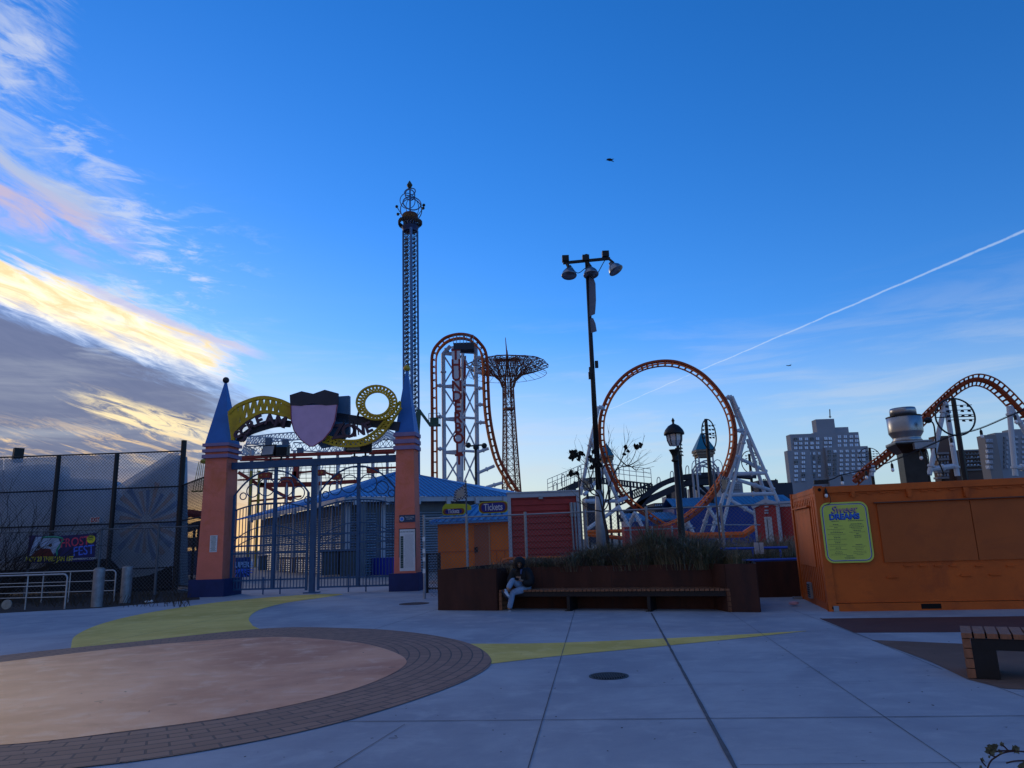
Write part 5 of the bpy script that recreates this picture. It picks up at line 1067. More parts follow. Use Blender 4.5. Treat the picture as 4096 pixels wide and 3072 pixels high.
# ------------------------------------------------------------------ rides beyond
steelw = mm('support_white', (.46, .52, .60), .5, 0, .12, .4); otr = mm('track_orange', (.70, .13, .01), .5, 0, .2, .6); otd = mm('track_orange_dark', (.30, .05, .01), .6, 0, .25, .6); dksteel = mm('dark_blue_steel', (.020, .030, .048), .6, 0, .2, .5)
def track(e, ctr, side, gauge=1.1, r=.13, spine=.22, drop=.8, tie=1.0, mts=None, tri=False):
    """ctr: points, side: function(i, tangent, normal) unused; rails either side of a spine carried on the outer side"""
    N = len(ctr); L1 = []; L2 = []; SP = []
    for i, p in enumerate(ctr):
        tg = (ctr[min(i+1, N-1)]-ctr[max(i-1, 0)]).normalized(); sd = side(i/(N-1), tg).normalized(); up = tg.cross(sd).normalized()
        L1.append(p+sd*gauge/2); L2.append(p-sd*gauge/2); SP.append(p+up*drop)
    mts = mts or (otr, otd)
    m = MB(); m.tube(L1, r, 6); m.build('rail', mts[0], e); m = MB(); m.tube(L2, r, 6); m.build('rail', mts[0], e)
    m = MB(); m.tube(SP, spine, 6); m.build('spine', mts[1], e)
    m = MB(); acc = 0; last = ctr[0]
    for i in range(1, N):
        acc += (ctr[i]-ctr[i-1]).length
        if acc >= tie:
            acc = 0
            if tri: m.add([L1[i-1], L1[i], SP[i], SP[i-1]+(SP[i]-SP[i-1])*.5], [(0, 1, 2, 3)]); m.add([L2[i-1], L2[i], SP[i]], [(0, 1, 2)]); m.beam(L1[i], L2[i], .12); m.add([L1[i], SP[i-1], SP[min(i+1, N-1)]], [(0, 1, 2)]); m.add([L2[i], SP[i-1], SP[min(i+1, N-1)]], [(0, 1, 2)])
            else: m.beam(L1[i], L2[i], .16, .22); m.beam(L1[i], SP[i], .13); m.beam(L2[i], SP[i], .13)
    m.build('ties', mts[1], e)
def Z4(x, y): return (1700+x*.4218, 1300+y*.4218)
def Z6(x, y): return (2250+x*.4823, 1400+y*.4823)
def ZR(x, y): return (3050+x*.4729, 1450+y*.4729)
TY = 112.0
e = empty('coaster_lift_tower', Vector((A(1880, 2000, TY).x, TY, 0)), 'tall orange vertical coaster track over a white tower with a vertical thunderbolt sign', 'roller coaster')
P = [A(*Z4(x, y), TY) for x, y in ((118, 1800), (114, 1400), (112, 1000), (108, 600), (106, 350), (118, 265), (158, 205), (225, 152), (330, 128), (430, 146), (490, 200), (535, 270), (552, 400), (558, 600), (568, 800), (588, 960), (622, 1130), (672, 1300), (745, 1440), (820, 1560), (930, 1700))]
track(e, spline(P, 8), lambda s, t: Vector((0, 1, 0))+t.cross(Vector((0, 1, 0)))*(.12), gauge=1.5, drop=.7, tie=.95, spine=.27, r=.15)
def pipes(e, lst, Z, Y, mt, r=.28, nm='support', fl=True, dY=0):
    for k, (a, b_) in enumerate(lst):
        p, q = A(*Z(*a), Y), A(*Z(*b_), Y+(dY if k % 2 else 0)); m = MB(); m.tube([p, q], r, 8)
        if fl:
            d = (q-p).normalized(); L_ = (q-p).length
            for s in ((.12, .88) if L_ > 8 else (.5,)): c = p+(q-p)*s; m.tube([c-d*.12, c+d*.12], r*1.45, 8)
        m.build(nm, mt, e)
cols = [((172, 270), (187, 1800)), ((480, 185), (505, 1900)), ((240, 200), (172, 275))]
pipes(e, cols, Z4, TY+1.5, steelw, .34, 'column')
pipes(e, [((358, 225), (345, 1800)), ((305, 200), (318, 1750))], Z4, TY+7, steelw, .30, 'column')
ys = (270, 580, 890, 1205, 1530)
for i, y in enumerate(ys):
    pipes(e, [((175, y), (345, y-12)), ((355, y-12), (485, y-5)), ((175, y+5), (335, y+18))], Z4, TY+1.5, steelw, .2, 'strut', False)
    if i < 4: pipes(e, [((178, y+20), (345, ys[i+1]-30)), ((345, y+20), (180, ys[i+1]-20)), ((365, y+20), (490, ys[i+1]-20)), ((482, y+20), (362, ys[i+1]-20))], Z4, TY+1.6, steelw, .13, 'brace', False)
pipes(e, [((112, y), (175, y)) for y in (575, 870, 1175)]+[((485, y), (550+d, y)) for y, d in ((310, -10), (450, 0), (600, 0), (755, 10), (925, 20))]+[((500, 1205), (605, 1170)), ((512, 1400), (660, 1335)), ((580, 1540), (735, 1495))], Z4, TY, steelw, .24, 'connector')
pl = [A(*Z4(x, y), TY) for x, y in ((275, 200), (465, 220))]
m = MB(); m.box(pl[0].x, pl[1].x, -TY-1, -TY+1.2, pl[0].z-.9, pl[0].z+.2, WF); m.build('drive_platform', dksteel, e); m = MB()
for i in range(7): x = pl[0].x+(pl[1].x-pl[0].x)*i/6; m.tube([Vector((x, TY-1.2, pl[0].z)), Vector((x, TY-1.2, pl[0].z+1.4))], .05, 4)
for h in (.7, 1.4): m.tube([Vector((pl[0].x, TY-1.2, pl[0].z+h)), Vector((pl[1].x, TY-1.2, pl[0].z+h))], .05, 4)
m.build('platform_railing', galv, e)
f = YF(TY-1.0); q = [(A(*Z4(x, y), TY-1.0).x, A(*Z4(x, y), TY-1.0).z) for x, y in ((250, 203), (338, 192), (330, 300), (345, 1060), (350, 1320), (345, 1440), (312, 1440), (300, 1320), (275, 470), (262, 460))]
m = MB(); m.prism(q, -.1, .1, f); m.build('sign_board', mm('tb_sign', (.55, .57, .62), .6, 0, .1, .5), e)
redl = mm('tb_red', (.26, .025, .02), .5)
for i, ch in enumerate('THUNDERBOLT'):
    y = 285+i*(1280-285)/10; c = A(*Z4(292+i*3.2, y), TY-1.0); text(ch, 2.5-.03*i, f, .12, c.x, c.z, redl, e, 'letter', ext=.03, bold=.06, sx=.92)
m = MB(); q = [(A(*Z4(x, y), TY+6).x, A(*Z4(x, y), TY+6).z) for x, y in ((368, 300), (390, 290), (385, 800), (380, 1380), (370, 1380), (362, 560))]; m.prism(q, -.1, .1, YF(TY+6)); m.build('side_sign_strip', mm('strip_red', (.22, .03, .02), .6), e)
# lamps on a bar near the tower foot
pL = empty('lamp_bar', A(*Z4(480, 1150), 60), 'black bar with three round lamps in front of the coaster tower foot', 'lamp bar'); m = MB(); m.beam(A(*Z4(400, 1150), 60), A(*Z4(570, 1135), 60), .12); m.tube([A(*Z4(480, 1150), 60), Vector((A(*Z4(485, 1900), 60).x, 60, 0))], .1, 8); m.build('mast', blackm, pL)
for x, y in ((410, 1140), (482, 1160), (562, 1145)): m = MB(); m.sphere(A(*Z4(x, y), 59.7), .24, 12, (1, .7, 1)); m.build('lamp_head', blackm, pL)
# ---- the loop
LY = 106.0
e = empty('coaster_loop', Vector((A(2670, 2100, LY).x, LY, 0)), 'big orange vertical coaster loop with white tubular supports', 'roller coaster')
LP = [(1100, 1545), (950, 1475), (830, 1425), (720, 1352), (620, 1285), (530, 1205), (455, 1100), (400, 985), (362, 880), (338, 780), (330, 680), (335, 570), (358, 480), (402, 380), (470, 285), (560, 200), (680, 138), (810, 110), (930, 113), (1040, 148), (1140, 205), (1230, 288), (1308, 385), (1368, 490), (1402, 600), (1414, 720), (1404, 830), (1378, 925), (1335, 1030), (1275, 1130), (1190, 1232), (1100, 1315), (1000, 1385), (900, 1432), (780, 1478), (640, 1530)]
n_ = len(LP); ctr = spline([A(*Z6(875+(x-875)*.978, 790+(y-790)*(.978 if y < 1200 else 1)), LY+5-10*i/(n_-1)) for i, (x, y) in enumerate(LP)], 6)
track(e, ctr, lambda s, t: Vector((0, 1, 0))+t.cross(Vector((0, 1, 0)))*(-.12), gauge=1.2, r=.12, spine=.26, drop=.62, tie=.75)
pr_ = [((1405, 385), (1790, 1260)), ((1390, 395), (1500, 690)), ((1525, 660), (1295, 1590)), ((1495, 690), (1440, 890)), ((1440, 890), (1240, 1510)), ((1535, 740), (1695, 1250)), ((1350, 402), (1405, 385)), ((1430, 670), (1525, 665)), ((1425, 890), (1470, 890)), ((1490, 910), (1690, 1005)), ((1450, 1027), (1690, 1020)), ((1445, 1075), (1745, 1168)), ((1400, 1200), (1765, 1190)), ((1330, 1190), (1400, 1240)), ((1400, 1250), (1640, 1385)), ((1375, 1045), (1430, 1075)),
       ((1200, 1290), (1340, 1520)), ((1225, 1300), (1145, 1540)), ((1030, 1405), (1085, 1520)), ((1040, 1405), (1000, 1530)), ((300, 470), (238, 740)), ((238, 740), (150, 1200)), ((238, 740), (300, 900)), ((330, 960), (470, 1265)), ((300, 470), (350, 485)), ((180, 1252), (450, 1252)), ((460, 1290), (550, 1470)), ((450, 1260), (530, 1225)), ((470, 1300), (200, 1490)), ((600, 1350), (550, 1470)), ((600, 1350), (665, 1470)), ((180, 1200), (310, 1060))]
pipes(e, pr_, Z6, LY, steelw, .27, 'support', dY=3)
# ---- the right hill
e = empty('coaster_hill', Vector((A(3900, 1900, 95).x, 95, 0)), 'orange coaster hill with triangular cross ties rising behind the exhaust fan', 'roller coaster')
HP = [(780, 1010), (890, 910), (1000, 830), (1120, 725), (1260, 590), (1400, 445), (1500, 350), (1600, 258), (1700, 185), (1790, 150), (1870, 155), (1960, 195), (2060, 280), (2150, 375), (2250, 480), (2400, 660)]
otr_h = mm('track_hill', (.42, .08, .012), .5, 0, .2, .6)
track(e, spline([A(*ZR(*q), 95) for q in HP], 8), lambda s, t: Vector((0, 1, 0))*.7+t.cross(Vector((0, 1, 0)))*(-.9), gauge=1.7, r=.10, spine=.34, drop=.1, tie=.55, tri=True, mts=(otr_h, otd))
pipes(e, [((1545, 350), (1410, 950)), ((1550, 350), (1650, 960)), ((1420, 905), (1630, 875)), ((1520, 355), (1560, 355)), ((2085, 370), (2140, 960)), ((2090, 370), (2260, 640)), ((2130, 890), (2260, 885)), ((930, 870), (920, 960))], ZR, 95, steelw, .33, 'support')
# ---- parachute tower
JY = 280.0; jx = A(*Z4(785, 900), JY).x; e = empty('parachute_tower', Vector((A(*Z4(822, 1650), JY).x, JY, 0)), 'dark steel lattice tower with a wide mushroom crown and thin mast', 'tower')
jd = mm('lattice_dark', (.22, .085, .055), .8, 0, .2, .2)
def jz(y): return A(*Z4(785, y), JY).z
sc4 = JY/CF*.4218*1.0
xc = A(*Z4(788, 590), JY).x; xb_ = A(*Z4(820, 1560), JY).x; zt_ = jz(590); zb_ = 0
def jc(z): s = z/zt_; return xb_*(1-s)+xc*s
def jw(z):
    s = max(0, min(1, z/zt_)); return 2.5+(5.6-2.5)*(1-s)**1.3
m = MB()
K_ = 14; corners = []
for k in range(4):
    L_ = [Vector((jc(z)+jw(z)*math.cos(PI/4+k*PI/2+.35)*.9, JY+jw(z)*math.sin(PI/4+k*PI/2+.35)*.9, z)) for z in [zt_*i/K_ for i in range(K_+1)]]; corners.append(L_); m2 = MB(); m2.tube(L_, .36, 6); m2.build('leg', jd, e)
for i in range(K_+1):
    for k in range(4):
        a, b_ = corners[k], corners[(k+1) % 4]; m.beam(a[i], b_[i], .2 if i not in (4, 12) else .7)
        if i < K_:
            m.beam(a[i], b_[i+1], .16); m.beam(b_[i], a[i+1], .16); mid = (a[i]+b_[i])/2; m.beam(mid, (a[i+1]+b_[i+1])/2, .14); md2 = a[i].lerp(a[i+1], .5); m.beam(md2, b_[i].lerp(b_[i+1], .5), .14)
m.build('lattice', jd, e)
m = MB(); hc0 = Vector((xc, JY, 0)); zc1 = jz(470); ze = jz(365); rx = 385*.4218/CF*JY*1.04; rim = []; zin = jz(400)
NA = 24
for k in range(NA):
    a = 2*PI*k/NA; d = Vector((math.cos(a), math.sin(a), 0)); wob = 1+.04*math.sin(6*a)
    top_ = [hc0+d*r_*wob+Vector((0, 0, z)) for r_, z in ((.5, jz(330)), (rx*.3, jz(335)), (rx*.6, jz(345)), (rx*.85, jz(365)), (rx, ze-1))]
    bot_ = [hc0+d*r_*wob+Vector((0, 0, z)) for r_, z in ((2.4, zt_), (3.2, jz(530)), (rx*.42, jz(450)), (rx*.72, jz(430)), (rx, ze-1))]
    m.tube(top_, .16, 4); m.tube(bot_, .18, 4); rim.append((top_, bot_))
for k in range(NA):
    (t0, b0), (t1, b1_) = rim[k], rim[(k+1) % NA]
    for i in range(1, 5): m.beam(t0[i], t1[i], .14); m.beam(b0[i], b1_[i], .14)
    for i in range(1, 4): m.beam(t0[i], b0[i], .12); m.beam(t0[i], b0[i+1], .12); m.beam(t0[i], b1_[i], .12); m.beam(b0[i], t1[i+1], .12)
    for r_, zz in ((rx*.95, ze-4.5), (rx*.55, ze-3)): p = hc0+Vector((math.cos(2*PI*k/NA)*r_, math.sin(2*PI*k/NA)*r_, zz)); q = hc0+Vector((math.cos(2*PI*(k+1)/NA)*r_, math.sin(2*PI*(k+1)/NA)*r_, zz)); m.beam(p, q, .13); m.beam(p, rim[k][1][3], .1)
m.build('crown', jd, e)
m = MB()
for k in range(4): m.tube([hc0+Vector((math.cos(k*PI/2)*1.5, math.sin(k*PI/2)*1.5, zt_-4)), hc0+Vector((0, 0, jz(240)))], .28, 4)
m.tube([hc0+Vector((0, 0, jz(300))), hc0+Vector((-.4, 0, jz(118)))], [.35, .12], 5); m.build('mast', jd, e)
# ---- observation tower
def ZA(x, y): return (1500+x*.4823, 700+y*.4823)
AY = 92.0; e = empty('drop_tower', Vector((A(1652, 2000, AY).x, AY, 0)), 'slim blue drop tower with a round lit crown and armillary rings on top', 'tower')
topz = A(*ZA(295, 460), AY).z; xt = A(*ZA(292, 470), AY).x; xbm = A(*ZA(298, 1659), AY).x; zbm_ = A(*ZA(298, 1659), AY).z
xg = xbm+(xbm-xt)*(zbm_/(topz-zbm_)); 
def tcx(z): return xg+(xt-xg)*z/topz
bcol = mm('tower_blue', (.08, .17, .34), .5, 0, .1, .5); w_ = .95
m = MB(); offs = [(-w_*1.0, 0), (w_*1.0, .2), (.25, -1.0), (0, 1.0)]
for i, (ox, oy) in enumerate(offs):
    m2 = MB(); m2.tube([Vector((tcx(0)+ox, AY+oy, 0)), Vector((tcx(topz)+ox, AY+oy, topz))], .15 if i < 2 else .2, 6); m2.build('column', bcol, e)
nz_ = 60
for i in range(nz_):
    z = topz*i/nz_; z2 = topz*(i+1)/nz_; c0, c1 = tcx(z), tcx(z2)
    for a, b_ in ((0, 2), (2, 1), (1, 3), (3, 0)):
        oa, ob_ = offs[a], offs[b_]; m.beam(Vector((c0+oa[0], AY+oa[1], z)), Vector((c1+ob_[0], AY+ob_[1], z2)), .06); m.beam(Vector((c0+oa[0], AY+oa[1], z)), Vector((c0+ob_[0], AY+ob_[1], z)), .05)
for ox in (-.62, -.45, -.30, .5, .66):
    m.tube([Vector((tcx(4)+ox, AY-.2, 4)), Vector((tcx(topz)+ox, AY-.2, topz))], .045, 4)
    for i in range(70): z = 4+(topz-5)*i/70; m.beam(Vector((tcx(z)+ox-.1, AY-.3, z)), Vector((tcx(z)+ox+.1, AY-.3, z+.3)), .12)
m.build('lattice', mm('tower_lattice', (.10, .09, .10), .6, 0, .2, 1), e)
ht = Vector((xt, AY, 0)); hz_2 = lambda y: A(*ZA(292, y), AY).z
m = MB(); m.lathe(ht, [(.95, hz_2(470)), (1.0, hz_2(460)), (1.15, hz_2(440)), (1.15, hz_2(432)), (.95, hz_2(428)), (.95, hz_2(392)), (.9, hz_2(385))], 24); m.build('crown_base', mm('crown_blue', (.03, .05, .14), .6), e)
m = MB()
for k in range(16):
    a = 2*PI*k/16; a2 = a+.3; z0, z1 = hz_2(426), hz_2(395); m.add([ht+Vector((0.965*math.cos(t_), 0.965*math.sin(t_), z)) for t_, z in ((a, z1), (a2, z1), ((a+a2)/2, z0))], [(0, 1, 2)])
m.build('triangle_pattern', trimm, e)
m = MB(); m.lathe(ht, [(1.0, hz_2(385)), (1.1, hz_2(345)), (1.05, hz_2(330)), (.9, hz_2(322)), (.3, hz_2(318))], 24); m.build('crown_drum', mm('drum_brown', (.10, .03, .015), .6, 0, .5, 3), e)
f = YF(AY-1.12); text('ERICAS', .62, f, .02, xt, hz_2(360), mm('drum_gold', (.22, .12, .02), .5), e, sx=.75)
m = MB(); 
for k in range(26):
    a = 2*PI*k/26; m.sphere(ht+Vector((1.5*math.cos(a), 1.5*math.sin(a), hz_2(398)+.1*math.sin(a*2))), .17, 6, (1, 1, 2.4))
for k in range(0, 26, 3): a = 2*PI*k/26; m.beam(ht+Vector((1.0*math.cos(a), 1.0*math.sin(a), hz_2(430))), ht+Vector((1.5*math.cos(a), 1.5*math.sin(a), hz_2(410))), .10)
m.build('seat_ring', mm('seat_brown', (.05, .03, .02), .7), e)
m = MB(); m.tube([ht+Vector((0, 0, hz_2(320))), ht+Vector((0, 0, hz_2(115)))], .12, 6); m.build('mast', bcol, e)
def ring3(c, r_, tilt, az_, th=.07):
    m = MB(); n = Vector((math.sin(tilt)*math.cos(az_), math.sin(tilt)*math.sin(az_), math.cos(tilt))); x, y = perp(n); m.tube([c+x*r_*math.cos(t)+y*r_*math.sin(t) for t in [2*PI*i/32 for i in range(32)]], th, 5, True); m.build('armillary_ring', bcol, e)
u_ = .4823*AY/CF
def hp(x, y): p = A(*ZA(x, y), AY); return p
ring3(hp(307, 235), 80*u_, 1.25, -1.3, .09); ring3(hp(290, 165), 47*u_, 1.0, 1.2, .08); ring3(hp(290, 140), 50*u_, 1.15, -1.7, .08); ring3(hp(270, 215), 68*u_, 1.2, 1.9, .06); ring3(hp(300, 290), 98*u_, 1.15, 2.0, .07); ring3(hp(310, 270), 85*u_, 1.3, 2.6, .05)
m = MB()
for a, b_ in (((180, 262), (222, 330)), ((400, 275), (355, 335)), ((405, 250), (380, 250)), ((190, 325), (215, 318))): m.tube([hp(*a), hp(*b_)], .05, 4); m.sphere(hp(*a), .22, 8)
m.build('ball_finial', blackm, e)
m = MB(); m.lathe(Vector((hp(287, 80).x, AY, 0)), [(.08, hz_2(115)), (.25, hz_2(104)), (.42, hz_2(85)), (.2, hz_2(62)), (.02, hz_2(46))], 8); m.build('spear_finial', mm('spear_green', (.03, .05, .04), .5), e)
# ---- boom lift
e = empty('boom_lift', Vector((A(1668, 2000, 70).x, 70, 0)), 'green boom lift basket raised beside the orange lift track', 'boom lift'); bg = mm('lift_green', (.03, .09, .07), .5)
m = MB(); m.beam(A(1676, 1640, 70), A(1722, 1702, 70), .28); m.beam(A(1676, 1640, 70), A(1652, 1990, 70), .4); b_ = A(1652, 1990, 70); m.beam(b_, Vector((b_.x, 70, 1.2)), .5); m.build('boom', bg, e)
c = A(1742, 1692, 70); m = MB(); m.box(c.x-.62, c.x+.5, -70.4, -69.6, c.z-.3, c.z-.15, WF); m.box(c.x-.5, c.x+.3, -70.3, -69.7, c.z-.15, c.z+.5, WF)
for x in (-.6, -.2, .2, .48): m.beam(Vector((c.x+x, 69.6, c.z-.2)), Vector((c.x+x, 69.6, c.z+.9)), .06)
for z in (.4, .9): m.beam(Vector((c.x-.6, 69.6, c.z+z)), Vector((c.x+.5, 69.6, c.z+z)), .05)
m.build('basket', bg, e); m = MB(); m.box(b_.x-1.2, b_.x+1.2, -71.5, -68.5, .2, 1.3, WF); m.build('chassis', bg, e)
# ---- swing / coaster structure behind the gate
def Z2(x, y): return (900+x*.3391, 1700+y*.3391)
redb = mm('ride_red', (.25, .03, .02), .6, 0, .2, .5); whb = mm('ride_white', (.38, .42, .48), .6, 0, .1, .5); yb = mm('ride_yellow', (.30, .22, .03), .6)
e = empty('red_coaster_frame', Vector((A(1250, 2000, 74).x, 74, 0)), 'tangle of red beams and white posts of a ride behind the gate', 'ride frame')
for a, b_, w in (((180, 385), (2010, 300), .5), ((180, 415), (1030, 395), .35), ((740, 355), (1500, 330), .55), ((1560, 320), (1975, 300), .4), ((160, 560), (420, 720), .5), ((420, 690), (780, 880), .5), ((380, 700), (1060, 690), .5), ((400, 725), (1060, 715), .35), ((1110, 690), (1560, 665), .6), ((850, 565), (1050, 545), .3), ((1180, 560), (1300, 600), .35), ((150, 650), (420, 640), .25), ((480, 640), (800, 650), .2), ((1800, 510), (2030, 500), .3), ((1700, 340), (2000, 330), .25), ((300, 900), (900, 840), .3), ((390, 940), (1000, 900), .25)):
    m = MB(); m.beam(A(*Z2(*a), 74), A(*Z2(*b_), 74), w*.6, w*.62); m.build('beam', redb, e)
for x in (320, 490, 740, 1110, 1330, 1745, 1915, 820): p = A(*Z2(x, 300), 74.5); m = MB(); m.tube([Vector((p.x, p.y, 0)), p], .16, 6); m.build('post', whb, e)
for x in (310, 405): p = A(*Z2(x, 540), 73.5); m = MB(); m.tube([Vector((p.x, p.y, 0)), p], .14, 6); m.build('post', yb, e)
m = MB(); random.seed(3)
for x, y in ((840, 560), (820, 620)): p = A(*Z2(x, y), 73); m.box(p.x-.22, p.x+.22, -73.4, -72.8, p.z-.6, p.z+.6, WF)
m.build('cabin', redb, e)
e = empty('white_truss_ring', Vector((A(1250, 1800, 80).x, 80, 0)), 'pale lattice truss ring of the swing ride above the red beams', 'truss')
def truss(a, b_, n, w0, w1, Y, mt=whb):
    m = MB(); p0, p1 = A(*Z2(*a), Y), A(*Z2(*b_), Y); L0 = [p0.lerp(p1, i/n) for i in range(n+1)]; L1 = [p+Vector((0, .8, w0+(w1-w0)*i/n)) for i, p in enumerate(L0)]
    m.tube(L0, .07, 4); m.tube(L1, .07, 4)
    for i in range(n): m.beam(L0[i], L1[i+1], .055); m.beam(L1[i], L0[i+1], .055); m.beam(L0[i], L1[i], .045)
    m.build('truss', mt, e)
for a, b_ in (((240, 235), (520, 200)), ((520, 200), (900, 170)), ((250, 220), (780, 270)), ((780, 300), (1420, 330)), ((200, 350), (700, 330)), ((1500, 290), (2020, 260)), ((1750, 240), (1900, 150)), ((1900, 150), (2025, 210)), ((1100, 330), (1500, 300)), ((190, 330), (330, 400))): truss(a, b_, 8, 1.0, 1.0, 80)
for x in (490, 320, 740, 1110, 1745): q = A(*Z2(x, 300), 80.3); m = MB(); m.tube([Vector((q.x, q.y, 0)), q], .2, 6); m.build('mast', whb, e)
m = MB()
for x, y in ((500, 195), (700, 215), (875, 310), (1430, 290)): p = A(*Z2(x, y), 79.6); m.box(p.x-.3, p.x+.3, -80.3, -79.7, p.z-.42, p.z+.42, WF)
m.build('speaker_box', mm('box_bluegrey', (.08, .12, .18), .7), e)
stargold = mm('star_gold', (.38, .20, .04), .6)
def car(x, y, w, lab):
    p = A(*Z2(x, y), 70); e = empty('ride_car', p, lab, 'ride car', 'red star cars behind the gate'); w *= .37; m = MB(); m.box(p.x-w, p.x+w, -70.4, -69.6, p.z-.24, p.z+.24, WF); m.box(p.x-w*1.08, p.x+w*1.08, -70.45, -69.57, p.z+.2, p.z+.27, WF); m.build('car_body', redb, e); m = MB()
    for sx in (-.48, .48):
        c = Vector((p.x+sx*w, 69.55, p.z)); pts = [c+Vector(((.15 if k % 2 == 0 else .06)*math.sin(k*PI/5), 0, (.15 if k % 2 == 0 else .06)*math.cos(k*PI/5))) for k in range(10)]; m.poly(pts)
    m.build('stars', stargold, e); m = MB(); m.tube([p+Vector((0, 0, .2)), p+Vector((0, 1.5, 1.6))], .05, 4); m.tube([Vector((p.x, 70.2, 0)), p-Vector((0, 0, .2))], .07, 6); m.build('hanger', whb, e)
for i, (x, y, w, lab) in enumerate(((478, 598, 1.45, 'red car with two gold stars inside the upper left gate rings'), (730, 648, 1.3, 'red car with gold stars behind the left leaf inner rings'), (1135, 565, .95, 'red car with gold stars just right of the gate centre post'), (1745, 538, 1.45, 'red car with gold stars inside the upper right gate rings'), (1320, 615, 1.1, 'dull red car behind the left rings of the right leaf'))): car(x, y, w, lab)
m = MB()
for i in range(34):
    x = 170+i*56; p = A(*Z2(x, 455+10*math.sin(i)), 77); h = random.uniform(1.2, 2.4); 
    if i % 3: m.tube([p, p-Vector((random.uniform(-.2, .2), 0, h))], .025, 4)
    else: m.tube(spline([p, p-Vector((-.25, 0, h)), p+Vector((.7, 0, 0))], 5), .025, 4)
for y in (450, 520, 590, 640, 560): m.tube([A(*Z2(170, y), 77), A(*Z2(1100, y-15), 77.4), A(*Z2(2030, y-25), 77)], .03, 4)
tag(m.build('swing_cables', mm('cable_dark', (.05, .055, .06), .6)), 'thin hanging chains and cables of the swing ride behind the gate', 'cables')
# yellow topped swing seats left of the pillar
m = MB(); p = A(818, 1845, 66); m.sphere(p, .35, 8, (1.2, 1, .7))
for i in range(6): m.tube([p+Vector((-.5+i*.15, 0, 0)), p+Vector((-.9+i*.22, 0, -2.6))], .03, 4)
m.beam(p+Vector((-1, 0, -2.7)), p+Vector((.3, 0, -2.7)), .12); tag(m.build('swing_ride_cluster', yb), 'yellow hung swing seats showing left of the left pillar top', 'swing seat')
# coaster train shed / curved frames between fence and pillar
e = empty('curved_red_frame', Vector((A(770, 2100, 60).x, 60, 0)), 'red and white curved frames between the tall fence and the left pillar', 'ride frame')
for pts, mt, r_ in (([(690, 2120), (740, 2070), (790, 2052), (850, 2050)], whb, .18), ([(690, 2090), (750, 2055), (800, 2060), (850, 2070)], redb, .35), ([(700, 2130), (760, 2110), (850, 2085)], dksteel, .35), ([(690, 2060), (850, 2055)], dksteel, .25)):
    m = MB(); m.tube(spline([A(x, y, 60) for x, y in pts], 5), r_, 6); m.build('curved_beam', mt, e)
m = MB()
for x in (705, 745, 800): p = A(x, 2090, 60); m.tube([Vector((p.x, 60, 0)), p], .18, 6)
m.build('posts', dksteel, e)
m = MB(); m.box(A(690, 2190, 50).x, A(800, 2190, 50).x, -51, -50, A(740, 2190, 50).z, A(740, 2150, 50).z, WF); m.box(A(690, 2190, 50).x+.1, A(690, 2190, 50).x+.5, -51, -50.1, 0, A(740, 2190, 50).z, WF); tag(m.build('brown_board', mm('brown_hoard', (.10, .05, .035), .8, 0, .4, 2)), 'brown patterned board behind the lower black fence', 'board')
m = MB(); m.box(A(685, 2290, 45).x, A(800, 2290, 45).x, -47, -45, 0.3, A(740, 2205, 45).z, WF); tag(m.build('blue_counter', mm('counter_blue', (.04, .08, .18), .7, 0, .3, 3)), 'blue painted counter seen through the lower black fence', 'counter')
# ---- mid distance: blue hall, red wall, red hut
def Zh(x, y): return (2900+x*.3015, 1980+y*.3015)
BY = 119.0; hr = mm('hall_roof', (.03, .16, .32), .5, 0, .1, .5); hb_ = mm('hall_wall', (.012, .045, .24), .6, 0, .15, .5)
def hall(x0, x1, yr, ye, Y, lab):
    a, b_ = A(x0, ye, Y), A(x1, ye, Y); zr_ = A((x0+x1)/2, yr, Y+4).z; ze_ = (a.z+b_.z)/2; e = empty('blue_hall', Vector(((a.x+b_.x)/2, Y, 0)), lab, 'building', 'blue halls under the loop')
    m = MB(); m.box(a.x, b_.x, -Y-9, -Y, 0, ze_, WF); m.build('wall', hb_, e); m = MB(); m.poly([Vector((a.x-.3, Y-.3, ze_)), Vector((b_.x+.3, Y-.3, ze_)), Vector((b_.x+.3, Y+4.5, zr_)), Vector((a.x-.3, Y+4.5, zr_))]); m.poly([Vector((a.x-.3, Y+9.2, ze_)), Vector((b_.x+.3, Y+9.2, ze_)), Vector((b_.x+.3, Y+4.5, zr_)), Vector((a.x-.3, Y+4.5, zr_))])
    m.box(a.x-.3, b_.x+.3, -Y-.1, -Y+.28, ze_-.22, ze_-.005, WF); rf = m.build('roof', hr, e)
    m = MB(); n = int((b_.x-a.x)/.7)
    for i in range(n): x = a.x+(b_.x-a.x)*i/n; m.beam(Vector((x, Y-.3, ze_+.04)), Vector((x, Y+4.5, zr_+.04)), .08)
    m.build('roof_ribs', MT['roof_rib'], rf); return e
hall(2695, 3170, 1985, 2018, BY, 'long blue hall with lighter blue roof behind the right loop legs'); hall(2516, 2712, 2050, 2078, 117, 'lower blue hall stretch behind the crossing of the loop track')
m = MB(); p0, p1 = A(*Z6(512, 1468), 40), A(*Z6(960, 1466), 40); m.box(p0.x, p1.x, -41, -40, 0, p0.z, WF); e = m.build('red_wall', mm('red_wall_paint', (.36, .03, .03), .7, 0, .15, 1)); tag(e, 'low bright red wall behind the fence under the loop', 'wall')
m = MB()
for x in (560, 745, 905): p = A(*Z6(x, 1460), 38); m.tube([Vector((p.x, 38, 0)), p], .05, 6)
m.tube([A(*Z6(510, 1495), 38), A(*Z6(1100, 1475), 38)], .035, 6); m.tube([A(*Z6(1170, 1450), 38), A(*Z6(1640, 1450), 38)], .035, 6); tag(m.build('inner_rail', galv), 'thin grey rail with posts in front of the red wall', 'rail')
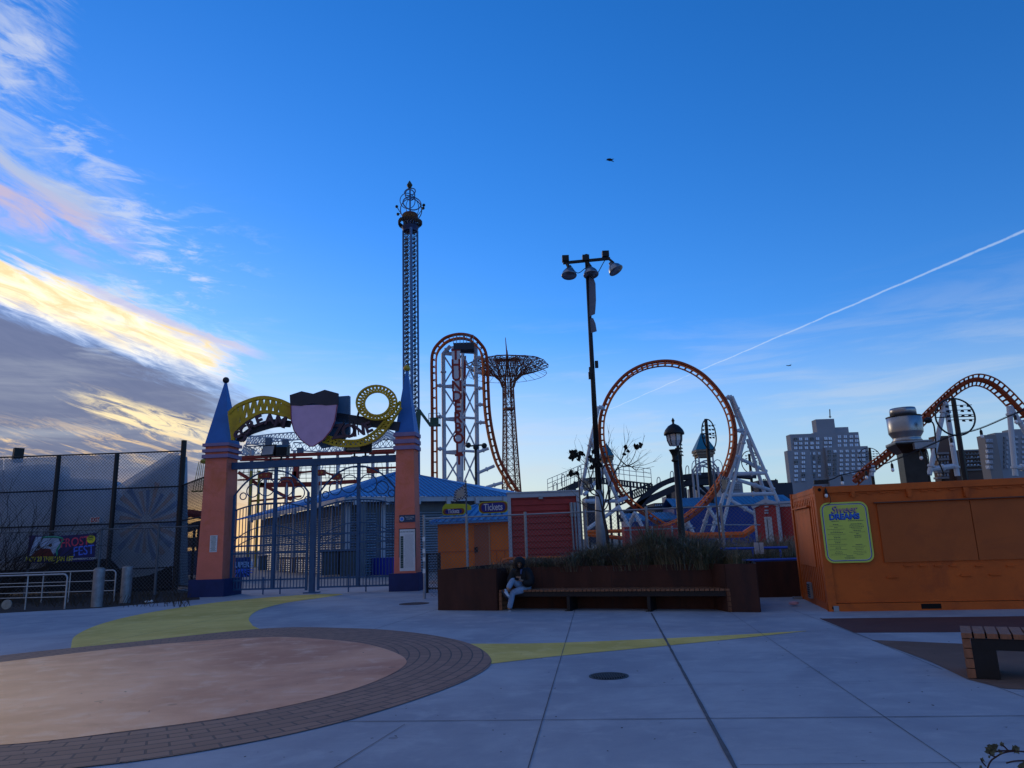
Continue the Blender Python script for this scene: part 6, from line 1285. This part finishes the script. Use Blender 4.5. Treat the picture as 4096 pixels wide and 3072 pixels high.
m = MB(); m.tube([A(*Z6(200, 1510), 42), A(*Z6(500, 1500), 42)], .12, 6); m.tube([A(*Z6(200, 1530), 42), A(*Z6(500, 1560), 42)], .12, 6); tag(m.build('orange_barrier', otr), 'low orange barrier left of the red wall', 'barrier')
m = MB(); m.tube([A(*Z6(1000, 1520), 60), A(*Z6(1100, 1540), 60), A(*Z6(1500, 1530), 60), A(*Z6(1640, 1440), 60)], .28, 6); tag(m.build('low_track', otr), 'low orange track stretch running between the loop and the red hut', 'track')
HY = 52.0; hf = Fr(A(*Zh(430, 600), HY).xy, A(*Zh(745, 600), HY-1).xy); e = empty('red_hut', hf.P(2, -3, 0), 'small red corrugated hut with a white door and white trim', 'hut')
u1 = hf.L; ze_ = hf.hit(*Zh(710, 132))[1]; zeL = hf.hit(*Zh(415, 168))[1]; zpk = hf.hit(*Zh(545, 95))[1]; upk = hf.hit(*Zh(545, 95))[0]
rc = mm('hut_red', (.34, .03, .03), .6, 0, .15, 2); m = MB(); m.prism([(0, 0), (u1, 0), (u1, ze_), (upk, zpk), (0, zeL)], -5, 0, hf); m.box(u1, u1+4, -6, -.6, 0, ze_-.1, hf)
for i in range(26): u = u1*i/26; m.box(u, u+.06, 0, .03, 0, zeL-.05, hf)
m.build('wall', rc, e)
m = MB(); m.beam(hf.P(-.1, .05, zeL+.05), hf.P(upk, .05, zpk+.1), .25); m.beam(hf.P(upk, .05, zpk+.1), hf.P(u1+.1, .05, ze_+.05), .25); m.box(u1, u1+4.2, -6.1, -.5, ze_-.12, ze_+.25, hf); m.box(u1-.08, u1+.12, -.05, .12, 0, ze_-.1, hf); m.box(-.06, .08, -.05, .1, 0, zeL-.08, hf); m.build('white_trim', trimm, e)
d0, dz = hf.hit(*Zh(522, 292)); d1 = hf.hit(*Zh(620, 292))[0]; m = MB(); m.box(d0, d1, .03, .08, 0, dz, hf); o = m.build('door', mm('door_white', (.42, .44, .46), .6, 0, .1, 3), e); m = MB(); m.box(d0+.18, d0+.22, .08, .10, 0, dz-.1, hf); m.build('door_edge', dksteel, o)
for y in (155, 205, 238): u, z = hf.hit(*Zh(557, y)); m = MB(); m.box(u-.12, u+.12, .03, .18, z-.05, z+.05, hf); m.build('wall_lamp', trimm, e)
# ---- dark curved track ride and pavilions
DY = 135.0; e = empty('dark_track_ride', Vector((A(2650, 2000, DY).x, DY, 0)), 'dark blue curving track ride with hooped lamps seen through the loop', 'ride track')
for pts, th in (([(540, 1400), (620, 1290), (700, 1200), (800, 1125), (920, 1075), (1050, 1052), (1200, 1040), (1400, 1035), (1590, 1050)], 42), ([(480, 1400), (560, 1330), (700, 1250), (830, 1190), (950, 1135), (1060, 1100), (1200, 1095), (1340, 1085)], 50)):
    S0 = spline([A(*Z6(*q), DY) for q in pts], 5); m = MB()
    for i in range(len(S0)-1):
        for k in (-1, 1): m.beam(S0[i]+Vector((0, k*1.2, 0)), S0[i+1]+Vector((0, k*1.2, 0)), .3, th*.4823*DY/CF, up=(0, 0, 1))
        m.beam(S0[i]+Vector((0, 0, -.2)), S0[i+1]+Vector((0, 0, -.2)), 2.2, .15, up=(0, 0, 1))
    m.build('track_beam', dksteel, e)
for x, y in ((870, 1160), (885, 1160), (1120, 1100), (1235, 1100), (1250, 1090), (680, 1270), (1060, 1110)): p = A(*Z6(x, y), DY); m = MB(); m.tube([Vector((p.x, DY, 0)), p], .35, 6); m.build('post', dksteel, e)
pipes(e, [((1060, 1110), (1180, 1200)), ((1130, 1110), (1240, 1210)), ((510, 1340), (940, 1290)), ((660, 1310), (930, 1330))], Z6, DY, dksteel, .3, 'strut', False)
m = MB()
def hoop(x, y, h, w):
    pts = [A(*Z6(x-w/2, y), DY), A(*Z6(x-w/2, y-h*.7), DY), A(*Z6(x-w*.3, y-h*.93), DY), A(*Z6(x, y-h), DY), A(*Z6(x+w*.3, y-h*.93), DY), A(*Z6(x+w/2, y-h*.7), DY), A(*Z6(x+w/2, y), DY)]; m.tube(spline(pts, 3), .07, 4)
for x, y, h in ((142, 1070, 105), (5, 1130, 100), (797, 1130, 75), (907, 1080, 75), (1035, 1050, 90), (1157, 1040, 90), (-60, 1160, 60), (1350, 1040, 90)): hoop(x, y, h, 26)
m.build('lamp_hoop', galv, e)
S0 = spline([A(*Z6(*q), DY) for q in ((-120, 1200), (0, 1150), (100, 1105), (190, 1070), (300, 1062), (430, 1075), (560, 1092), (740, 1112))], 6); m = MB()
for k in (0, .9): m.tube([p-Vector((0, 0, k)) for p in S0], .14, 5)
for i in range(0, len(S0), 1): m.beam(S0[i], S0[i]-Vector((0, 0, 1.1)), .35)
m.build('side_rail', dksteel, e); m = MB()
for k in (1.2, 2.0, 2.8): m.tube([p+Vector((0, 0, k)) for p in S0], .05, 4)
for i in range(0, len(S0), 2): m.tube([S0[i], S0[i]+Vector((0, 0, 2.8))], .05, 4)
m.build('guard_rail', galv, e)
m = MB(); S1 = spline([A(*Z6(*q), DY) for q in ((450, 1230), (560, 1180), (650, 1140), (740, 1105))], 5); S2 = [p+Vector((0, 0, -1.4)) for p in S1]
for L_ in (S1, S2): m.tube(L_, .18, 5)
for i in range(len(S1)-1): m.beam(S1[i], S2[i+1], .12); m.beam(S1[i], S2[i], .2)
m.build('spur_track', dksteel, e)
for x in (200, 440, 380, 560, 100): p = A(*Z6(x, 1090), DY); m = MB(); m.tube([Vector((p.x, DY, 0)), p], .25, 6); m.build('post', dksteel, e)
tealr = mm('teal_roof', (.012, .16, .26), .5, 0, .1, 1)
def kiosk(cx, yap, yb, w, ybase, Y, lab, full=True):
    c = A(*Z6(cx, yb), Y); a = A(*Z6(cx, yap), Y).z; hw__ = w/2*.4823*Y/CF; zb = c.z; z0 = A(*Z6(cx, ybase), Y).z; e = empty('pavilion_tower', Vector((c.x, Y, 0)), lab, 'pavilion', 'teal roofed pavilions on the track')
    m = MB(); 
    for k, (r_, zz) in enumerate(((1.0, zb), (.93, zb-.5), (.8, zb-.9))): m.box(c.x-hw__*r_, c.x+hw__*r_, -Y-hw__*r_, -Y+hw__*r_, zz-.4, zz-.02, WF)
    m.build('cornice', mm('cornice_tan', (.22, .18, .13), .7), e); m = MB(); b = [Vector((c.x+sx*hw__, Y+sy*hw__, zb)) for sx, sy in ((-1, -1), (1, -1), (1, 1), (-1, 1))]; s = .12
    t_ = [Vector((c.x+sx*hw__*s, Y+sy*hw__*s, a)) for sx, sy in ((-1, -1), (1, -1), (1, 1), (-1, 1))]; m.add(b+t_, [(4, 5, 6, 7)]+[(k, (k+1) % 4, 4+(k+1) % 4, 4+k) for k in range(4)]); m.build('roof', tealr, e)
    ww = hw__*.72; m = MB()
    for sx in (-1, 1):
        for sy in (-1, 1): m.tube([Vector((c.x+sx*ww, Y+sy*ww, z0)), Vector((c.x+sx*ww, Y+sy*ww, zb-.9))], .14, 6); m.tube([Vector((c.x+sx*hw__*1.1, Y+sy*hw__*.9, z0-6)), Vector((c.x+sx*hw__*1.1, Y+sy*hw__*.9, zb-3.2))], .2, 6)
    m.build('post', whb, e)
    for yy in (-hw__*.9, hw__*.9):
        m = MB()
        for dz in (0, .7): m.tube([Vector((c.x+hw__*1.1*math.cos(t), Y+yy, zb-4.2-dz+2.2*math.sin(t))) for t in [PI*i/12 for i in range(13)]], .14, 5)
        m.build('arch', whb, e)
    m = MB()
    for sx in (-1.1, 1.1): m.tube([Vector((c.x+hw__*sx+.8*math.cos(t), Y-hw__*.9, zb-3.2+1.3*math.sin(t))) for t in [2*PI*i/12 for i in range(13)]], .07, 4)
    m.build('side_rings', whb, e)
kiosk(1168, 690, 832, 160, 1040, 130, 'teal roofed pavilion tower seen inside the right of the loop'); kiosk(362, 775, 880, 115, 1060, 150, 'teal roofed pavilion tower behind the left loop leg')
def ringlamp(Z, px, ptop, pbot, cx, cy, rx_, ry_, Y, lab, r_=.28, lamps=True):
    a, b_ = A(*Z(*ptop), Y), A(*Z(*pbot), Y); e = empty('ring_lamp_pole', Vector((b_.x, Y, 0)), lab, 'lamp pole', 'ring shaped light poles'); m = MB(); m.tube([Vector((b_.x, Y, 0)), b_, a], [r_*1.2, r_*1.2, r_], 8); m.build('pole', blackm, e)
    k = Y/CF*abs(Z(1, 0)[0]-Z(0, 0)[0]); c = A(*Z(cx, cy), Y); dep = math.sqrt(max(ry_*ry_-rx_*rx_, 0)); m = MB(); m.tube([c+Vector((math.cos(t)*rx_*k, math.cos(t)*dep*k, math.sin(t)*ry_*k)) for t in [2*PI*i/36 for i in range(36)]], .11, 5, True); m.tube([c-Vector((rx_*k, dep*k, 0)), c+Vector((rx_*k, dep*k, 0))], .06, 4); m.build('ring', blackm, e)
    for i in range(4 if lamps else 0):
        z = c.z+ry_*k*(.62-.26*i); m = MB(); x0 = a.x+(b_.x-a.x)*(a.z-z)/max(a.z-b_.z, .1); m.beam(Vector((x0-1.0*rx_/ry_, Y, z)), Vector((x0+1.6*rx_/ry_+.5, Y, z)), .07)
        for sx in (-.9, .8, 1.6): cc = Vector((x0+sx*max(rx_/ry_, .4), Y-.1, z-.12)); m.lathe(cc, [(.22, -.10), (.15, .06), (.04, .11)], 8, Vector((.3, 0, 1)).normalized())
        m.build('lamp_head', blackm, e)
ringlamp(Z6, 0, (1188, 572), (1222, 1020), 1216, 702, 84, 128, 120, 'ring lamp pole behind the larger teal pavilion'); ringlamp(Z6, 0, (950, 745), (985, 1040), 974, 850, 16, 112, 128, 'ring lamp pole turned edge on beside the black lamp post'); ringlamp(Z6, 0, (1548, 862), (1575, 1160), 1558, 930, 85, 92, 170, 'ring lamp pole behind the right loop supports', r_=.3)
ringlamp(ZR, 0, (1612, 305), (1705, 925), 1630, 460, 168, 160, 88, 'ring lamp pole under the coaster hill on the right'); ringlamp(ZR, 0, (905, 722), (920, 880), 905, 800, 90, 78, 200, 'small far ring lamp pole in front of the apartment block', r_=.35)
ringlamp(ZR, 0, (1372, 740), (1400, 940), 1372, 800, 20, 90, 140, 'ring lamp pole beside the exhaust duct', lamps=False)
# ------------------------------------------------------------------ buildings
winm = mm('window_sky_reflection', (.62, .78, .98), .25, 0, .3, .4, spec=.6); wind = mm('window_dark', (.05, .07, .10), .2, 0, .3, .3)  # pale panes have the reflected sky put into their base colour
def block(e, Z, x0, x1, yt, Y, dep, mt, nm='wall', zb=0):
    a, b_ = A(*Z(x0, yt), Y), A(*Z(x1, yt), Y); m = MB(); m.box(a.x, b_.x, -Y-dep, -Y, zb, (a.z+b_.z)/2, WF); return m.build(nm, mt, e)
def windows(e, Z, cols_, rows_, w, h, Y, skip=lambda i, j: False, dark=lambda i, j: False, lim=100, slope=-.06):
    k = Y/CF*abs(Z(1, 0)[0]-Z(0, 0)[0]); protos = {}; cnt = 0; rest = MB()
    for j, y in enumerate(rows_):
        for i, x in enumerate(cols_):
            if skip(i, j): continue
            p = A(*Z(x, y+slope*(x-cols_[0])), Y); dk = dark(i, j); cnt += 1
            if cnt <= lim:
                m = MB(); m.box(p.x-w*k/2, p.x+w*k/2, -Y-.1, -Y+.15, p.z-h*k/2, p.z+h*k/2, WF); m.c = 1; m.box(p.x-w*k/2-.12, p.x+w*k/2+.12, -Y+.1, -Y+.3, p.z-h*k/2-.25, p.z-h*k/2-.02, WF); m.box(p.x-.06, p.x+.06, -Y+.15, -Y+.22, p.z-h*k/2, p.z+h*k/2, WF); m.build('window', [wind if dk else winm, MT['bldg_grey']], e)
            else: rest.box(p.x-w*k/2, p.x+w*k/2, -Y-.1, -Y+.15, p.z-h*k/2, p.z+h*k/2, WF)
    if rest.v: tag(rest.build('window', winm, e), kind='stuff')
BG = mm('bldg_grey', (.25, .29, .35), .85, 0, .1, .05)
e = empty('apartment_block', Vector((A(3310, 1900, 330).x, 335, 0)), 'pale grey stepped apartment block with rows of bright windows and rooftop mast', 'building')
block(e, ZR, 230, 812, 598, 330, 5, BG); block(e, ZR, 208, 400, 742, 328.5, 4, BG); block(e, ZR, 530, 890, 712, 328, 5, BG); block(e, ZR, 437, 600, 588, 330.5, 5, BG, 'roof_block'); block(e, ZR, 450, 605, 478, 332, 5, BG, 'roof_block'); block(e, ZR, 606, 725, 547, 333, 5, BG, 'roof_block')
m = MB(); m.tube([A(*ZR(572, 470), 333), A(*ZR(569, 395), 333)], .25, 5); m.tube([A(*ZR(562, 460), 333), A(*ZR(582, 460), 333)], .2, 4); m.build('antenna', blackm, e)
random.seed(31); rnd = {(i, j): random.random() for i in range(30) for j in range(30)}
windows(e, ZR, [280, 322, 370, 418, 466, 535, 572], [648, 684, 722], 26, 22, 329.7, dark=lambda i, j: rnd[i, j] < .1, slope=-.02)
windows(e, ZR, [650, 700, 750, 796], [628, 664, 700], 26, 22, 329.9, dark=lambda i, j: rnd[i, j+5] < .05, slope=-.02)
windows(e, ZR, [284, 345, 390, 440, 485], [770, 806, 843, 881, 918, 955, 992], 28, 20, 328.3, skip=lambda i, j: i > 1, dark=lambda i, j: rnd[i, j+9] < .15, slope=-.02)
windows(e, ZR, [398, 436, 480], [770, 806, 843, 881, 918, 955], 18, 20, 329.8, dark=lambda i, j: rnd[i, j+3] < .5, slope=-.02)
windows(e, ZR, [565, 612, 665, 715, 766, 815, 856], [752, 790, 828, 864, 900, 938], 24, 20, 327.8, dark=lambda i, j: i < 2 and rnd[i, j+12] < .6, slope=-.02)
BB = mm('bldg_brown', (.12, .08, .065), .85, 0, .15, .08); BC = mm('bldg_concrete', (.22, .225, .24), .85, 0, .1, .06)
e = empty('brick_tower_block', Vector((A(3760, 1900, 260).x, 265, 0)), 'brown brick tower block with balcony rows behind the white coaster legs', 'building'); block(e, ZR, 1455, 1610, 620, 260, 4, BB); block(e, ZR, 1608, 1690, 742, 258, 4, BB)
for j in range(5):
    p, q = A(*ZR(1480, 772+j*52), 257.5), A(*ZR(1580, 765+j*52), 257.5); m = MB(); m.box(p.x, q.x, -260, -257.5, p.z-.2, p.z+.5, WF); m.build('balcony', BC, e)
windows(e, ZR, [1490, 1515, 1540, 1566], [795, 845, 897, 948], 13, 18, 259.9, slope=0)
e = empty('brick_slab_block', Vector((A(3900, 1900, 270).x, 275, 0)), 'long brown brick slab block with white floor bands', 'building'); block(e, ZR, 1690, 1905, 735, 270, 4, BB)
for j in range(6): p, q = A(*ZR(1690, 750+j*33), 269.8), A(*ZR(1905, 746+j*33), 269.8); m = MB(); m.box(p.x, q.x, -270, -269.5, p.z-.1, p.z+.35, WF); m.build('floor_band', BC, e)
windows(e, ZR, [1712, 1740, 1768, 1796, 1824, 1852, 1880], [768, 801, 834, 867], 12, 14, 269.8, dark=lambda i, j: rnd[i, j] < .6, slope=0)
e = empty('concrete_tower_block', Vector((A(4000, 1900, 230).x, 240, 0)), 'grey concrete apartment tower at the right edge with white window strips', 'building'); block(e, ZR, 1875, 1975, 612, 230, 4, BC); block(e, ZR, 1965, 2110, 592, 235, 4, MT['bldg_grey']); block(e, ZR, 2090, 2420, 560, 238, 4, MT['bldg_grey'])
windows(e, ZR, [1894, 1906, 1918, 1932, 1944], [660, 705, 750, 795, 840, 885], 7, 26, 229.9, slope=0); windows(e, ZR, [2045, 2070], [640, 680, 720, 760, 800, 840, 880], 9, 24, 234.9, dark=lambda i, j: i == 0, slope=0)
windows(e, ZR, [2145, 2155, 2200, 2212], [630, 672, 715, 757, 800, 842, 885], 9, 20, 237.8, slope=0)
dkb = mm('bldg_dark', (.035, .045, .07), .85, 0, .15, .1)
for x0, x1, yt, Y, nm_, lab in ((-40, 250, 995, 200, 'flat_roof_building', 'dark low building left of the apartment block behind the red hut'),):
    e = empty(nm_, Vector((A(*ZR((x0+x1)/2, 1000), Y).x, Y, 0)), lab, 'building'); block(e, ZR, x0, 130, yt, Y, 6, dkb); block(e, ZR, 100, x1, yt+22, Y-4, 6, dkb)
    m = MB(); [m.beam(A(*ZR(x, 994), Y-1), A(*ZR(x+4, 985), Y-1), .3) for x in (5, 20, 110)]; m.build('roof_vent', blackm, e)
for x0, x1, yt, Y, lab in ((975, 1030, 1140, 210, 'dark far block just right of the black lamp post'), (1360, 1490, 1090, 220, 'grey far block with window rows inside the right loop legs'), (900, 960, 1200, 230, 'far brick block under the curving dark track'), (1120, 1230, 1130, 240, 'far grey block under the dark curved track beam'), (760, 860, 1268, 200, 'low far dark block under the left part of the track'), (200, 300, 1210, 210, 'low dark far block behind the left loop leg')):
    e = empty('distant_block', Vector((A(*Z6((x0+x1)/2, yt), Y).x, Y, 0)), lab, 'building'); block(e, Z6, x0, x1, yt, Y, 15, dkb if Y < 215 else MT['bldg_grey'])
    windows(e, Z6, [x0+12+i*16 for i in range(int((x1-x0-10)/16))], [yt+18+j*18 for j in range(3)], 7, 8, Y-.1, slope=0)
# ------------------------------------------------------------------ bird and aeroplane
def ZB(x, y): return (2380+x*100/2212, 600+y*60/1327)
BYd = 42; e = empty('flying_bird', A(*ZB(1300, 860), BYd), 'single dark bird gliding in the open blue sky', 'bird'); m = MB(); bm_ = mm('bird_dark', (.015, .016, .02), .8)
k = BYd
body = [A(*ZB(x, y), k) for x, y in ((950, 915), (1030, 880), (1150, 850), (1300, 840), (1420, 850), (1520, 890))]; m.tube(body, [.004, .02, .034, .038, .026, .008], 8); m.build('body', bm_, e, True)
for pts in (([(1030, 800), (1150, 765), (1370, 745), (1480, 860), (1300, 900)]), ([(1050, 900), (1300, 975), (1430, 965), (1680, 1050), (1480, 870), (1200, 850)]), ([(1400, 800), (1680, 780), (1570, 850), (1440, 870)])):
    m = MB(); P = [A(*ZB(x, y), k) for x, y in pts]; n = len(P); m.add([p-Vector((0, .02, 0)) for p in P]+[p+Vector((0, .02, 0)) for p in P], [tuple(range(n)), tuple(range(2*n-1, n-1, -1))]+[(i, (i+1) % n, n+(i+1) % n, n+i) for i in range(n)]); m.build('wing' if len(pts) != 4 else 'tail', bm_, e)
c = A(3155, 1462, 900); e = empty('aeroplane', c, 'tiny far aeroplane low in the sky above the apartment block', 'aeroplane'); m = MB(); m.tube([c+Vector((-3.4, 0, .3)), c+Vector((-2.6, 0, 0)), c+Vector((2, 0, -.2)), c+Vector((3, 0, 0))], [.1, .45, .45, .2], 8); m.build('fuselage', dkb, e)
m = MB(); m.add([c+Vector(v) for v in ((-.6, 0, 0), (1.0, 0, -.1), (1.9, 5, .3), (1.4, 5, .3), (1.9, -5, .3), (1.4, -5, .3))], [(0, 1, 2, 3), (0, 1, 4, 5)]); m.add([c+Vector(v) for v in ((2.2, 0, 0), (3, 0, 0), (3.2, 0, 1.3), (2.9, 0, 1.3))], [(0, 1, 2, 3)]); m.build('wing', dkb, e)
# ------------------------------------------------------------------ seated person
def BP(x, y, d): return BF.at(1900+x*.211, 2150+y*.211, d)
def skin(name, verts, edges, rad_, mt, parent, sub=2):
    o0 = ORI[parent.name]; me = bpy.data.meshes.new(name); me.from_pydata([v-o0 for v in verts], edges, []); ob = bpy.data.objects.new(name, me); COL.objects.link(ob)
    md = ob.modifiers.new('s', 'SKIN'); md.use_smooth_shade = True
    for i, sv in enumerate(me.skin_vertices[0].data): r = rad_[i]; sv.radius = r if isinstance(r, tuple) else (r, r); sv.use_root = (i == 0)
    sb = ob.modifiers.new('u', 'SUBSURF'); sb.levels = sub; sb.render_levels = sub
    m2 = bpy.data.meshes.new_from_object(ob.evaluated_get(bpy.context.evaluated_depsgraph_get())); bpy.data.objects.remove(ob)
    m2.materials.clear(); m2.materials.append(mt); m2.name = name; m2.polygons.foreach_set('use_smooth', [True]*len(m2.polygons))
    r = bpy.data.objects.new(name, m2); COL.objects.link(r); r.parent = parent; ORI[r.name] = o0; return r
pe = empty('person', BP(640, 1480, .2)*1.0-Vector((0, 0, BP(640, 1480, .2).z)), 'person in black hooded jacket and light blue jeans sitting cross legged on the long bench', 'person')
skinm = mm('skin_tone', (.34, .20, .14), .6, 0, .06, 8); blackj = mm('jacket_black', (.006, .006, .008), .75, 0, .4, 6, .3, 30); jean = mm('denim_light', (.20, .29, .43), .85, 0, .22, 10, .3, 90, dirt=(.27, .36, .50), dirtamt=.6, ds=7)
J = dict(pel=BP(950, 950, -.30), sp=BP(935, 850, -.30), ch=BP(895, 710, -.26), nk=BP(858, 625, -.20), hb=BP(845, 565, -.13), hd=BP(838, 500, -.10), ht=BP(838, 445, -.12),
         rs=BP(735, 665, -.22), re=BP(665, 830, -.12), rw=BP(770, 815, .08), rh=BP(805, 795, .10), ls=BP(995, 655, -.26), le=BP(1045, 845, -.14), lw=BP(885, 820, .02), lh=BP(845, 800, .06),
         h1=BP(900, 940, -.26), k1=BP(712, 800, .12), a1=BP(612, 1000, .30), h2=BP(970, 960, -.26), k2=BP(708, 1045, .10), a2=BP(645, 1375, .20))
def fing(b, d, s, L_, r_): return [b, b+d*L_*.5, b+d*L_*.8+s*L_*.25, b+d*L_*.9+s*L_*.5]
V = [J[k] for k in ('pel', 'sp', 'ch', 'nk', 'hb', 'hd', 'ht', 'rs', 're', 'rw', 'rh', 'ls', 'le', 'lw', 'lh', 'h1', 'k1', 'a1', 'h2', 'k2', 'a2')]
E_ = [(0, 1), (1, 2), (2, 3), (3, 4), (4, 5), (5, 6), (2, 7), (7, 8), (8, 9), (9, 10), (2, 11), (11, 12), (12, 13), (13, 14), (0, 15), (15, 16), (16, 17), (0, 18), (18, 19), (19, 20)]
Rd = [.10, .10, .11, .05, .058, .085, .06, .06, .04, .026, .034, .06, .04, .026, .034, .08, .055, .04, .08, .055, .04]
for hi, (w_, h_, sg) in ((10, ('rw', 'rh', 1)), (14, ('lw', 'lh', -1))):
    d = (J[h_]-J[w_]).normalized(); up = Vector((0, 0, 1)); sd = d.cross(up).normalized()
    for k in range(4):
        b = J[h_]+up*(.03-.02*k)+d*.03; F_ = fing(b, d, -sd*sg, (.062, .072, .068, .052)[k], .009); i0 = len(V); V += F_; E_ += [(hi, i0), (i0, i0+1), (i0+1, i0+2), (i0+2, i0+3)]; Rd += [.009, .0085, .008, .007]
    b = J[h_]+up*.03-d*.01; i0 = len(V); V += [b, b+(d*.5+up).normalized()*.035, b+(d+up*.8).normalized()*.06]; E_ += [(hi, i0), (i0, i0+1), (i0+1, i0+2)]; Rd += [.011, .010, .008]
skin('body', V, E_, Rd, skinm, pe, 1)
# face details turned down towards the phone
fc = J['hd']; fwd = (Vector((0, 0, 0))+(BP(838, 545, .12)-fc)).normalized(); sdx = fwd.cross(Vector((0, 0, 1))).normalized(); upx = sdx.cross(fwd).normalized()
m = MB(); m.sphere(fc+fwd*.088-upx*.012, .018, 8, (.8, 1, 1.4)); m.sphere(fc+fwd*.075+sdx*.03, .014, 8); m.sphere(fc+fwd*.075-sdx*.03, .014, 8); m.sphere(fc+fwd*.06-upx*.075, .03, 8); m.build('face', skinm, pe, True)
m = MB(); m.sphere(fc+fwd*.086+sdx*.03, .007, 6); m.sphere(fc+fwd*.086-sdx*.03, .007, 6); m.beam(fc+fwd*.092-upx*.05+sdx*.02, fc+fwd*.092-upx*.05-sdx*.02, .006); m.build('eyes_and_mouth', mm('face_dark', (.03, .012, .012), .6), pe)
# jacket: torso and sleeves
T_ = [BP(940, 950, -.30), BP(945, 870, -.30), BP(905, 730, -.27), BP(865, 650, -.22), J['rs']+Vector((0, 0, -.01)), BP(690, 770, -.14), BP(668, 850, -.06), BP(755, 822, .05), J['ls'], BP(1045, 770, -.20), BP(1055, 880, -.12), BP(960, 870, -.02), BP(895, 825, .02), BP(1000, 935, -.30), BP(900, 930, -.22)]
skin('jacket', T_, [(0, 1), (1, 2), (2, 3), (2, 4), (4, 5), (5, 6), (6, 7), (2, 8), (8, 9), (9, 10), (10, 11), (11, 12), (0, 13), (0, 14)], [(.20, .17), (.22, .19), (.23, .19), .12, .125, .11, .10, .055, .135, .13, .12, .085, .055, .15, .13], blackj, pe)
m = MB(); 
hc = fc+Vector((0, .02, .015)); n1, n2 = 16, 10; vs = []      # open fronted hood
for i in range(n2+1):
    th = .45+(PI-.45)*i/n2
    for k in range(n1):
        ph = 2*PI*k/n1; rr = .155*(1+.06*math.sin(3*ph)); v = fwd*math.cos(th)*rr*1.0+(sdx*math.cos(ph)*.92+upx*math.sin(ph)*1.08)*math.sin(th)*rr; vs.append(hc+v)
m.add(vs, [(i*n1+k, i*n1+(k+1) % n1, (i+1)*n1+(k+1) % n1, (i+1)*n1+k) for i in range(n2) for k in range(n1)]); m.build('hood', blackj, pe, True)
skin('hood_collar', [BP(858, 640, -.18), BP(850, 600, -.15), BP(845, 575, -.16)], [(0, 1), (1, 2)], [.13, .10, .09], blackj, pe)
m = MB(); m.prism([BF.hit(1900+x*.211, 2150+y*.211, -.03) for x, y in ((845, 600), (880, 600), (862, 700), (850, 690))], -.09, -.06, BF); m.build('shirt', mm('shirt_blue', (.05, .08, .20), .8), pe)
skin('jeans', [BP(945, 945, -.30), BP(905, 935, -.22), BP(800, 880, -.02), J['k1'], BP(665, 890, .20), BP(620, 985, .28), BP(990, 975, -.22), BP(855, 1000, .02), J['k2'], BP(695, 1150, .13), BP(668, 1270, .17), BP(650, 1360, .19)], [(0, 1), (1, 2), (2, 3), (3, 4), (4, 5), (0, 6), (6, 7), (7, 8), (8, 9), (9, 10), (10, 11)], [.115, .10, .09, .075, .07, .068, .09, .09, .080, .072, .066, .07], jean, pe)
shw = mm('shoe_white', (.45, .50, .58), .6, 0, .1, 9); shb = mm('shoe_black', (.012, .014, .03), .6)
for lab, A_, B_, C_ in (('shoe', BP(650, 1395, .20), BP(668, 1438, .16), BP(556, 1464, .38)), ('shoe', BP(600, 1010, .31), BP(562, 1030, .30), BP(640, 1130, .42))):
    o = skin('shoe', [B_, A_, B_.lerp(C_, .5), C_], [(0, 1), (0, 2), (2, 3)], [.05, .042, .048, .036], shw, pe)
    off = Vector((0, 0, -.035)) if 'x' and A_.z < .3 else Vector((-.045, 0, -.015)); m = MB(); back = (B_-C_).normalized()*.035
    a, b_ = B_+back+off, C_-back*.9+off; m.beam(a, b_, .095, .03, up=off.normalized()); m.build('sole', shb, o)
m = MB(); c = (J['rh']+J['lh'])/2+Vector((-.03, -.05, .015)); m.beam(c+Vector((-.06, 0, .02)), c+Vector((.04, 0, -.015)), .075, .009, up=Vector((.2, .7, .7))); o = m.build('phone', blackm, None); tag(o, 'dark phone held in both hands of the person on the bench', 'phone')
